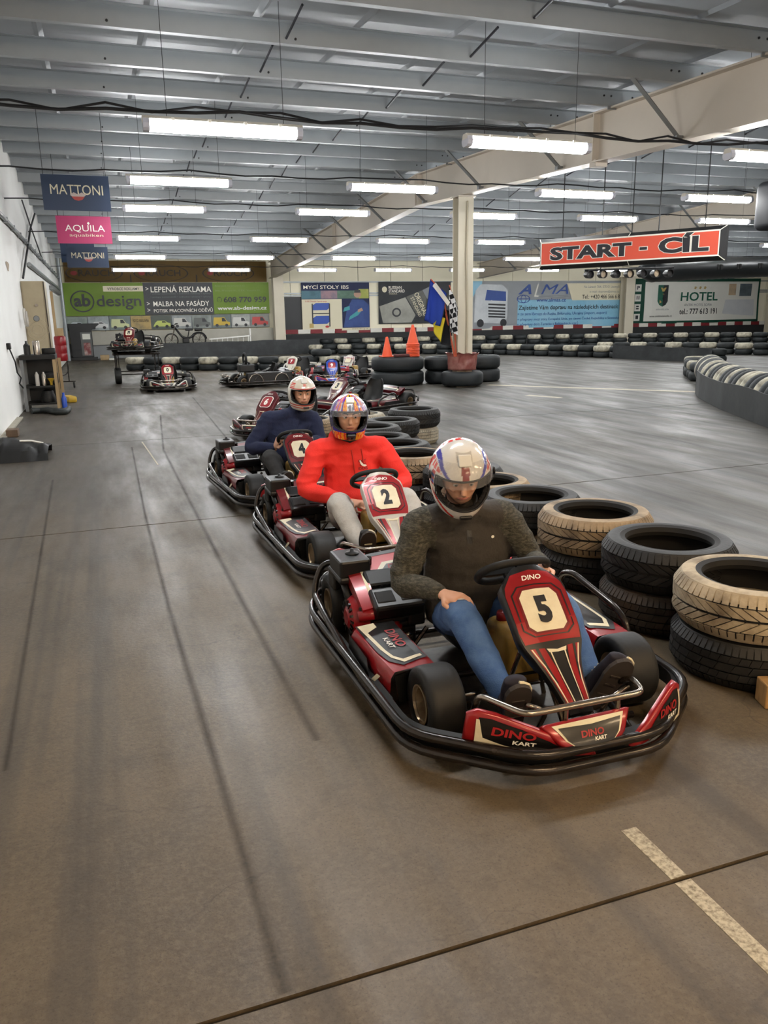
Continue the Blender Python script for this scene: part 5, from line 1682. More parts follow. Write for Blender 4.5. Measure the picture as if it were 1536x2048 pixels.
# wooden block
bm = nb(); add_box(bm, (0, 0, 0.05), (0.20, 0.09, 0.10), bevel=0.006)
tag(obj('wooden_block', bm, mat('raw_timber', '#a98352', 0.8, vary=(9, 0.6, '#6d4f2c'), stretch=(1, 6, 1)), loc=(2.39, 2.10, 0.0), rot=(0, 0, -0.35)), 'short block of raw timber lying on the floor beside the nearest tyres', 'block')

# truck tyres around the column
def truck_tyre(R, w, r_in):
    h = w / 2
    return lathe([(r_in, 0.02), (r_in + 0.03, 0.0), (R * 0.86, 0.0), (R * 0.96, 0.03), (R, 0.07), (R * 1.005, h), (R, w - 0.07), (R * 0.96, w - 0.03), (R * 0.86, w), (r_in + 0.03, w), (r_in, w - 0.02), (r_in + 0.02, w * 0.7), (R * 0.9, w * 0.6), (R * 0.9, w * 0.4), (r_in + 0.02, w * 0.3)], 48)
TT = to_mesh(truck_tyre(0.60, 0.315, 0.33), 'lorry_tyre', True, 50); TT.materials.append(m_tyre)
TT2 = to_mesh(truck_tyre(0.46, 0.30, 0.26), 'lorry_tyre', True, 50); TT2.materials.append(m_tyre)
m_tyre_dk = mat('lorry_tyre_rubber', '#12171a', 0.6, vary=(5, 0.5, '#20262a'))
XA, YA = 6.15, 16.75
for k, nm in enumerate(('lower', 'upper')):
    tag(obj('lorry_tyre', TT, m_tyre_dk, loc=(6.33, 16.95, k * 0.317 + 0.001)), 'big dark truck tyre under the orange cones, %s of the two' % nm, 'tyre', 'truck tyres round the column')
tag(obj('lorry_tyre', TT2, m_tyre_dk, loc=(7.37, 15.7, 0.03)), 'dark truck tyre lying round the foot of the column', 'tyre', 'truck tyres round the column')
tag(obj('lorry_tyre', TT2, m_tyre_dk, loc=(7.42, 16.75, 0.001)), 'dark truck tyre lying just behind the column, lower one', 'tyre', 'truck tyres round the column')
tag(obj('lorry_tyre', TT2, m_tyre_dk, loc=(7.40, 16.74, 0.303)), 'dark truck tyre lying just behind the column, upper one', 'tyre', 'truck tyres round the column')
tag(obj('lorry_tyre', TT2, m_tyre_dk, loc=(8.36, 16.80, 0.001)), 'dark truck tyre behind the column on the track side, lower one', 'tyre', 'truck tyres round the column')
tag(obj('lorry_tyre', TT2, m_tyre_dk, loc=(8.36, 16.80, 0.303)), 'dark truck tyre behind the column on the track side, upper one', 'tyre', 'truck tyres round the column')
# red padding round the column
bm = nb()
rows = []
for j in range(9):
    z = 0.36 + 0.36 * j / 8
    row = []
    for i in range(40):
        a = 2 * PI * i / 40
        r = 0.30 + 0.035 * noise.noise(Vector((math.cos(a) * 3, math.sin(a) * 3, z * 9))) + (0.05 if j == 8 else 0)
        row.append(bm.verts.new((r * math.cos(a) * 1.05, r * math.sin(a), z + (0.05 * noise.noise(Vector((math.cos(a) * 2.5, math.sin(a) * 2.5, 4))) if j > 5 else 0))))
    rows.append(row)
for a, b in zip(rows, rows[1:]):
    for i in range(40):
        bm.faces.new((a[i], a[(i + 1) % 40], b[(i + 1) % 40], b[i]))
bmesh.ops.solidify(bm, geom=bm.faces[:], thickness=0.03)
tag(obj('column_padding', bm, mat('pink_red_plastic_sheet', '#a2625a', 0.35, vary=(6, 0.7, '#c79c90'), bump=(12, 0.6), coat=0.3), smooth=True, loc=(7.37, 15.7, 0)), 'crumpled reddish plastic padding wrapped round the foot of the column', 'padding')

# cones
m_cone = mat('orange_cone', '#e2542b', 0.5, vary=(8, 0.3, '#c5431f'))
def cone_root(x, y, z, label, h, rb, base, lip=False):
    e = empty('traffic_cone', (x, y, z)); tag(e, label, 'cone', 'orange cones on the truck tyres')
    obj('body', lathe([(0.0, h), (0.022, h), (0.03, h - 0.02), (rb, 0.02), (rb - 0.012, 0.02), (0.018, h - 0.03), (0.0, h - 0.03)], 24), m_cone, e, smooth=True, angle=40)
    if lip:
        obj('base', lathe([(rb - 0.01, 0.0), (rb + 0.018, 0.0), (rb + 0.022, 0.012), (rb + 0.012, 0.026), (rb - 0.01, 0.03)], 24), m_cone, e, smooth=True, angle=40)
    else:
        obj('base', box((0, 0, 0.012), (base, base, 0.024), bevel=0.006), m_cone, e)
    return e
zt = 0.637
c1 = cone_root(6.02, 16.78, zt, 'single faded orange cone standing on the truck tyres', 0.44, 0.12, 0.30)
for k in range(9):
    c = cone_root(6.58, 16.62, zt + 0.032 * k, 'orange cone in the nested stack of cones, %s from the bottom' % ORD[k] if k < 8 else 'topmost orange cone of the nested stack, with a white band', 0.44, 0.135, 0.33, True)
    if k == 8:
        obj('white_band', lathe([(0.085, 0.20), (0.062, 0.29), (0.060, 0.29), (0.083, 0.20)], 24), m_text_white, c, smooth=True)
tag(obj('gloves', box((0, 0, 0.03), (0.34, 0.18, 0.06), bevel=0.02), mat('dark_red_cloth', '#5b2f2e', 0.9, vary=(12, 0.6, '#302524'), bump=(20, 0.8)), loc=(6.28, 16.55, zt), smooth=True), 'crumpled dark red cloth lying on the truck tyres between the cones', 'cloth')

# ---------------- barrier rows: lying tyres in two tiers, painted tyres among the black
def bar_tyre(R, w, r_in):
    return lathe([(r_in, 0.015), (r_in + 0.025, 0.0), (R * 0.84, 0.0), (R * 0.96, 0.03), (R, 0.07), (R, w - 0.07), (R * 0.96, w - 0.03), (R * 0.84, w), (r_in + 0.025, w), (r_in, w - 0.015), (r_in + 0.015, w * 0.6), (R * 0.9, w * 0.55), (R * 0.9, w * 0.4), (r_in + 0.015, w * 0.35)], 26)
BT = to_mesh(bar_tyre(0.31, 0.20, 0.19), 'tyre', True, 50); BT.materials.append(m_tyre)
m_bar_blk = mat('barrier_black_tyre', '#13181a', 0.65, vary=(4, 0.5, '#23292b'))
m_bar_wht = mat('barrier_white_tyre', '#bdb7a4', 0.8, vary=(7, 0.85, '#5f5c52'))
def poly_points(pts, step):
    out = []
    P = [Vector((x, y, 0)) for x, y in pts]
    d = 0.0
    for a, b in zip(P, P[1:]):
        L = (b - a).length
        while d < L:
            out.append(a + (b - a) * (d / L)); d += step
        d -= L
    return out
def ordinal(n):
    return '%d%s' % (n, 'th' if 10 <= n % 100 <= 20 else {1: 'st', 2: 'nd', 3: 'rd'}.get(n % 10, 'th'))
def barrier(pts, end, where, tiers=2, step=0.645, pat=(1, 0, 0, 1, 0), seed=1, standing=False):
    """tyres lying in tiers, or standing in one row, counted from a named end"""
    rnd = random.Random(seed)
    P = poly_points(pts, step)
    for i, p in enumerate(P):
        for t in range(tiers):
            white = t == tiers - 1 and pat[i % len(pat)]
            lvl = 'standing' if standing else ['lower', 'upper', 'top'][t if tiers == 3 else t] + ' tier'
            if tiers == 3:
                lvl = ['lowest', 'middle', 'top'][t] + ' tier'
            if standing:
                q = P[min(i + 1, len(P) - 1)] - P[max(i - 1, 0)]
                M = Matrix.Translation((p.x, p.y, 0.312)) @ Matrix.Rotation(math.atan2(q.y, q.x), 4, 'Z') @ Matrix.Rotation(PI / 2 + rnd.uniform(-.05, .05), 4, 'Y') @ Matrix.Translation((0, 0, -0.1))
                o = obj('barrier_tyre', BT, m_bar_wht if white else m_bar_blk)
                o.matrix_world = M
            else:
                o = obj('barrier_tyre', BT, m_bar_wht if white else m_bar_blk, loc=(p.x + rnd.uniform(-.008, .008), p.y + rnd.uniform(-.008, .008), 0.001 + t * 0.201), rot=(0, 0, rnd.uniform(0, 6)))
            tag(o, '%s tyre, %s, %s from the %s end of the barrier %s' % ('white-painted' if white else 'black', lvl, ordinal(i + 1), end, where), 'tyre', 'tyres of the barrier ' + where)
barrier([(0.95, 26.4), (3.06, 24.9), (5.03, 23.8), (7.9, 22.1)], 'trolley', 'behind parked karts', pat=(1, 0, 1, 0), seed=2)
barrier([(8.7, 33.4), (11.2, 31.9), (13.0, 29.9), (14.4, 28.7), (15.7, 25.7), (16.8, 23.0), (17.2, 20.8), (17.55, 19.2)], 'moped', 'round the bend', pat=(1, 0), seed=3)
barrier([(9.6, 34.9), (14.0, 34.2), (18.5, 32.8), (22.5, 30.5), (25.5, 28.0), (28.0, 25.0)], 'moped', 'below the kerb', pat=(0, 1), seed=4, tiers=3)
barrier([(18.6, 26.5), (20.5, 24.2), (21.5, 22.0), (22.3, 20.3)], 'far', 'under the hotel banner', pat=(1, 0), seed=5)
barrier([(10.42, 11.32), (10.22, 10.98), (9.86, 10.36), (9.36, 9.52), (8.89, 8.64), (8.47, 7.78), (8.0, 6.8)], 'far', 'in the belt', tiers=1, pat=(0, 1, 0, 0, 1, 1, 0), step=0.215, seed=6, standing=True)
barrier([(10.75, 11.75), (11.5, 12.7), (12.2, 13.6)], 'near', 'past the belt', tiers=1, pat=(1, 0, 0, 0), step=0.24, seed=7, standing=True)
barrier([(12.6, 14.2), (13.3, 15.2), (14.3, 16.4)], 'near', 'beyond the standing tyres', pat=(0, 1, 0), seed=8)
for (x, y, z) in ((3.9, 24.2, 0.403), (7.0, 22.55, 0.403)):
    pass
tag(obj('barrier_tyre', BT, m_bar_blk, loc=(6.2, 23.15, 0.403)), 'extra black tyre resting on top of the barrier behind the parked karts', 'tyre')

# rubber belts
m_belt = mat('conveyor_rubber', '#1d2022', 0.55, vary=(2.5, 0.7, '#36393b'), bump=(8, 0.2))
def belt(pts, h, label, wave=0.03, t=0.012):
    P = round_path([(x, y, 0) for x, y in pts], 0.6, 6)
    bm = nb()
    rows = []
    for i, p in enumerate(P):
        q = P[min(i + 1, len(P) - 1)] - P[max(i - 1, 0)]
        n = Vector((-q.y, q.x, 0)).normalized()
        hh = h + wave * noise.noise(Vector((p.x * 0.9, p.y * 0.9, 5)))
        rows.append([bm.verts.new(p + n * s * t / 2 + Vector((0, 0, z))) for s, z in ((-1, 0.002), (-1, hh), (1, hh), (1, 0.002))])
    for a, b in zip(rows, rows[1:]):
        for k in range(4):
            bm.faces.new((a[k], a[(k + 1) % 4], b[(k + 1) % 4], b[k]))
    bm.faces.new(rows[0]); bm.faces.new(rows[-1][::-1])
    return tag(obj('rubber_belt', bm, m_belt), label, 'belt', 'rubber belts along the barriers')
def dense(pts, k=5):
    out = []
    for (a, b), (c, d) in zip(pts, pts[1:]):
        for i in range(k):
            out.append((a + (c - a) * i / k, b + (d - b) * i / k))
    return out + [pts[-1]]
belt(dense([(10.45, 11.95), (10.0, 11.35), (9.55, 10.6), (9.05, 9.75), (8.6, 8.85), (8.18, 8.0), (7.7, 7.0)]), 0.43, 'grey rubber belt wrapped round the tyres at the bend of the track', 0.05)
belt(dense([(2.0, 33.6), (5.0, 33.9), (9.2, 34.6)]), 0.62, 'dark rubber belt barrier below the moped', 0.05)
belt(dense([(16.44, 22.95), (16.85, 20.75), (17.20, 19.10)]), 0.44, 'dark rubber belt across the end of the far bend tyres', 0.03)
# ================================================================== parked karts
mar = dict(pod_base=m_maroon, red=m_maroon, fair_base=m_maroon, panel_base=m_maroon)
make_kart((2.36, 10.38, 0), -0.85, 'maroon kart number 6 parked behind the driver in navy', '6', dict(mar, plate=m_num_red, darkred=m_text_white), m_text_white, 'parked karts')
make_kart((3.93, 12.18, 0), -1.05, 'dark red kart number 3 parked side-on behind the row of loose tyres', '3', dict(mar, cream=m_cream), None, 'parked karts')
KB = make_kart((3.42, 18.3, 0), -1.52, 'black kart with wide side boxes parked side-on by the barrier', '', dict(pod_base=m_black, red=m_black, fair_base=m_black, panel_base=m_black, plate=m_black, cream=m_black, red_t=m_black, white_t=m_black, redp=m_black, darkred=m_black), None, 'parked karts', skip=('lettering', 'number_panel'))
make_kart((4.75, 20.0, 0), -0.55, 'white and red kart number 7 parked behind the black kart', '7', dict(panel_base=m_wh, pod_base=m_whgrey, red=m_wh, plate=m_num_red, fair_base=m_num_red), m_text_white, 'parked karts')
make_kart((5.02, 17.85, 0), -0.25, 'blue kart with a white number 9 on a red field', '9', dict(panel_base=m_blue, pod_base=m_num_red, red=m_blue, plate=m_num_red, fair_base=m_num_red, black_s=m_blue), m_text_white, 'parked karts')
make_kart((6.2, 19.6, 0), -0.7, 'white kart with a name board tied to its panel, parked by the truck tyres', '', dict(panel_base=m_wh, pod_base=m_whgrey, red=m_whgrey, fair_base=m_whgrey), None, 'parked karts', board='U PRVNÍ')
make_kart((1.33, 18.4, 0), -0.05, 'red-nosed kart number 0 parked alone in the lane below the trolley', '0', dict(pod_base=m_black, fair_base=m_whgrey), None, 'parked karts')
make_kart((0.78, 21.2, 0.775), -0.22, 'dark red kart number 1 raised on a wheeled trolley', '1', dict(pod_base=m_black, fair_base=m_black, red=m_darkred, panel_base=m_darkred), None, 'parked karts')
obj('side_box', box((0.47, 0.08, 0.23), (0.20, 1.05, 0.22), bevel=0.02), m_black, KB)
for yy in (-0.25, 0.35):
    obj('pale_hoop', tube([(0.585, yy + 0.17 * math.cos(t), 0.10 + 0.21 * math.sin(t)) for t in [PI * k / 10 for k in range(11)]], 0.014, 6), m_chrome, KB, smooth=True)
obj('seat_box', box((0.05, -0.35, 0.42), (0.34, 0.36, 0.18), bevel=0.03), m_black, KB)
obj('spare_wheel', tube([(0.05 + 0.15 * math.cos(2 * PI * k / 24), -0.37, 0.62 + 0.13 * math.sin(2 * PI * k / 24)) for k in range(24)], 0.028, 8, True), MATS['grip_rubber'], KB, smooth=True)
# trolley under kart 1
tr = empty('kart_trolley', (0.78, 21.2, 0)); tag(tr, 'black steel trolley on fat wheels holding up kart number 1', 'trolley')
obj('top_frame', tube(round_path([(-0.55, -0.55, 0.73), (0.55, -0.55, 0.73), (0.55, 0.55, 0.73), (-0.55, 0.55, 0.73)], 0.05, 3, True), 0.03, 8, True), m_tubeframe, tr)
for sx in (-0.52, -0.44, 0.44, 0.52):
    obj('leg', tube([(sx, -0.4, 0.72), (sx, -0.4, 0.22)], 0.014, 6), m_tubeframe, tr)
for z in (0.30, 0.22):
    obj('cross_bar', tube([(-0.5, -0.4, z), (0.5, -0.4, z)], 0.014, 6), m_tubeframe, tr)
for sx in (-0.48, 0.48):
    w = obj('wheel', lathe(tyre_profile(0.20, 0.16, 0.08), 28, 'x', (sx, -0.4, 0.20)), m_rubber, tr, smooth=True, angle=50)
    obj('rim', lathe([(0, -0.05), (0.08, -0.05), (0.08, 0.05), (0, 0.05)], 18, 'x', (sx, -0.4, 0.20)), m_black, w)
for sx in (-0.48, 0.48):
    obj('rear_leg', tube([(sx, 0.4, 0.72), (sx, 0.4, 0.002)], 0.016, 6), m_tubeframe, tr)

# ================================================================== banners
def banner(name, label, x0, x1, z0, z1, y, m, wave=0.02, cat='banner', seed=0.0, shape=None):
    def S(u, v, off=0.0):
        x = x0 + (x1 - x0) * u; z = z0 + (z1 - z0) * v
        if shape:
            x, z = shape(u, v, x, z)
        w = wave * (noise.noise(Vector((x * 0.9 + seed, z * 0.7, seed))) + 0.5 * math.sin(x * 1.7 + seed) * (1 - v))
        return Vector((x, y + w - off, z))
    bm = nb()
    nu, nv = 40, 10
    g = [[bm.verts.new(S(i / nu, j / nv)) for j in range(nv + 1)] for i in range(nu + 1)]
    for i in range(nu):
        for j in range(nv):
            bm.faces.new((g[i][j], g[i + 1][j], g[i + 1][j + 1], g[i][j + 1]))
    bmesh.ops.solidify(bm, geom=bm.faces[:], thickness=-0.006)
    o = obj(name, bm, m, smooth=True, angle=60)
    tag(o, label, cat)
    o['S'] = 0
    del o['S']
    return o, S
def deco(o, S, poly, m, off=0.014, sub=3, name='printed_panel'):
    return obj(name, patch(poly, lambda u, v: S(u, v, off), sub), m, o)
def word(o, S, s, rect, m, off=0.03, bold=0.0, shear=0.0):
    return letters(s, rect, lambda u, v: S(u, v, off), m, o, bold, shear)
def ringdeco(o, S, cu, cv, ru, rv, t, m, off=0.02, n=30):
    k = t
    a = circle_poly(cu, cv, ru, rv, n); b = circle_poly(cu, cv, ru * (1 - k), rv * (1 - k), n)
    return obj('printed_ring', ring_patch(a, b, lambda u, v: S(u, v, off), 1), m, o)
m_lime = mat('lime_vinyl', '#94b842', 0.5, vary=(1.2, 0.25, '#b3cf66'))
m_char = mat('charcoal_vinyl', '#25282d', 0.5, vary=(1.5, 0.25, '#33363b'))
m_ochre = mat('ochre_vinyl', '#8d6f37', 0.6, vary=(1.0, 0.45, '#6d5530'))
m_brown = mat('brown_print', '#33291f', 0.6)
m_navyv = mat('navy_vinyl', '#232f5e', 0.5, vary=(1.5, 0.3, '#303e70'))
m_creamv = mat('cream_vinyl', '#d8d0b4', 0.5)
m_skyv = mat('sky_vinyl', '#7fb6d0', 0.5, vary=(1.0, 0.4, '#a9c9d8'))
m_palev = mat('pale_vinyl', '#c9ced2', 0.5, vary=(1.0, 0.4, '#b3bcc6'))
m_bluep = mat('blue_print', '#27478d', 0.5)
m_greenp = mat('green_print', '#1e5a48', 0.5, vary=(1.5, 0.2, '#2b6b57'))
m_whitev = mat('white_vinyl', '#d6d5cc', 0.5, vary=(1.0, 0.25, '#bfc0bd'))
m_greyp = mat('grey_print', '#7f8388', 0.5)
m_redp = mat('red_print', '#b5332f', 0.5)
m_darkp = mat('dark_print2', '#1f2126', 0.5)
m_tealp = mat('teal_print', '#2f8f98', 0.5)
m_skinp = mat('skin_print', '#a98672', 0.5)
m_goldp = mat('gold_print', '#b59b5a', 0.5)
m_greygreen = mat('grey_green_print', '#65706a', 0.6)
YW = 35.86
o, S = banner('juice_banner', 'old ochre banner with dark ovals hanging above the lime green banner', -1.2, 7.2, 3.13, 4.0, YW, m_ochre, 0.02, seed=1)
for cu in (0.14, 0.46, 0.80):
    ringdeco(o, S, cu, 0.42, 0.135, 0.40, 0.05, m_brown)
    word(o, S, 'RAUCH', (cu - 0.075, 0.28, cu + 0.095, 0.58), m_brown, bold=0.008)
    deco(o, S, circle_poly(cu - 0.095, 0.42, 0.016, 0.10, 12), mat('berry_red', '#8e2c2a', 0.6), 0.02, 0)
for cu in (0.31, 0.635):
    deco(o, S, rect_poly(cu - 0.003, 0.0, cu + 0.003, 0.35), m_brown, 0.02, 1)
o, S = banner('advertising_banner', 'long lime and charcoal vinyl banner under the ochre one', -1.34, 7.26, 1.78, 3.11, YW - 0.05, m_lime, 0.03, seed=2)
deco(o, S, rect_poly(0.372, 0.0, 0.712, 1.0), m_char, 0.012, 4)
ringdeco(o, S, 0.085, 0.44, 0.055, 0.33, 0.11, m_darkp)
word(o, S, 'ab', (0.047, 0.28, 0.122, 0.66), m_darkp, bold=0.03)
word(o, S, 'design', (0.150, 0.17, 0.358, 0.62), m_darkp, bold=0.01)
word(o, S, 'FIRST  KONCEPT', (0.165, 0.145, 0.275, 0.185), MATS['lime_vinyl'], 0.02)
deco(o, S, rect_poly(0.185, 0.73, 0.372, 0.90), m_creamv, 0.018, 3)
word(o, S, 'VÝROBCE REKLAMY', (0.205, 0.77, 0.355, 0.87), m_darkp, bold=0.005)
word(o, S, 'LEPENÁ REKLAMA', (0.408, 0.70, 0.705, 0.92), m_text_white, bold=0.008)
word(o, S, 'MALBA NA FASÁDY', (0.415, 0.26, 0.690, 0.46), m_text_white, bold=0.008)
word(o, S, 'POTISK PRACOVNÍCH ODĚVŮ', (0.415, 0.07, 0.705, 0.22), m_text_white, bold=0.006)
for v in (0.76, 0.30, 0.10):
    word(o, S, '>', (0.384, v, 0.398, v + 0.10), m_text_white)
for v in (0.62, 0.52):
    word(o, S, '• polepy automobilů • světelné reklamy • výlohy', (0.405, v, 0.70, v + 0.06), m_greygreen)
word(o, S, '✆', (0.730, 0.36, 0.755, 0.54), m_darkp, bold=0.01)
word(o, S, '608 770 959', (0.765, 0.36, 0.985, 0.54), m_darkp, bold=0.02)
word(o, S, 'www.ab-design.cz', (0.73, 0.08, 0.985, 0.24), m_text_white, bold=0.02)
m_limetext = mat('pale_lime_print', '#b9d184', 0.6)
word(o, S, 'Bratranců Veverkových 12', (0.725, 0.86, 0.875, 0.92), m_limetext)
word(o, S, 'Bílá, Přemysl 01, 5 EX, Vysoké M.', (0.725, 0.70, 0.955, 0.77), m_limetext)
# strip of small pictures of cars and vans
o, S = banner('picture_strip', 'narrow strip of car and van pictures under the lime banner', -1.34, 7.22, 1.17, 1.755, YW - 0.03, m_greyp, 0.015, seed=3)
bgs = ['#8f9a94', '#a5adae', '#7d8a86', '#b39a63', '#586057', '#9aa0a0', '#8e9590', '#6f7a78', '#a7a9a4', '#8d8e88']
cars = ['#bcc4c8', '#d2d4d2', '#c6cc9a', '#a88a44', '#b9c464', '#c9c8c0', '#5e625f', '#c7a93b', '#c9c9c4', '#b8433f']
for k in range(10):
    u0, u1 = k / 10 + 0.002, (k + 1) / 10 - 0.002
    w = u1 - u0
    deco(o, S, rect_poly(u0, 0.02, u1, 0.98), mat('picture_%d' % k, bgs[k], 0.6, vary=(3, 0.6, '#4d5450')), 0.01, 1, 'picture')
    if k == 3:
        word(o, S, 'FOTO REKLAMA', (u0 + 0.1 * w, 0.55, u1 - 0.1 * w, 0.75), m_brown)
        continue
    cm = mat('car_print_%d' % k, cars[k], 0.5)
    tall = k in (2, 5, 6, 7, 8, 9)
    H = 0.78 if tall else 0.62
    body = [(0.06, 0.2), (0.94, 0.2), (0.95, 0.42), (0.80, 0.48), (0.66, H), (0.30 if not tall else 0.10, H), (0.18 if not tall else 0.07, 0.48)]
    deco(o, S, [(u0 + a * w, b) for a, b in body], cm, 0.018, 1, 'car_picture')
    deco(o, S, [(u0 + a * w, b) for a, b in ((0.52, 0.48), (0.76, 0.48), (0.65, H - 0.05), (0.52, H - 0.05))], m_darkp, 0.024, 0, 'car_picture')
    for a in (0.25, 0.76):
        deco(o, S, circle_poly(u0 + a * w, 0.2, 0.085 * w, 0.11, 12), m_darkp, 0.024, 0, 'car_picture')
# washing table banner
o, S = banner('table_banner', 'navy and white banner with a blue washing table on it', 8.76, 12.02, 0.98, 3.10, YW, m_navyv, 0.03, seed=4)
word(o, S, 'MYCÍ STOLY IBS', (0.03, 0.865, 0.69, 0.955), m_text_white, bold=0.006)
deco(o, S, rect_poly(0.0, 0.66, 0.28, 0.83), mat('teal_picture', '#4d7482', 0.6, vary=(3, 0.6, '#2f4c58')), 0.012, 1)
deco(o, S, rect_poly(0.28, 0.66, 0.52, 0.83), mat('pink_picture', '#9c7e86', 0.6, vary=(4, 0.7, '#54647a')), 0.012, 1)
deco(o, S, rect_poly(0.52, 0.66, 0.84, 0.83), mat('green_picture', '#4f6c5d', 0.6, vary=(2, 0.6, '#7fa08c')), 0.012, 1)
deco(o, S, rect_poly(0.84, 0.66, 0.99, 0.86), mat('yellow_picture', '#9aa04c', 0.6, vary=(2, 0.6, '#c9c27a')), 0.012, 1)
deco(o, S, rect_poly(0.0, 0.03, 0.585, 0.65), m_creamv, 0.012, 2)
deco(o, S, rect_poly(0.0, -0.02, 1.0, 0.035), m_creamv, 0.014, 2)
word(o, S, '® IBS Dílenské časové stroje', (0.05, 0.58, 0.36, 0.625), m_redp)
for v0, v1 in ((0.42, 0.57), (0.13, 0.30)):
    deco(o, S, [(0.16, v0), (0.36, v0), (0.40, v0 + 0.05), (0.40, v1), (0.20, v1), (0.14, v1 - 0.06)], mat('cart_blue', '#2b4ea3', 0.5), 0.022, 1, 'cart_picture')
for u in (0.14, 0.39):
    deco(o, S, rect_poly(u, 0.07, u + 0.018, 0.56), m_darkp, 0.026, 1, 'cart_picture')
deco(o, S, rect_poly(0.14, 0.34, 0.40, 0.36), m_darkp, 0.026, 1, 'cart_picture')
deco(o, S, rect_poly(0.10, 0.05, 0.16, 0.14), m_goldp, 0.028, 0, 'cart_picture')
deco(o, S, circle_poly(0.36, 0.07, 0.03, 0.025, 10), m_redp, 0.028, 0, 'cart_picture')
deco(o, S, [(0.60, 0.05), (0.99, 0.05), (0.99, 0.52), (0.90, 0.64), (0.74, 0.64), (0.66, 0.45)], mat('overall_print', '#26407c', 0.6, vary=(2, 0.6, '#3a5590')), 0.018, 2, 'worker_picture')
deco(o, S, circle_poly(0.82, 0.75, 0.055, 0.075, 14), m_skinp, 0.024, 0, 'worker_picture')
deco(o, S, [(0.77, 0.78), (0.87, 0.78), (0.86, 0.84), (0.78, 0.84)], m_darkp, 0.028, 0, 'worker_picture')
deco(o, S, [(0.60, 0.38), (0.70, 0.42), (0.70, 0.50), (0.62, 0.47)], m_tealp, 0.024, 0, 'worker_picture')
deco(o, S, [(0.68, 0.20), (0.82, 0.30), (0.87, 0.38), (0.82, 0.40), (0.70, 0.28)], m_tealp, 0.024, 0, 'worker_picture')
deco(o, S, [(0.82, 0.36), (0.90, 0.40), (0.88, 0.46), (0.82, 0.42)], m_skinp, 0.026, 0, 'worker_picture')
word(o, S, 'www.ibs-g.cz', (0.72, -0.008, 0.97, 0.025), m_darkp)
# bottle banner
o, S = banner('bottle_banner', 'dark grey banner with a tilted bottle beside the flags', 12.48, 16.2, 1.2, 3.12, YW, mat('slate_vinyl', '#484b50', 0.5, vary=(0.8, 0.6, '#2f3237')), 0.05, seed=5)
deco(o, S, [(0.01, 0.42), (0.36, 0.63), (0.50, 0.20), (0.44, 0.02), (0.06, 0.02)], mat('bottle_silver', '#9b9a90', 0.4, vary=(0.9, 0.7, '#63645f')), 0.012, 3, 'bottle_picture')
deco(o, S, [(0.37, 0.64), (0.60, 0.80), (0.66, 0.60), (0.62, 0.16), (0.51, 0.21)], mat('bottle_dark', '#55564f', 0.4, vary=(2, 0.7, '#2f302d')), 0.012, 3, 'bottle_picture')
deco(o, S, [(0.60, 0.80), (0.72, 0.90), (0.82, 0.72), (0.78, 0.50), (0.66, 0.60)], m_greyp, 0.012, 2, 'bottle_picture')
ringdeco(o, S, 0.24, 0.27, 0.06, 0.11, 0.35, m_darkp, n=14)
word(o, S, 'RUSSIAN', (0.135, 0.83, 0.31, 0.90), m_text_white, bold=0.01)
word(o, S, 'STANDARD', (0.135, 0.745, 0.35, 0.815), m_text_white, bold=0.01)
word(o, S, 'VODKA', (0.14, 0.70, 0.25, 0.73), m_creamv)
deco(o, S, circle_poly(0.08, 0.82, 0.035, 0.07, 12), m_creamv, 0.02, 0)
def tilt(S, cu, cv, ang, asp):
    ca, sa = math.cos(ang), math.sin(ang)
    return lambda u, v, off=0.0: S(cu + (u * ca - v * sa) / asp, cv + (u * sa + v * ca), off)
St = tilt(S, 0.56, 0.45, 2.05 - PI, 1.95)
letters('ORIGINAL', (-0.30, -0.03, 0.30, 0.10), lambda u, v: St(u, v, 0.03), m_creamv, o, 0.01)
letters('STANDARD', (-0.26, -0.16, 0.26, -0.07), lambda u, v: St(u, v, 0.03), m_creamv, o, 0.0)
# truck banner
o, S = banner('truck_banner', 'pale blue banner with a white truck, left of the hotel banner', 17.26, 26.0, 0.86, 3.14, YW, m_palev, 0.06, seed=6)
deco(o, S, [(0.30, 0.0), (1.0, 0.0), (1.0, 0.60), (0.30, 0.60)], m_skyv, 0.012, 4)
deco(o, S, [(0.0, 0.60), (0.07, 0.95), (0.07, 1.0), (0.0, 1.0)], m_skyv, 0.012, 2)
deco(o, S, [(0.66, 0.58), (1.0, 0.58), (1.0, 0.95), (0.62, 0.95)], m_creamv, 0.018, 3)
tw = mat('truck_white_print', '#c5c9cc', 0.5, vary=(1.5, 0.5, '#8f979e'))
deco(o, S, [(0.02, 0.14), (0.20, 0.10), (0.235, 0.22), (0.235, 0.80), (0.20, 0.93), (0.06, 0.93), (0.03, 0.80)], tw, 0.022, 3, 'truck_picture')
deco(o, S, [(0.09, 0.60), (0.225, 0.58), (0.222, 0.78), (0.10, 0.82)], m_bluep, 0.028, 1, 'truck_picture')
for v in (0.50, 0.43, 0.36, 0.30, 0.24):
    deco(o, S, [(0.11, v), (0.222, v - 0.02), (0.222, v + 0.015), (0.11, v + 0.035)], m_darkp, 0.028, 1, 'truck_picture')
for u in (0.06, 0.21):
    deco(o, S, circle_poly(u, 0.12, 0.022, 0.085, 14), m_darkp, 0.03, 0, 'truck_picture')
word(o, S, 'A', (0.30, 0.72, 0.385, 0.93), m_bluep, bold=0.03, shear=0.35)
word(o, S, 'L', (0.40, 0.66, 0.45, 0.93), m_whitev, bold=0.0, shear=0.3)
word(o, S, 'MA', (0.45, 0.72, 0.63, 0.93), m_bluep, bold=0.0, shear=0.35)
deco(o, S, [(0.40, 0.665), (0.635, 0.665), (0.635, 0.69), (0.40, 0.69)], m_greyp, 0.02, 1)
ringdeco(o, S, 0.335, 0.62, 0.042, 0.09, 0.14, m_bluep, n=20)
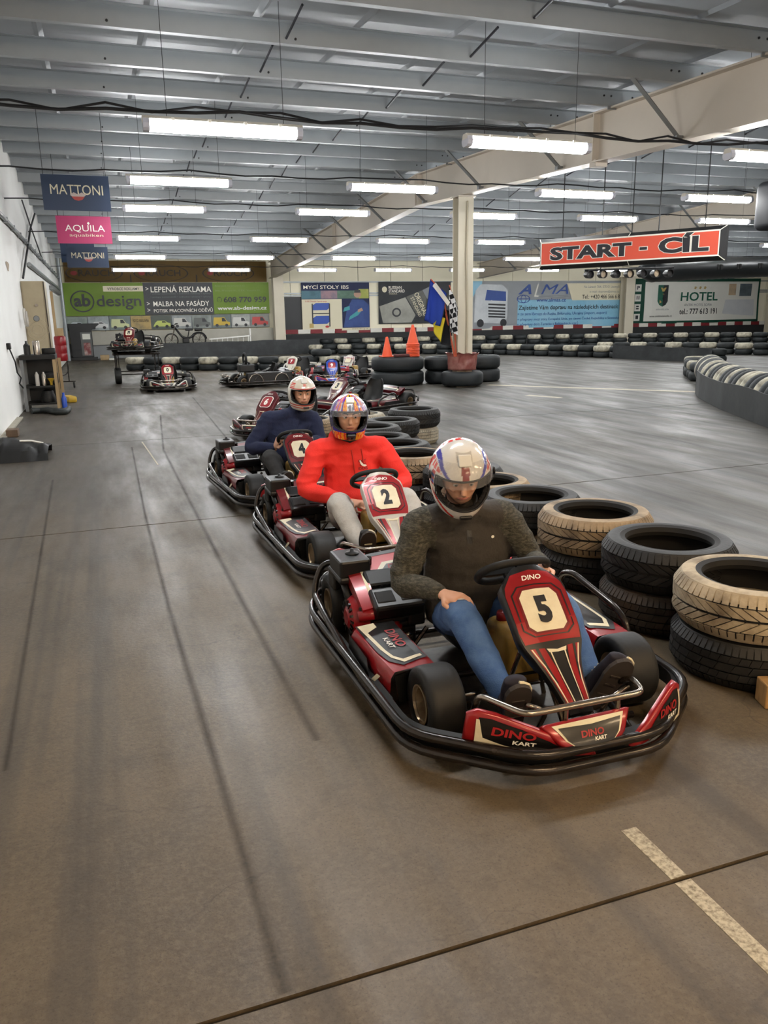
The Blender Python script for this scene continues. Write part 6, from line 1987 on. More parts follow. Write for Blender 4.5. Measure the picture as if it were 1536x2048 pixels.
ringdeco(o, S, 0.335, 0.62, 0.018, 0.09, 0.2, m_bluep, n=16)
deco(o, S, rect_poly(0.295, 0.615, 0.375, 0.63), m_bluep, 0.022, 1)
word(o, S, 'www.almas.cz', (0.42, 0.555, 0.615, 0.635), m_bluep, bold=0.015)
word(o, S, 'Zajistíme Vám dopravu na následujících destinacíc', (0.305, 0.36, 0.985, 0.48), m_darkp, bold=0.012)
for v, s in ((0.25, '+ ze zemí Evropy do Ruska, Běloruska, Ukrajiny (import, export)'), (0.14, '+ přepravy mezi státy Evropské Unie, po území České Republiky a Slovenska'), (0.03, '+ přepravy do/z Turecka a Balkánských států')):
    word(o, S, s, (0.30, v, 0.30 + 0.0095 * len(s), v + 0.085), m_bluep, bold=0.0)
word(o, S, 'Na Lánech 764, 570 01 Litomyšl', (0.74, 0.83, 0.985, 0.90), m_greyp)
word(o, S, 'e-mail: doprava@almas.cz', (0.78, 0.73, 0.985, 0.79), m_greyp)
word(o, S, 'Tel.: +420 466 566 6 8', (0.73, 0.61, 0.99, 0.70), m_darkp, bold=0.012)
# hotel banner
o, S = banner('hotel_banner', 'white banner in a dark green border with a crest, below the black air duct', 26.75, 35.3, 0.90, 3.25, YW, m_greenp, 0.05, seed=7)
deco(o, S, rect_poly(0.09, 0.06, 0.985, 0.93), m_whitev, 0.012, 4)
for k, t in enumerate(('P', '||', '=', '■')):
    v = 0.72 - 0.215 * k
    deco(o, S, rect_poly(0.018, v, 0.062, v + 0.155), m_whitev, 0.016, 1, 'symbol_tile')
    word(o, S, t, (0.030, v + 0.04, 0.050, v + 0.12), m_darkp, 0.03, bold=0.02)
deco(o, S, [(0.185, 0.86), (0.265, 0.86), (0.265, 0.50), (0.250, 0.42), (0.225, 0.38), (0.200, 0.42), (0.185, 0.50)], m_greenp, 0.022, 2, 'crest')
deco(o, S, [(0.226, 0.855), (0.262, 0.855), (0.262, 0.50), (0.248, 0.43), (0.226, 0.39)], m_darkp, 0.027, 1, 'crest')
word(o, S, 'Š', (0.200, 0.42, 0.252, 0.80), m_goldp, 0.035, bold=0.03)
word(o, S, '* * *', (0.46, 0.76, 0.56, 0.83), m_goldp, bold=0.02)
word(o, S, 'HOTEL', (0.365, 0.50, 0.655, 0.70), m_greenp, bold=0.02)
word(o, S, 'ANTIK HOTEL SOFIA', (0.395, 0.385, 0.61, 0.44), m_greyp)
word(o, S, 'tel.: 777 613 191', (0.36, 0.20, 0.655, 0.33), m_darkp, bold=0.012)
word(o, S, 'www.antikhotelsofia.cz', (0.13, 0.15, 0.30, 0.195), m_darkp)
word(o, S, 'ANTIK HOTEL SOFIA', (0.175, 0.30, 0.275, 0.335), m_greyp)
deco(o, S, rect_poly(0.74, 0.62, 0.80, 0.88), mat('room_picture', '#b9a184', 0.5, vary=(3, 0.7, '#8d8878')), 0.02, 1, 'room_picture')
deco(o, S, rect_poly(0.83, 0.60, 0.93, 0.88), mat('room_picture_dark', '#5d6970', 0.5, vary=(3, 0.7, '#33413f')), 0.02, 1, 'room_picture')
deco(o, S, [(0.70, 0.20), (0.96, 0.14), (0.96, 0.52), (0.72, 0.52)], mat('bed_picture', '#c3c5c7', 0.5, vary=(1.2, 0.5, '#a6adb5')), 0.018, 2, 'room_picture')

# ---------------- signs hung over the lane
def hung_sign(label, x0, x1, z0, z1, y, m, words, zc):
    e = empty('hanging_sign', ((x0 + x1) / 2, y, z0)); tag(e, label, 'sign', 'signs hung over the lane')
    w, h = x1 - x0, z1 - z0
    b = obj('board', box((0, 0, h / 2), (w, 0.015, h)), m, e)
    Sg = lambda u, v: Vector((-w / 2 + w * u, -0.010, h * v))
    for (s, r, mm, bo) in words:
        letters(s, r, Sg, mm, b, bo)
    for s in (-1, 1):
        obj('hanger_wire', tube([(s * w * 0.46, 0, h), (s * w * 0.46, 0, zc + 0.02 - z0)], 0.004, 4), m_cable, e)
    return b, Sg
m_signblue = mat('sign_blue', '#22344f', 0.5)
m_pink = mat('sign_magenta', '#a8305f', 0.5)
m_eagle = mat('eagle_print', '#b8a9a4', 0.5)
for lab, x0, x1, z0, z1, y in (('dark blue hanging sign nearest the viewer, above the magenta sign', -0.62, 0.33, 3.14, 3.64, 13.29), ('small-looking dark blue hanging sign below the magenta sign', -0.63, 0.36, 2.85, 3.35, 21.87)):
    b, Sg = hung_sign(lab, x0, x1, z0, z1, y, m_signblue, [('MATTONI', (0.12, 0.45, 0.90, 0.73), m_creamv, 0.0)], ztop(y))
    obj('eagle', patch([(0.40, 0.44), (0.46, 0.52), (0.52, 0.46), (0.58, 0.52), (0.64, 0.44), (0.58, 0.37), (0.52, 0.30), (0.46, 0.37)], lambda u, v: Sg(u, v) + Vector((0, -0.003, 0))), m_eagle, b)
    obj('eagle_shield', patch([(0.42, 0.40), (0.62, 0.40), (0.58, 0.31), (0.52, 0.28), (0.46, 0.31)], lambda u, v: Sg(u, v) + Vector((0, -0.005, 0))), mat('eagle_red', '#a8433f', 0.5), b)
b, Sg = hung_sign('magenta hanging sign between the two dark blue ones', -0.63, 0.40, 3.05, 3.57, 17.58, m_pink, [('AQUILA', (0.15, 0.40, 0.88, 0.68), m_text_white, 0.0), ('aquabiken', (0.22, 0.22, 0.84, 0.36), m_creamv, 0.0)], ztop(17.58))
obj('star', patch([(0.585, 0.80), (0.61, 0.74), (0.585, 0.68), (0.56, 0.74)], lambda u, v: Sg(u, v) + Vector((0, -0.003, 0))), m_text_white, b)
hung_sign('plain navy hanging sign half hidden behind the magenta sign', -0.80, 0.05, 3.07, 3.56, 23.3, m_signblue, [], ztop(23.3))

# ---------------- START - CÍL box sign
A, B = Vector((7.30, 12.45, 0)), Vector((8.97, 9.95, 0))
d = (B - A); Wd = d.length; d.normalize()
nrm = Vector((-d.y, d.x, 0)) * -1            # towards the viewer's side
if nrm.y > 0: nrm = -nrm
Z0, Z1 = 2.285, 2.735
st = empty('start_sign', tuple(A + Vector((0, 0, Z0)))); tag(st, 'orange start and finish box sign with a black frame hung over the track', 'sign')
m_orange = mat('sign_orange', '#e0563c', 0.45, vary=(1.5, 0.2, '#cf4a30'))
def SS_(u, v, off=0.0):
    return d * (u * Wd) + Vector((0, 0, v * (Z1 - Z0))) + nrm * off
bm = nb()
f0 = [bm.verts.new(SS_(u, v, 0.0)) for u, v in ((0.012, 0.09), (0.988, 0.09), (0.988, 0.91), (0.012, 0.91))]
f1 = [bm.verts.new(SS_(u, v, -0.10)) for u, v in ((-0.012, -0.06), (1.012, -0.06), (1.012, 1.06), (-0.012, 1.06))]
f2 = [bm.verts.new(SS_(u, v, -0.22)) for u, v in ((-0.012, -0.06), (1.012, -0.06), (1.012, 1.06), (-0.012, 1.06))]
bm.faces.new(f0); bm.faces.new(f2[::-1])
for a, b in ((f0, f1), (f1, f2)):
    for i in range(4):
        bm.faces.new((a[i], a[(i + 1) % 4], b[(i + 1) % 4], b[i]))
fr = obj('frame', bm, mat('sign_frame', '#1b1b1d', 0.65), st)
obj('face', patch(rect_poly(0.012, 0.09, 0.988, 0.91), lambda u, v: SS_(u, v, 0.002), 1), m_orange, fr)
ou = [(0.010, 0.07), (0.990, 0.07), (0.990, 0.93), (0.010, 0.93)]; inn = [(0.016, 0.12), (0.984, 0.12), (0.984, 0.88), (0.016, 0.88)]
obj('border_line', ring_patch(ou, inn, lambda u, v: SS_(u, v, 0.004)), m_text_white, fr)
for (u0, v0), (u1, v1) in (((0.012, 0.09), (-0.012, -0.06)), ((0.988, 0.09), (1.012, -0.06)), ((0.988, 0.91), (1.012, 1.06)), ((0.012, 0.91), (-0.012, 1.06))):
    obj('corner_line', tube([SS_(u0, v0, 0.004), SS_(u1, v1, -0.096)], 0.007, 5), m_text_white, fr)
obj('corner_line', tube([SS_(0.52, 0.91, 0.004), SS_(0.52, 1.06, -0.096)], 0.006, 5), m_text_white, fr)
obj('corner_line', tube([SS_(0.52, 0.09, 0.004), SS_(0.52, -0.06, -0.096)], 0.006, 5), m_text_white, fr)
for (s, u0, u1, v0, v1) in (('START', 0.07, 0.54, 0.25, 0.72), ('-', 0.585, 0.625, 0.42, 0.52), ('CÍL', 0.685, 0.94, 0.25, 0.90)):
    letters(s, (u0 - 0.004, v0 - 0.02, u1 + 0.004, v1 + 0.02), lambda u, v: SS_(u, v, 0.005), m_text_white, fr, 0.075)
    letters(s, (u0, v0, u1, v1), lambda u, v: SS_(u, v, 0.008), mat('sign_black', '#1f2128', 0.5), fr, 0.045)
for u in (0.12, 0.52, 0.9):
    obj('hanger_rod', tube([SS_(u, 1.05, -0.15), SS_(u, 1.05, -0.15) + Vector((0, 0, ztop((A + d * u * Wd).y) + 0.23 - 2.76))], 0.008, 5), m_cable, st)
# spotlights on a bar
sp = empty('spotlight_bar', (9.55, 14.3, 2.30)); tag(sp, 'bar of small round spotlights hung below the orange sign', 'spotlight bar')
obj('bar', tube([(-0.1, 0, 0.06), (1.75, -0.45, 0.10)], 0.022, 6), m_black, sp)
for s in (0.25, 1.4):
    obj('hanger', tube([(s, -0.25 * s, 0.07), (s, -0.25 * s, ztop(14.3) + 0.22 - 2.30)], 0.012, 5), m_black, sp)
for k in range(7):
    px = 0.0 + 0.275 * k
    can = obj('lamp_can', lathe([(0.0, 0.10), (0.05, 0.10), (0.075, 0.05), (0.085, -0.08), (0.075, -0.08), (0.065, -0.02), (0.0, -0.01)], 18, 'y', (px, -0.25 * px, -0.02)), m_black, sp, smooth=True, angle=40)
    obj('lens', lathe([(0.0, -0.03), (0.066, -0.03), (0.066, -0.04), (0.0, -0.045)], 18, 'y', (px, -0.25 * px, -0.02)), mat('lamp_lens_a', '#a08f78', 0.25) if k % 2 else mat('lamp_lens_b', '#2b2a2a', 0.2), can)
# air duct
du = empty('air_duct', (0, 0, 0)); tag(du, 'thick black spiral air duct above the hotel banner', 'duct')
a, b = Vector((11.75, 15.55, 2.43)), Vector((18.5, 17.5, 2.70))
N = 46
pts, rr = [], []
for k in range(N + 1):
    t = k / N
    pts.append(a + (b - a) * t)
    rr.append((0.10 + 0.16 * min(1, t / 0.06)) + (0.008 if k % 2 else 0.0))
bm = nb(); add_tube(bm, pts, rr, 20)
obj('duct_pipe', bm, mat('black_duct', '#26292b', 0.35, 0.4), du, smooth=True, angle=60)
dd = (b - a).normalized()
for t in (0.40, 0.52, 0.66, 0.80):
    c = a + (b - a) * t
    for q in (-0.06, 0.06):
        obj('vent_flap', box(tuple(c + dd * q + Vector((0.05, -0.245, 0.02))), (0.08, 0.05, 0.12), rot=(0, 0, 0.28)), m_black, du)
# dark heater at the edge of the frame
he = tag(obj('fan_heater', box((0, 0, 0), (0.7, 0.6, 0.85), bevel=0.12, seg=4), mat('dark_navy_metal', '#10131a', 0.6), loc=(11.9, 11.8, 3.35), smooth=True, angle=40), 'dark rounded fan heater hanging under the roof at the edge of the picture', 'heater')

# ================================================================== flags by the column
def cloth_sheet(name, corners, m, nu=14, nv=14, fold=0.05, seed=0.0, parent=None, colour=None):
    c = [Vector(p) for p in corners]
    bm = nb()
    g = []
    for i in range(nu + 1):
        row = []
        for j in range(nv + 1):
            u, v = i / nu, j / nv
            p = (c[0] * (1 - u) + c[1] * u) * (1 - v) + (c[3] * (1 - u) + c[2] * u) * v
            p = p + Vector((0.3, -1, 0)) * fold * math.sin(u * 7 + seed + v * 2) * (0.4 + 0.6 * (1 - v))
            row.append(bm.verts.new(p))
        g.append(row)
    for i in range(nu):
        for j in range(nv):
            bm.faces.new((g[i][j], g[i + 1][j], g[i + 1][j + 1], g[i][j + 1]))
    bmesh.ops.solidify(bm, geom=bm.faces[:], thickness=0.004)
    return bm
def flag(label, pole, corners, m, fold, seed):
    e = empty('flag', tuple(Vector(pole[0]))); tag(e, label, 'flag', 'flags tied to the column')
    off = Vector(pole[0])
    obj('pole', tube([Vector(p) - off for p in pole], 0.014, 6), mat('orange_pole', '#b5563c', 0.5), e)
    f = obj('cloth', cloth_sheet('cloth', [Vector(c) - off for c in corners], m, fold=fold, seed=seed), m, e, smooth=True)
    return e, f
yf = 15.25
e, f = flag('blue flag with a white lettered stripe, hanging beside the column', [(7.05, 15.42, 0.66), (6.70, yf, 2.0), (6.44, yf, 2.24)], [(6.28, yf, 1.42), (6.60, yf - 0.05, 1.30), (6.80, yf, 1.95), (6.42, yf, 2.24)], mat('flag_blue', '#2b49a5', 0.8), 0.05, 0.4)
bm = cloth_sheet('flag_stripe', [(6.45, yf - 0.06, 2.10), (6.52, yf - 0.06, 2.17), (6.84, yf - 0.08, 1.78), (6.79, yf - 0.08, 1.70)], m_text_white, 6, 6, 0.01, 1.0)
for v in bm.verts: v.co -= Vector((7.05, 15.42, 0.66))
obj('white_stripe', bm, m_text_white, e)
flag('yellow flag hanging below the blue one', [(7.08, 15.44, 0.66), (6.80, yf + 0.05, 1.55)], [(6.45, yf - 0.02, 1.35), (6.62, yf - 0.04, 0.96), (6.78, yf, 1.45), (6.66, yf, 1.50)], mat('flag_yellow', '#d9c93a', 0.8), 0.04, 1.4)
def checker_mat():
    m = bpy.data.materials.new('chequered_cloth'); m.use_nodes = True
    nt = m.node_tree
    tc = nt.nodes.new('ShaderNodeTexCoord'); mp = nt.nodes.new('ShaderNodeMapping')
    mp.inputs['Rotation'].default_value = (0, 0.35, 0)
    ck = nt.nodes.new('ShaderNodeTexChecker')
    ck.inputs['Color1'].default_value = (*lin('#dedede'), 1); ck.inputs['Color2'].default_value = (*lin('#15151a'), 1); ck.inputs['Scale'].default_value = 11
    nt.links.new(tc.outputs['Object'], mp.inputs[0]); nt.links.new(mp.outputs[0], ck.inputs['Vector']); nt.links.new(ck.outputs[0], nt.nodes['Principled BSDF'].inputs['Base Color'])
    nt.nodes['Principled BSDF'].inputs['Roughness'].default_value = 0.8
    return m
flag('black and white chequered flag beside the column', [(7.10, 15.46, 0.66), (7.02, yf + 0.06, 1.6), (6.86, yf, 2.12)], [(6.80, yf - 0.1, 1.22), (7.0, yf - 0.1, 1.10), (7.06, yf - 0.02, 1.65), (6.84, yf - 0.05, 2.10)], checker_mat(), 0.045, 2.0)
flag('rolled dark flag with an orange pole behind the chequered flag', [(7.13, 15.48, 0.66), (7.02, yf + 0.12, 1.3), (6.92, yf + 0.12, 1.95)], [(6.70, yf + 0.1, 0.95), (6.95, yf + 0.1, 0.85), (7.0, yf + 0.1, 1.55), (6.8, yf + 0.1, 1.65)], mat('flag_dark', '#22242a', 0.8), 0.04, 3.0)
# crumpled silver sheet by the truck tyres
bm = nb()
g = [[bm.verts.new((i * 0.14, j * 0.10 + 0.04 * noise.noise(Vector((i, j, 2))), 0.02 + 0.07 * i * (0.9 - 0.05 * j) * 0.55 + 0.05 * abs(noise.noise(Vector((i * 1.3, j * 1.7, 5)))))) for j in range(6)] for i in range(9)]
for i in range(8):
    for j in range(5):
        bm.faces.new((g[i][j], g[i + 1][j], g[i + 1][j + 1], g[i][j + 1]))
bmesh.ops.solidify(bm, geom=bm.faces[:], thickness=0.006)
tag(obj('plastic_sheet', bm, mat('silver_sheet', '#8f9494', 0.4, vary=(5, 0.6, '#5d6163')), loc=(5.6, 20.9, 0.0)), 'crumpled silvery sheet leaning up behind the truck tyres', 'sheet')

# ================================================================== workshop corner by the white wall
lk = empty('locker', (-1.205, 17.95, 0)); tag(lk, 'tall beige metal locker with a round dial, behind the workbench', 'locker')
m_locker = mat('beige_locker', '#a4977c', 0.5, vary=(4, 0.4, '#8a7e66'))
obj('body', box((0, 0, 1.165), (0.44, 0.6, 2.33), bevel=0.01), m_locker, lk)
dr = obj('door', box((-0.01, -0.305, 1.20), (0.37, 0.02, 2.2), bevel=0.004), m_locker, lk)
obj('handle', lathe([(0, -0.03), (0.03, -0.03), (0.03, 0), (0, 0)], 12, 'y', (0.03, -0.315, 1.86)), m_chrome, dr)
obj('dial', lathe([(0, -0.02), (0.05, -0.02), (0.06, 0), (0, 0)], 20, 'y', (0.0, -0.315, 1.60)), m_brace, dr)
for r in (0.10, 0.15, 0.21):
    b = nb(); add_tube(b, [(r * math.cos(2 * PI * k / 28), -0.317, 1.38 + r * math.sin(2 * PI * k / 28)) for k in range(28)], 0.004, 4, True)
    obj('scratch_ring', b, mat('scratched_paint', '#b3a78d', 0.5), dr)
obj('hinge_strip', box((0.205, -0.30, 1.165), (0.02, 0.02, 2.3)), m_brown, lk)
bn = empty('workbench', (-1.09, 15.3, 0)); tag(bn, 'dark cluttered workbench standing against the white wall', 'workbench')
m_dkmetal = mat('dark_metal', '#161616', 0.5, 0.3, vary=(9, 0.5, '#2b2926'))
m_wood = mat('pale_wood', '#a9906a', 0.7, vary=(5, 0.5, '#836b48'), stretch=(1, 1, 0.2))
obj('worktop', box((0, 0, 0.93), (0.58, 0.66, 0.08), bevel=0.006), m_dkmetal, bn)
for sx, mm in ((-0.26, m_brace), (0.26, m_wood)):
    for sy in (-0.29, 0.29):
        obj('leg', box((sx, sy, 0.445), (0.05, 0.05, 0.89)), mm, bn)
for z in (0.42, 0.12):
    obj('shelf', box((0, 0, z), (0.52, 0.58, 0.03)), m_dkmetal, bn)
obj('back_panel', box((0, 0.30, 0.5), (0.5, 0.02, 0.8)), m_black, bn)
def item(name, me, m, label, cat, loc, rot=None, smooth=True):
    return tag(obj(name, me, m, smooth=smooth, angle=40, loc=loc, rot=rot), label, cat)
item('oil_can', lathe([(0, 0), (0.055, 0), (0.055, 0.16), (0.02, 0.2), (0.018, 0.24), (0, 0.24)], 16), m_black, 'black can standing at the wall end of the workbench', 'can', (-1.25, 15.15, 0.971))
item('steel_flask', lathe([(0, 0), (0.06, 0), (0.06, 0.22), (0.05, 0.24), (0, 0.24)], 18), m_chrome, 'shiny steel flask standing on the workbench', 'flask', (-1.10, 15.2, 0.971))
item('parts_box', box((0, 0, 0.05), (0.22, 0.16, 0.10), bevel=0.01), m_dkmetal, 'low dark parts box on the workbench', 'box', (-0.92, 15.4, 0.971))
item('spray_can', lathe([(0, 0), (0.034, 0), (0.034, 0.19), (0.02, 0.21), (0.012, 0.24), (0, 0.24)], 14), m_whgrey, 'pale spray can on the upper shelf of the workbench', 'spray can', (-1.14, 15.1, 0.436))
item('spray_can', lathe([(0, 0), (0.034, 0), (0.034, 0.19), (0.02, 0.21), (0.012, 0.24), (0, 0.24)], 14), m_chrome, 'silver spray can beside the pale one on the workbench shelf', 'spray can', (-1.03, 15.08, 0.436))
item('engine_part', box((0, 0, 0.11), (0.24, 0.2, 0.22), bevel=0.03), m_engine, 'lump of engine on the upper shelf of the workbench', 'engine part', (-0.93, 15.35, 0.436))
item('engine_part', lathe([(0, 0), (0.12, 0), (0.13, 0.06), (0.09, 0.2), (0.05, 0.22), (0, 0.22)], 16), m_engine, 'round engine part on the lower shelf of the workbench', 'engine part', (-1.0, 15.2, 0.136))
item('yellow_funnel', lathe([(0.02, 0), (0.025, 0.06), (0.06, 0.12), (0.055, 0.12), (0.018, 0.06), (0.015, 0)], 14, closed=True), mat('yellow_plastic', '#c7a12e', 0.4), 'small yellow funnel on the workbench shelf', 'funnel', (-0.92, 15.12, 0.436))
item('blue_bottle', lathe([(0, 0), (0.045, 0), (0.045, 0.2), (0.02, 0.26), (0.02, 0.3), (0, 0.3)], 14), mat('blue_plastic', '#2450b8', 0.35), 'blue bottle on the floor at the leg of the workbench', 'bottle', (-0.74, 15.05, 0.0))
item('yellow_jack', box((0, 0, 0.06), (0.16, 0.42, 0.12), bevel=0.03), MATS['yellow_plastic'], 'yellow trolley jack on the floor beyond the workbench', 'jack', (-0.70, 16.5, 0.0), (0, 0, 0.3))
item('wood_slat', box((0, 0, 0.45), (0.05, 0.03, 0.9)), m_wood, 'wooden slat leaning on the workbench', 'slat', (-0.755, 15.35, 0.0), (0.05, 0.0, 0), False)
m_hose = mat('grey_green_hose', '#191e1d', 0.6)
for k, nm in enumerate(('nearer', 'farther')):
    item('rubber_hose', tube(round_path([(-1.25, 14.75 - 0.2 * k, 0.045), (-1.0, 14.55 + 0.15 * k, 0.05), (-0.85, 14.2 + 0.15 * k, 0.05), (-0.70, 14.15 + 0.25 * k, 0.045), (-0.66, 14.5 + 0.25 * k, 0.045)], 0.15), 0.045, 10), m_hose, 'thick grey-green hose lying below the workbench, the %s of two' % nm, 'hose', (0, 0, 0.001 + 0.001 * k))
ct = empty('red_tank_trolley', (-0.92, 20.0, 0)); tag(ct, 'red upright tank on a small black wheeled frame beside the locker', 'tank')
obj('tank', lathe([(0, 0.64), (0.11, 0.64), (0.13, 0.67), (0.13, 0.80), (0.124, 0.815), (0.13, 0.83), (0.13, 0.98), (0.124, 0.995), (0.13, 1.01), (0.13, 1.18), (0.11, 1.21), (0, 1.21)], 24), m_redplastic, ct, smooth=True, angle=40)
obj('top_box', box((0.03, 0, 1.30), (0.13, 0.13, 0.18), bevel=0.01), m_wood, ct)
for sx in (-0.1, 0.1):
    obj('leg', tube([(sx, 0, 0.66), (sx, 0, 0.16)], 0.014, 6), m_tubeframe, ct)
obj('base_bar', tube([(-0.12, 0, 0.16), (0.24, 0, 0.16)], 0.014, 6), m_tubeframe, ct)
obj('base_bar', tube(round_path([(-0.1, 0.0, 0.3), (0.06, 0.0, 0.32), (0.12, 0, 0.45), (0.1, 0, 0.6)], 0.08), 0.012, 6), m_tubeframe, ct)
for sx in (-0.1, 0.2):
    obj('castor', lathe([(0, -0.02), (0.07, -0.02), (0.08, 0), (0.07, 0.02), (0, 0.02)], 14, 'x', (sx, 0, 0.081)), m_rubber, ct)
# wires, reel and fittings on the white wall
tag(obj('wall_cable', tube([(-1.38, 17.9, 2.40), (-1.36, 18.9, 2.82), (-1.36, 21.6, 3.75), (-1.36, 23.9, 4.35)], 0.022, 6), m_cable), 'dark cable running up the white wall from the locker to the purlins', 'cable')
tag(obj('wall_cable', tube([(-1.36, 19.9, 4.15), (-1.34, 21.6, 3.72), (-1.36, 24.6, 3.30)], 0.016, 6), m_cable), 'dark cable crossing the other one high on the white wall', 'cable')
tag(obj('socket_lead', tube([(-1.40, 13.9, 1.12), (-1.36, 14.1, 0.9), (-1.37, 14.3, 0.72), (-1.34, 14.5, 0.62), (-1.38, 14.55, 0.52), (-1.34, 14.65, 0.44)], 0.012, 6), m_cable), 'thin black lead hanging down the white wall beside the workbench', 'lead')
item('wall_plug', box((0, 0, 0), (0.06, 0.12, 0.10), bevel=0.01), m_black, 'black plug on the white wall above the workbench lead', 'plug', (-1.40, 13.85, 1.16))
b = nb(); add_tube(b, [(0, 0.12 * math.cos(2 * PI * k / 20), 0.15 * math.sin(2 * PI * k / 20)) for k in range(20)], 0.022, 6, True)
add_tube(b, [(0.03, 0.10 * math.cos(2 * PI * k / 20), 0.13 * math.sin(2 * PI * k / 20) - 0.03) for k in range(20)], 0.02, 6, True)
item('cable_coil', b, m_whgrey, 'pale coil of cable hung on the white wall beside the locker', 'coil', (-1.33, 16.6, 1.62))
dn = struct(obj('door_1', box((-1.41, 31.0, 1.25), (0.06, 5.6, 2.4)), m_whitev), 'bright white doorway panel in the side wall near the far corner')
obj('door_frame', box((-1.40, 28.1, 1.25), (0.1, 0.16, 2.5)), m_wood, dn)
obj('door_frame', box((-1.38, 31.0, 2.62), (0.12, 6.0, 0.12)), m_brace, dn)
tag(obj('wall_post', tube([(-1.33, 34.6, 0.0), (-1.33, 34.6, 4.0)], 0.07, 8), m_galv), 'grey pipe post in the corner beside the green banner', 'post')
item('brick', box((0, 0, 0.05), (0.15, 0.22, 0.10), bevel=0.008), mat('brown_brick', '#6b5746', 0.8, vary=(12, 0.5, '#4b3b2f')), 'small brown block on the floor against the white wall', 'block', (-1.28, 11.75, 0.0), None, False)
# black crumpled fairing on the floor
bm = nb()
g = []
for i in range(22):
    row = []
    for j in range(12):
        u, v = i / 21, j / 11
        hgt = 0.20 * math.sin(PI * v) ** 0.7 * (0.5 + 0.5 * math.sin(PI * min(1, u * 1.15))) + 0.10 * abs(noise.noise(Vector((u * 6, v * 5, 1.7))))
        row.append(bm.verts.new((u * 0.72 + 0.05 * noise.noise(Vector((u * 4, v * 4, 8))), v * 0.75, max(0.002, hgt if 0 < j < 11 else 0.002))))
    g.append(row)
for i in range(21):
    for j in range(11):
        bm.faces.new((g[i][j], g[i + 1][j], g[i + 1][j + 1], g[i][j + 1]))
fa = item('black_bag', bm, mat('black_sheet', '#0c0c0d', 0.6, vary=(8, 0.4, '#161617')), 'crumpled black bag on the floor at the edge by the white wall', 'bag', (-1.42, 9.42, 0.0))
obj('white_trim', tube([(0.42, 0.30, 0.20), (0.54, 0.34, 0.19), (0.66, 0.36, 0.15)], 0.012, 6), m_text_white, fa)
# black cabinet in the far corner
cb = empty('cabinet', (-0.72, 35.2, 0)); tag(cb, 'black flared cabinet with an open niche in the far corner', 'cabinet')
bm = nb(); add_prism(bm, [(-0.45, 0.0), (0.36, 0.0), (0.36, 1.2), (0.66, 1.42), (0.66, 1.47), (-0.62, 1.47), (-0.62, 1.42), (-0.50, 1.25)], lambda u, v: Vector((u, -0.3, v)), lambda u, v: Vector((u, 0.3, v)))
obj('body', bm, mat('black_cabinet', '#121316', 0.5), cb)
obj('niche', box((0.12, -0.305, 0.65), (0.42, 0.02, 0.95)), mat('niche_grey', '#5b5c5b', 0.6), cb)
obj('poster', box((0.13, -0.32, 0.45), (0.26, 0.012, 0.5)), mat('poster_red', '#7a3a3a', 0.6, vary=(5, 0.8, '#c9bdb4')), cb)
obj('poster', box((0.13, -0.32, 0.95), (0.30, 0.012, 0.22)), m_whitev, cb)
obj('foot_bar', box((-0.05, -0.2, 0.06), (1.1, 0.5, 0.10)), m_black, cb)
item('carton', box((0, 0, 0.1), (0.35, 0.3, 0.2), bevel=0.01), m_wood, 'small carton on the floor beside the black cabinet', 'carton', (0.05, 34.6, 0.0))
item('paper_scrap', box((0, 0, 0.04), (0.30, 0.2, 0.08), bevel=0.03), m_whitev, 'white crumpled scrap beside the black cabinet', 'scrap', (0.35, 34.2, 0.0))
# platform, moped and ladder behind the belt
struct(obj('floor_platform', box((4.6, 35.2, 0.21), (5.2, 1.1, 0.42)), m_brace), 'low grey platform behind the rubber belt')
mp = empty('moped', (3.38, 35.0, 0.42)); tag(mp, 'old black moped standing behind the rubber belt', 'moped')
for x in (-0.58, 0.58):
    b = nb(); add_tube(b, [(x + 0.27 * math.cos(2 * PI * k / 28), 0, 0.29 + 0.27 * math.sin(2 * PI * k / 28)) for k in range(28)], 0.028, 8, True)
    w = obj('wheel', b, m_rubber, mp, smooth=True)
    for k in range(8):
        a_ = 2 * PI * k / 8
        obj('spoke', tube([(x, 0, 0.29), (x + 0.25 * math.cos(a_), 0, 0.29 + 0.25 * math.sin(a_))], 0.006, 4), m_chrome, w)
    b = nb(); add_tube(b, [(x + 0.245 * math.cos(2 * PI * k / 28), 0, 0.29 + 0.245 * math.sin(2 * PI * k / 28)) for k in range(28)], 0.012, 6, True)
    obj('rim', b, m_chrome, w, smooth=True)
obj('fork', tube([(-0.58, 0.05, 0.29), (-0.40, 0.05, 0.85)], 0.025, 6), m_chrome, mp)
obj('fork', tube([(-0.58, -0.05, 0.29), (-0.40, -0.05, 0.85)], 0.025, 6), m_chrome, mp)
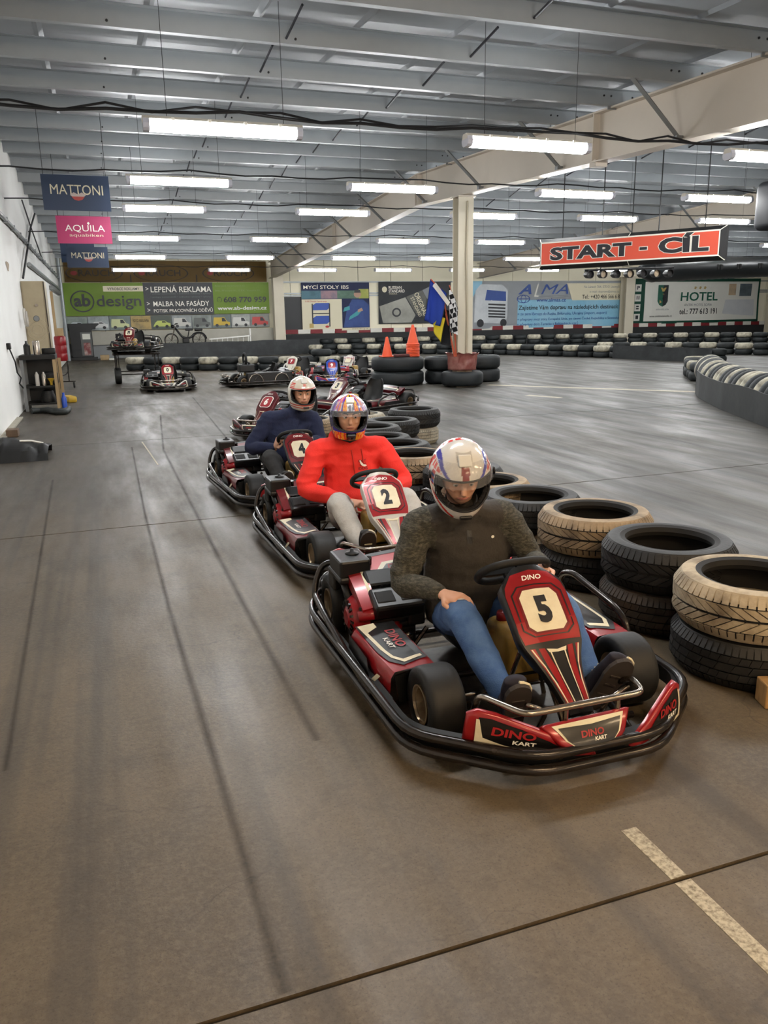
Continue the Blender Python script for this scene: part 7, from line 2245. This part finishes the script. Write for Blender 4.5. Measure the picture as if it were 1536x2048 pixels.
obj('handlebar', tube(round_path([(-0.30, -0.28, 0.98), (-0.40, -0.2, 0.95), (-0.40, 0.2, 0.95), (-0.30, 0.28, 0.98)], 0.08), 0.018, 6), m_black, mp)
obj('headlamp', lathe([(0, -0.06), (0.06, -0.05), (0.08, 0.02), (0.05, 0.09), (0, 0.1)], 16, 'x', (-0.50, 0, 0.86)), m_black, mp, smooth=True)
obj('frame', tube(round_path([(-0.40, 0, 0.80), (-0.10, 0, 0.38), (0.20, 0, 0.36), (0.40, 0, 0.55)], 0.15), 0.045, 8), m_black, mp, smooth=True)
obj('engine', box((0.02, 0, 0.26), (0.28, 0.16, 0.2), bevel=0.03), m_engine, mp)
obj('saddle', box((0.18, 0, 0.72), (0.32, 0.2, 0.10), bevel=0.035), m_black, mp)
obj('carrier_pad', box((0.58, 0, 0.72), (0.34, 0.2, 0.10), bevel=0.035), m_black, mp)
obj('seat_post', tube([(0.18, 0, 0.68), (0.10, 0, 0.36)], 0.025, 6), m_black, mp)
obj('carrier', tube([(0.40, 0, 0.66), (0.72, 0, 0.66), (0.58, 0, 0.32)], 0.018, 6), m_chrome, mp)
obj('mudguard', tube([(0.58 + 0.32 * math.cos(t), 0, 0.29 + 0.32 * math.sin(t)) for t in [0.1 + 0.25 * k for k in range(12)]], 0.03, 6), m_black, mp, smooth=True)
ld = empty('ladder', (4.45, 35.45, 0.42)); tag(ld, 'aluminium ladder lying on its side beyond the moped', 'ladder')
m_alu = mat('aluminium', '#c4c4c0', 0.35, 0.6)
obj('stile', box((0.9, 0, 0.34), (1.8, 0.05, 0.05), rot=(0, -0.06, 0)), m_alu, ld)
obj('stile', box((0.9, 0, 0.06), (1.8, 0.05, 0.05), rot=(0, -0.03, 0)), m_alu, ld)
obj('stile', box((1.80, 0, 0.36), (0.06, 0.05, 0.72)), m_alu, ld)
for k in range(8):
    obj('rung', box((0.1 + 0.23 * k, 0, 0.20 + 0.01 * k), (0.025, 0.03, 0.26)), m_alu, ld)
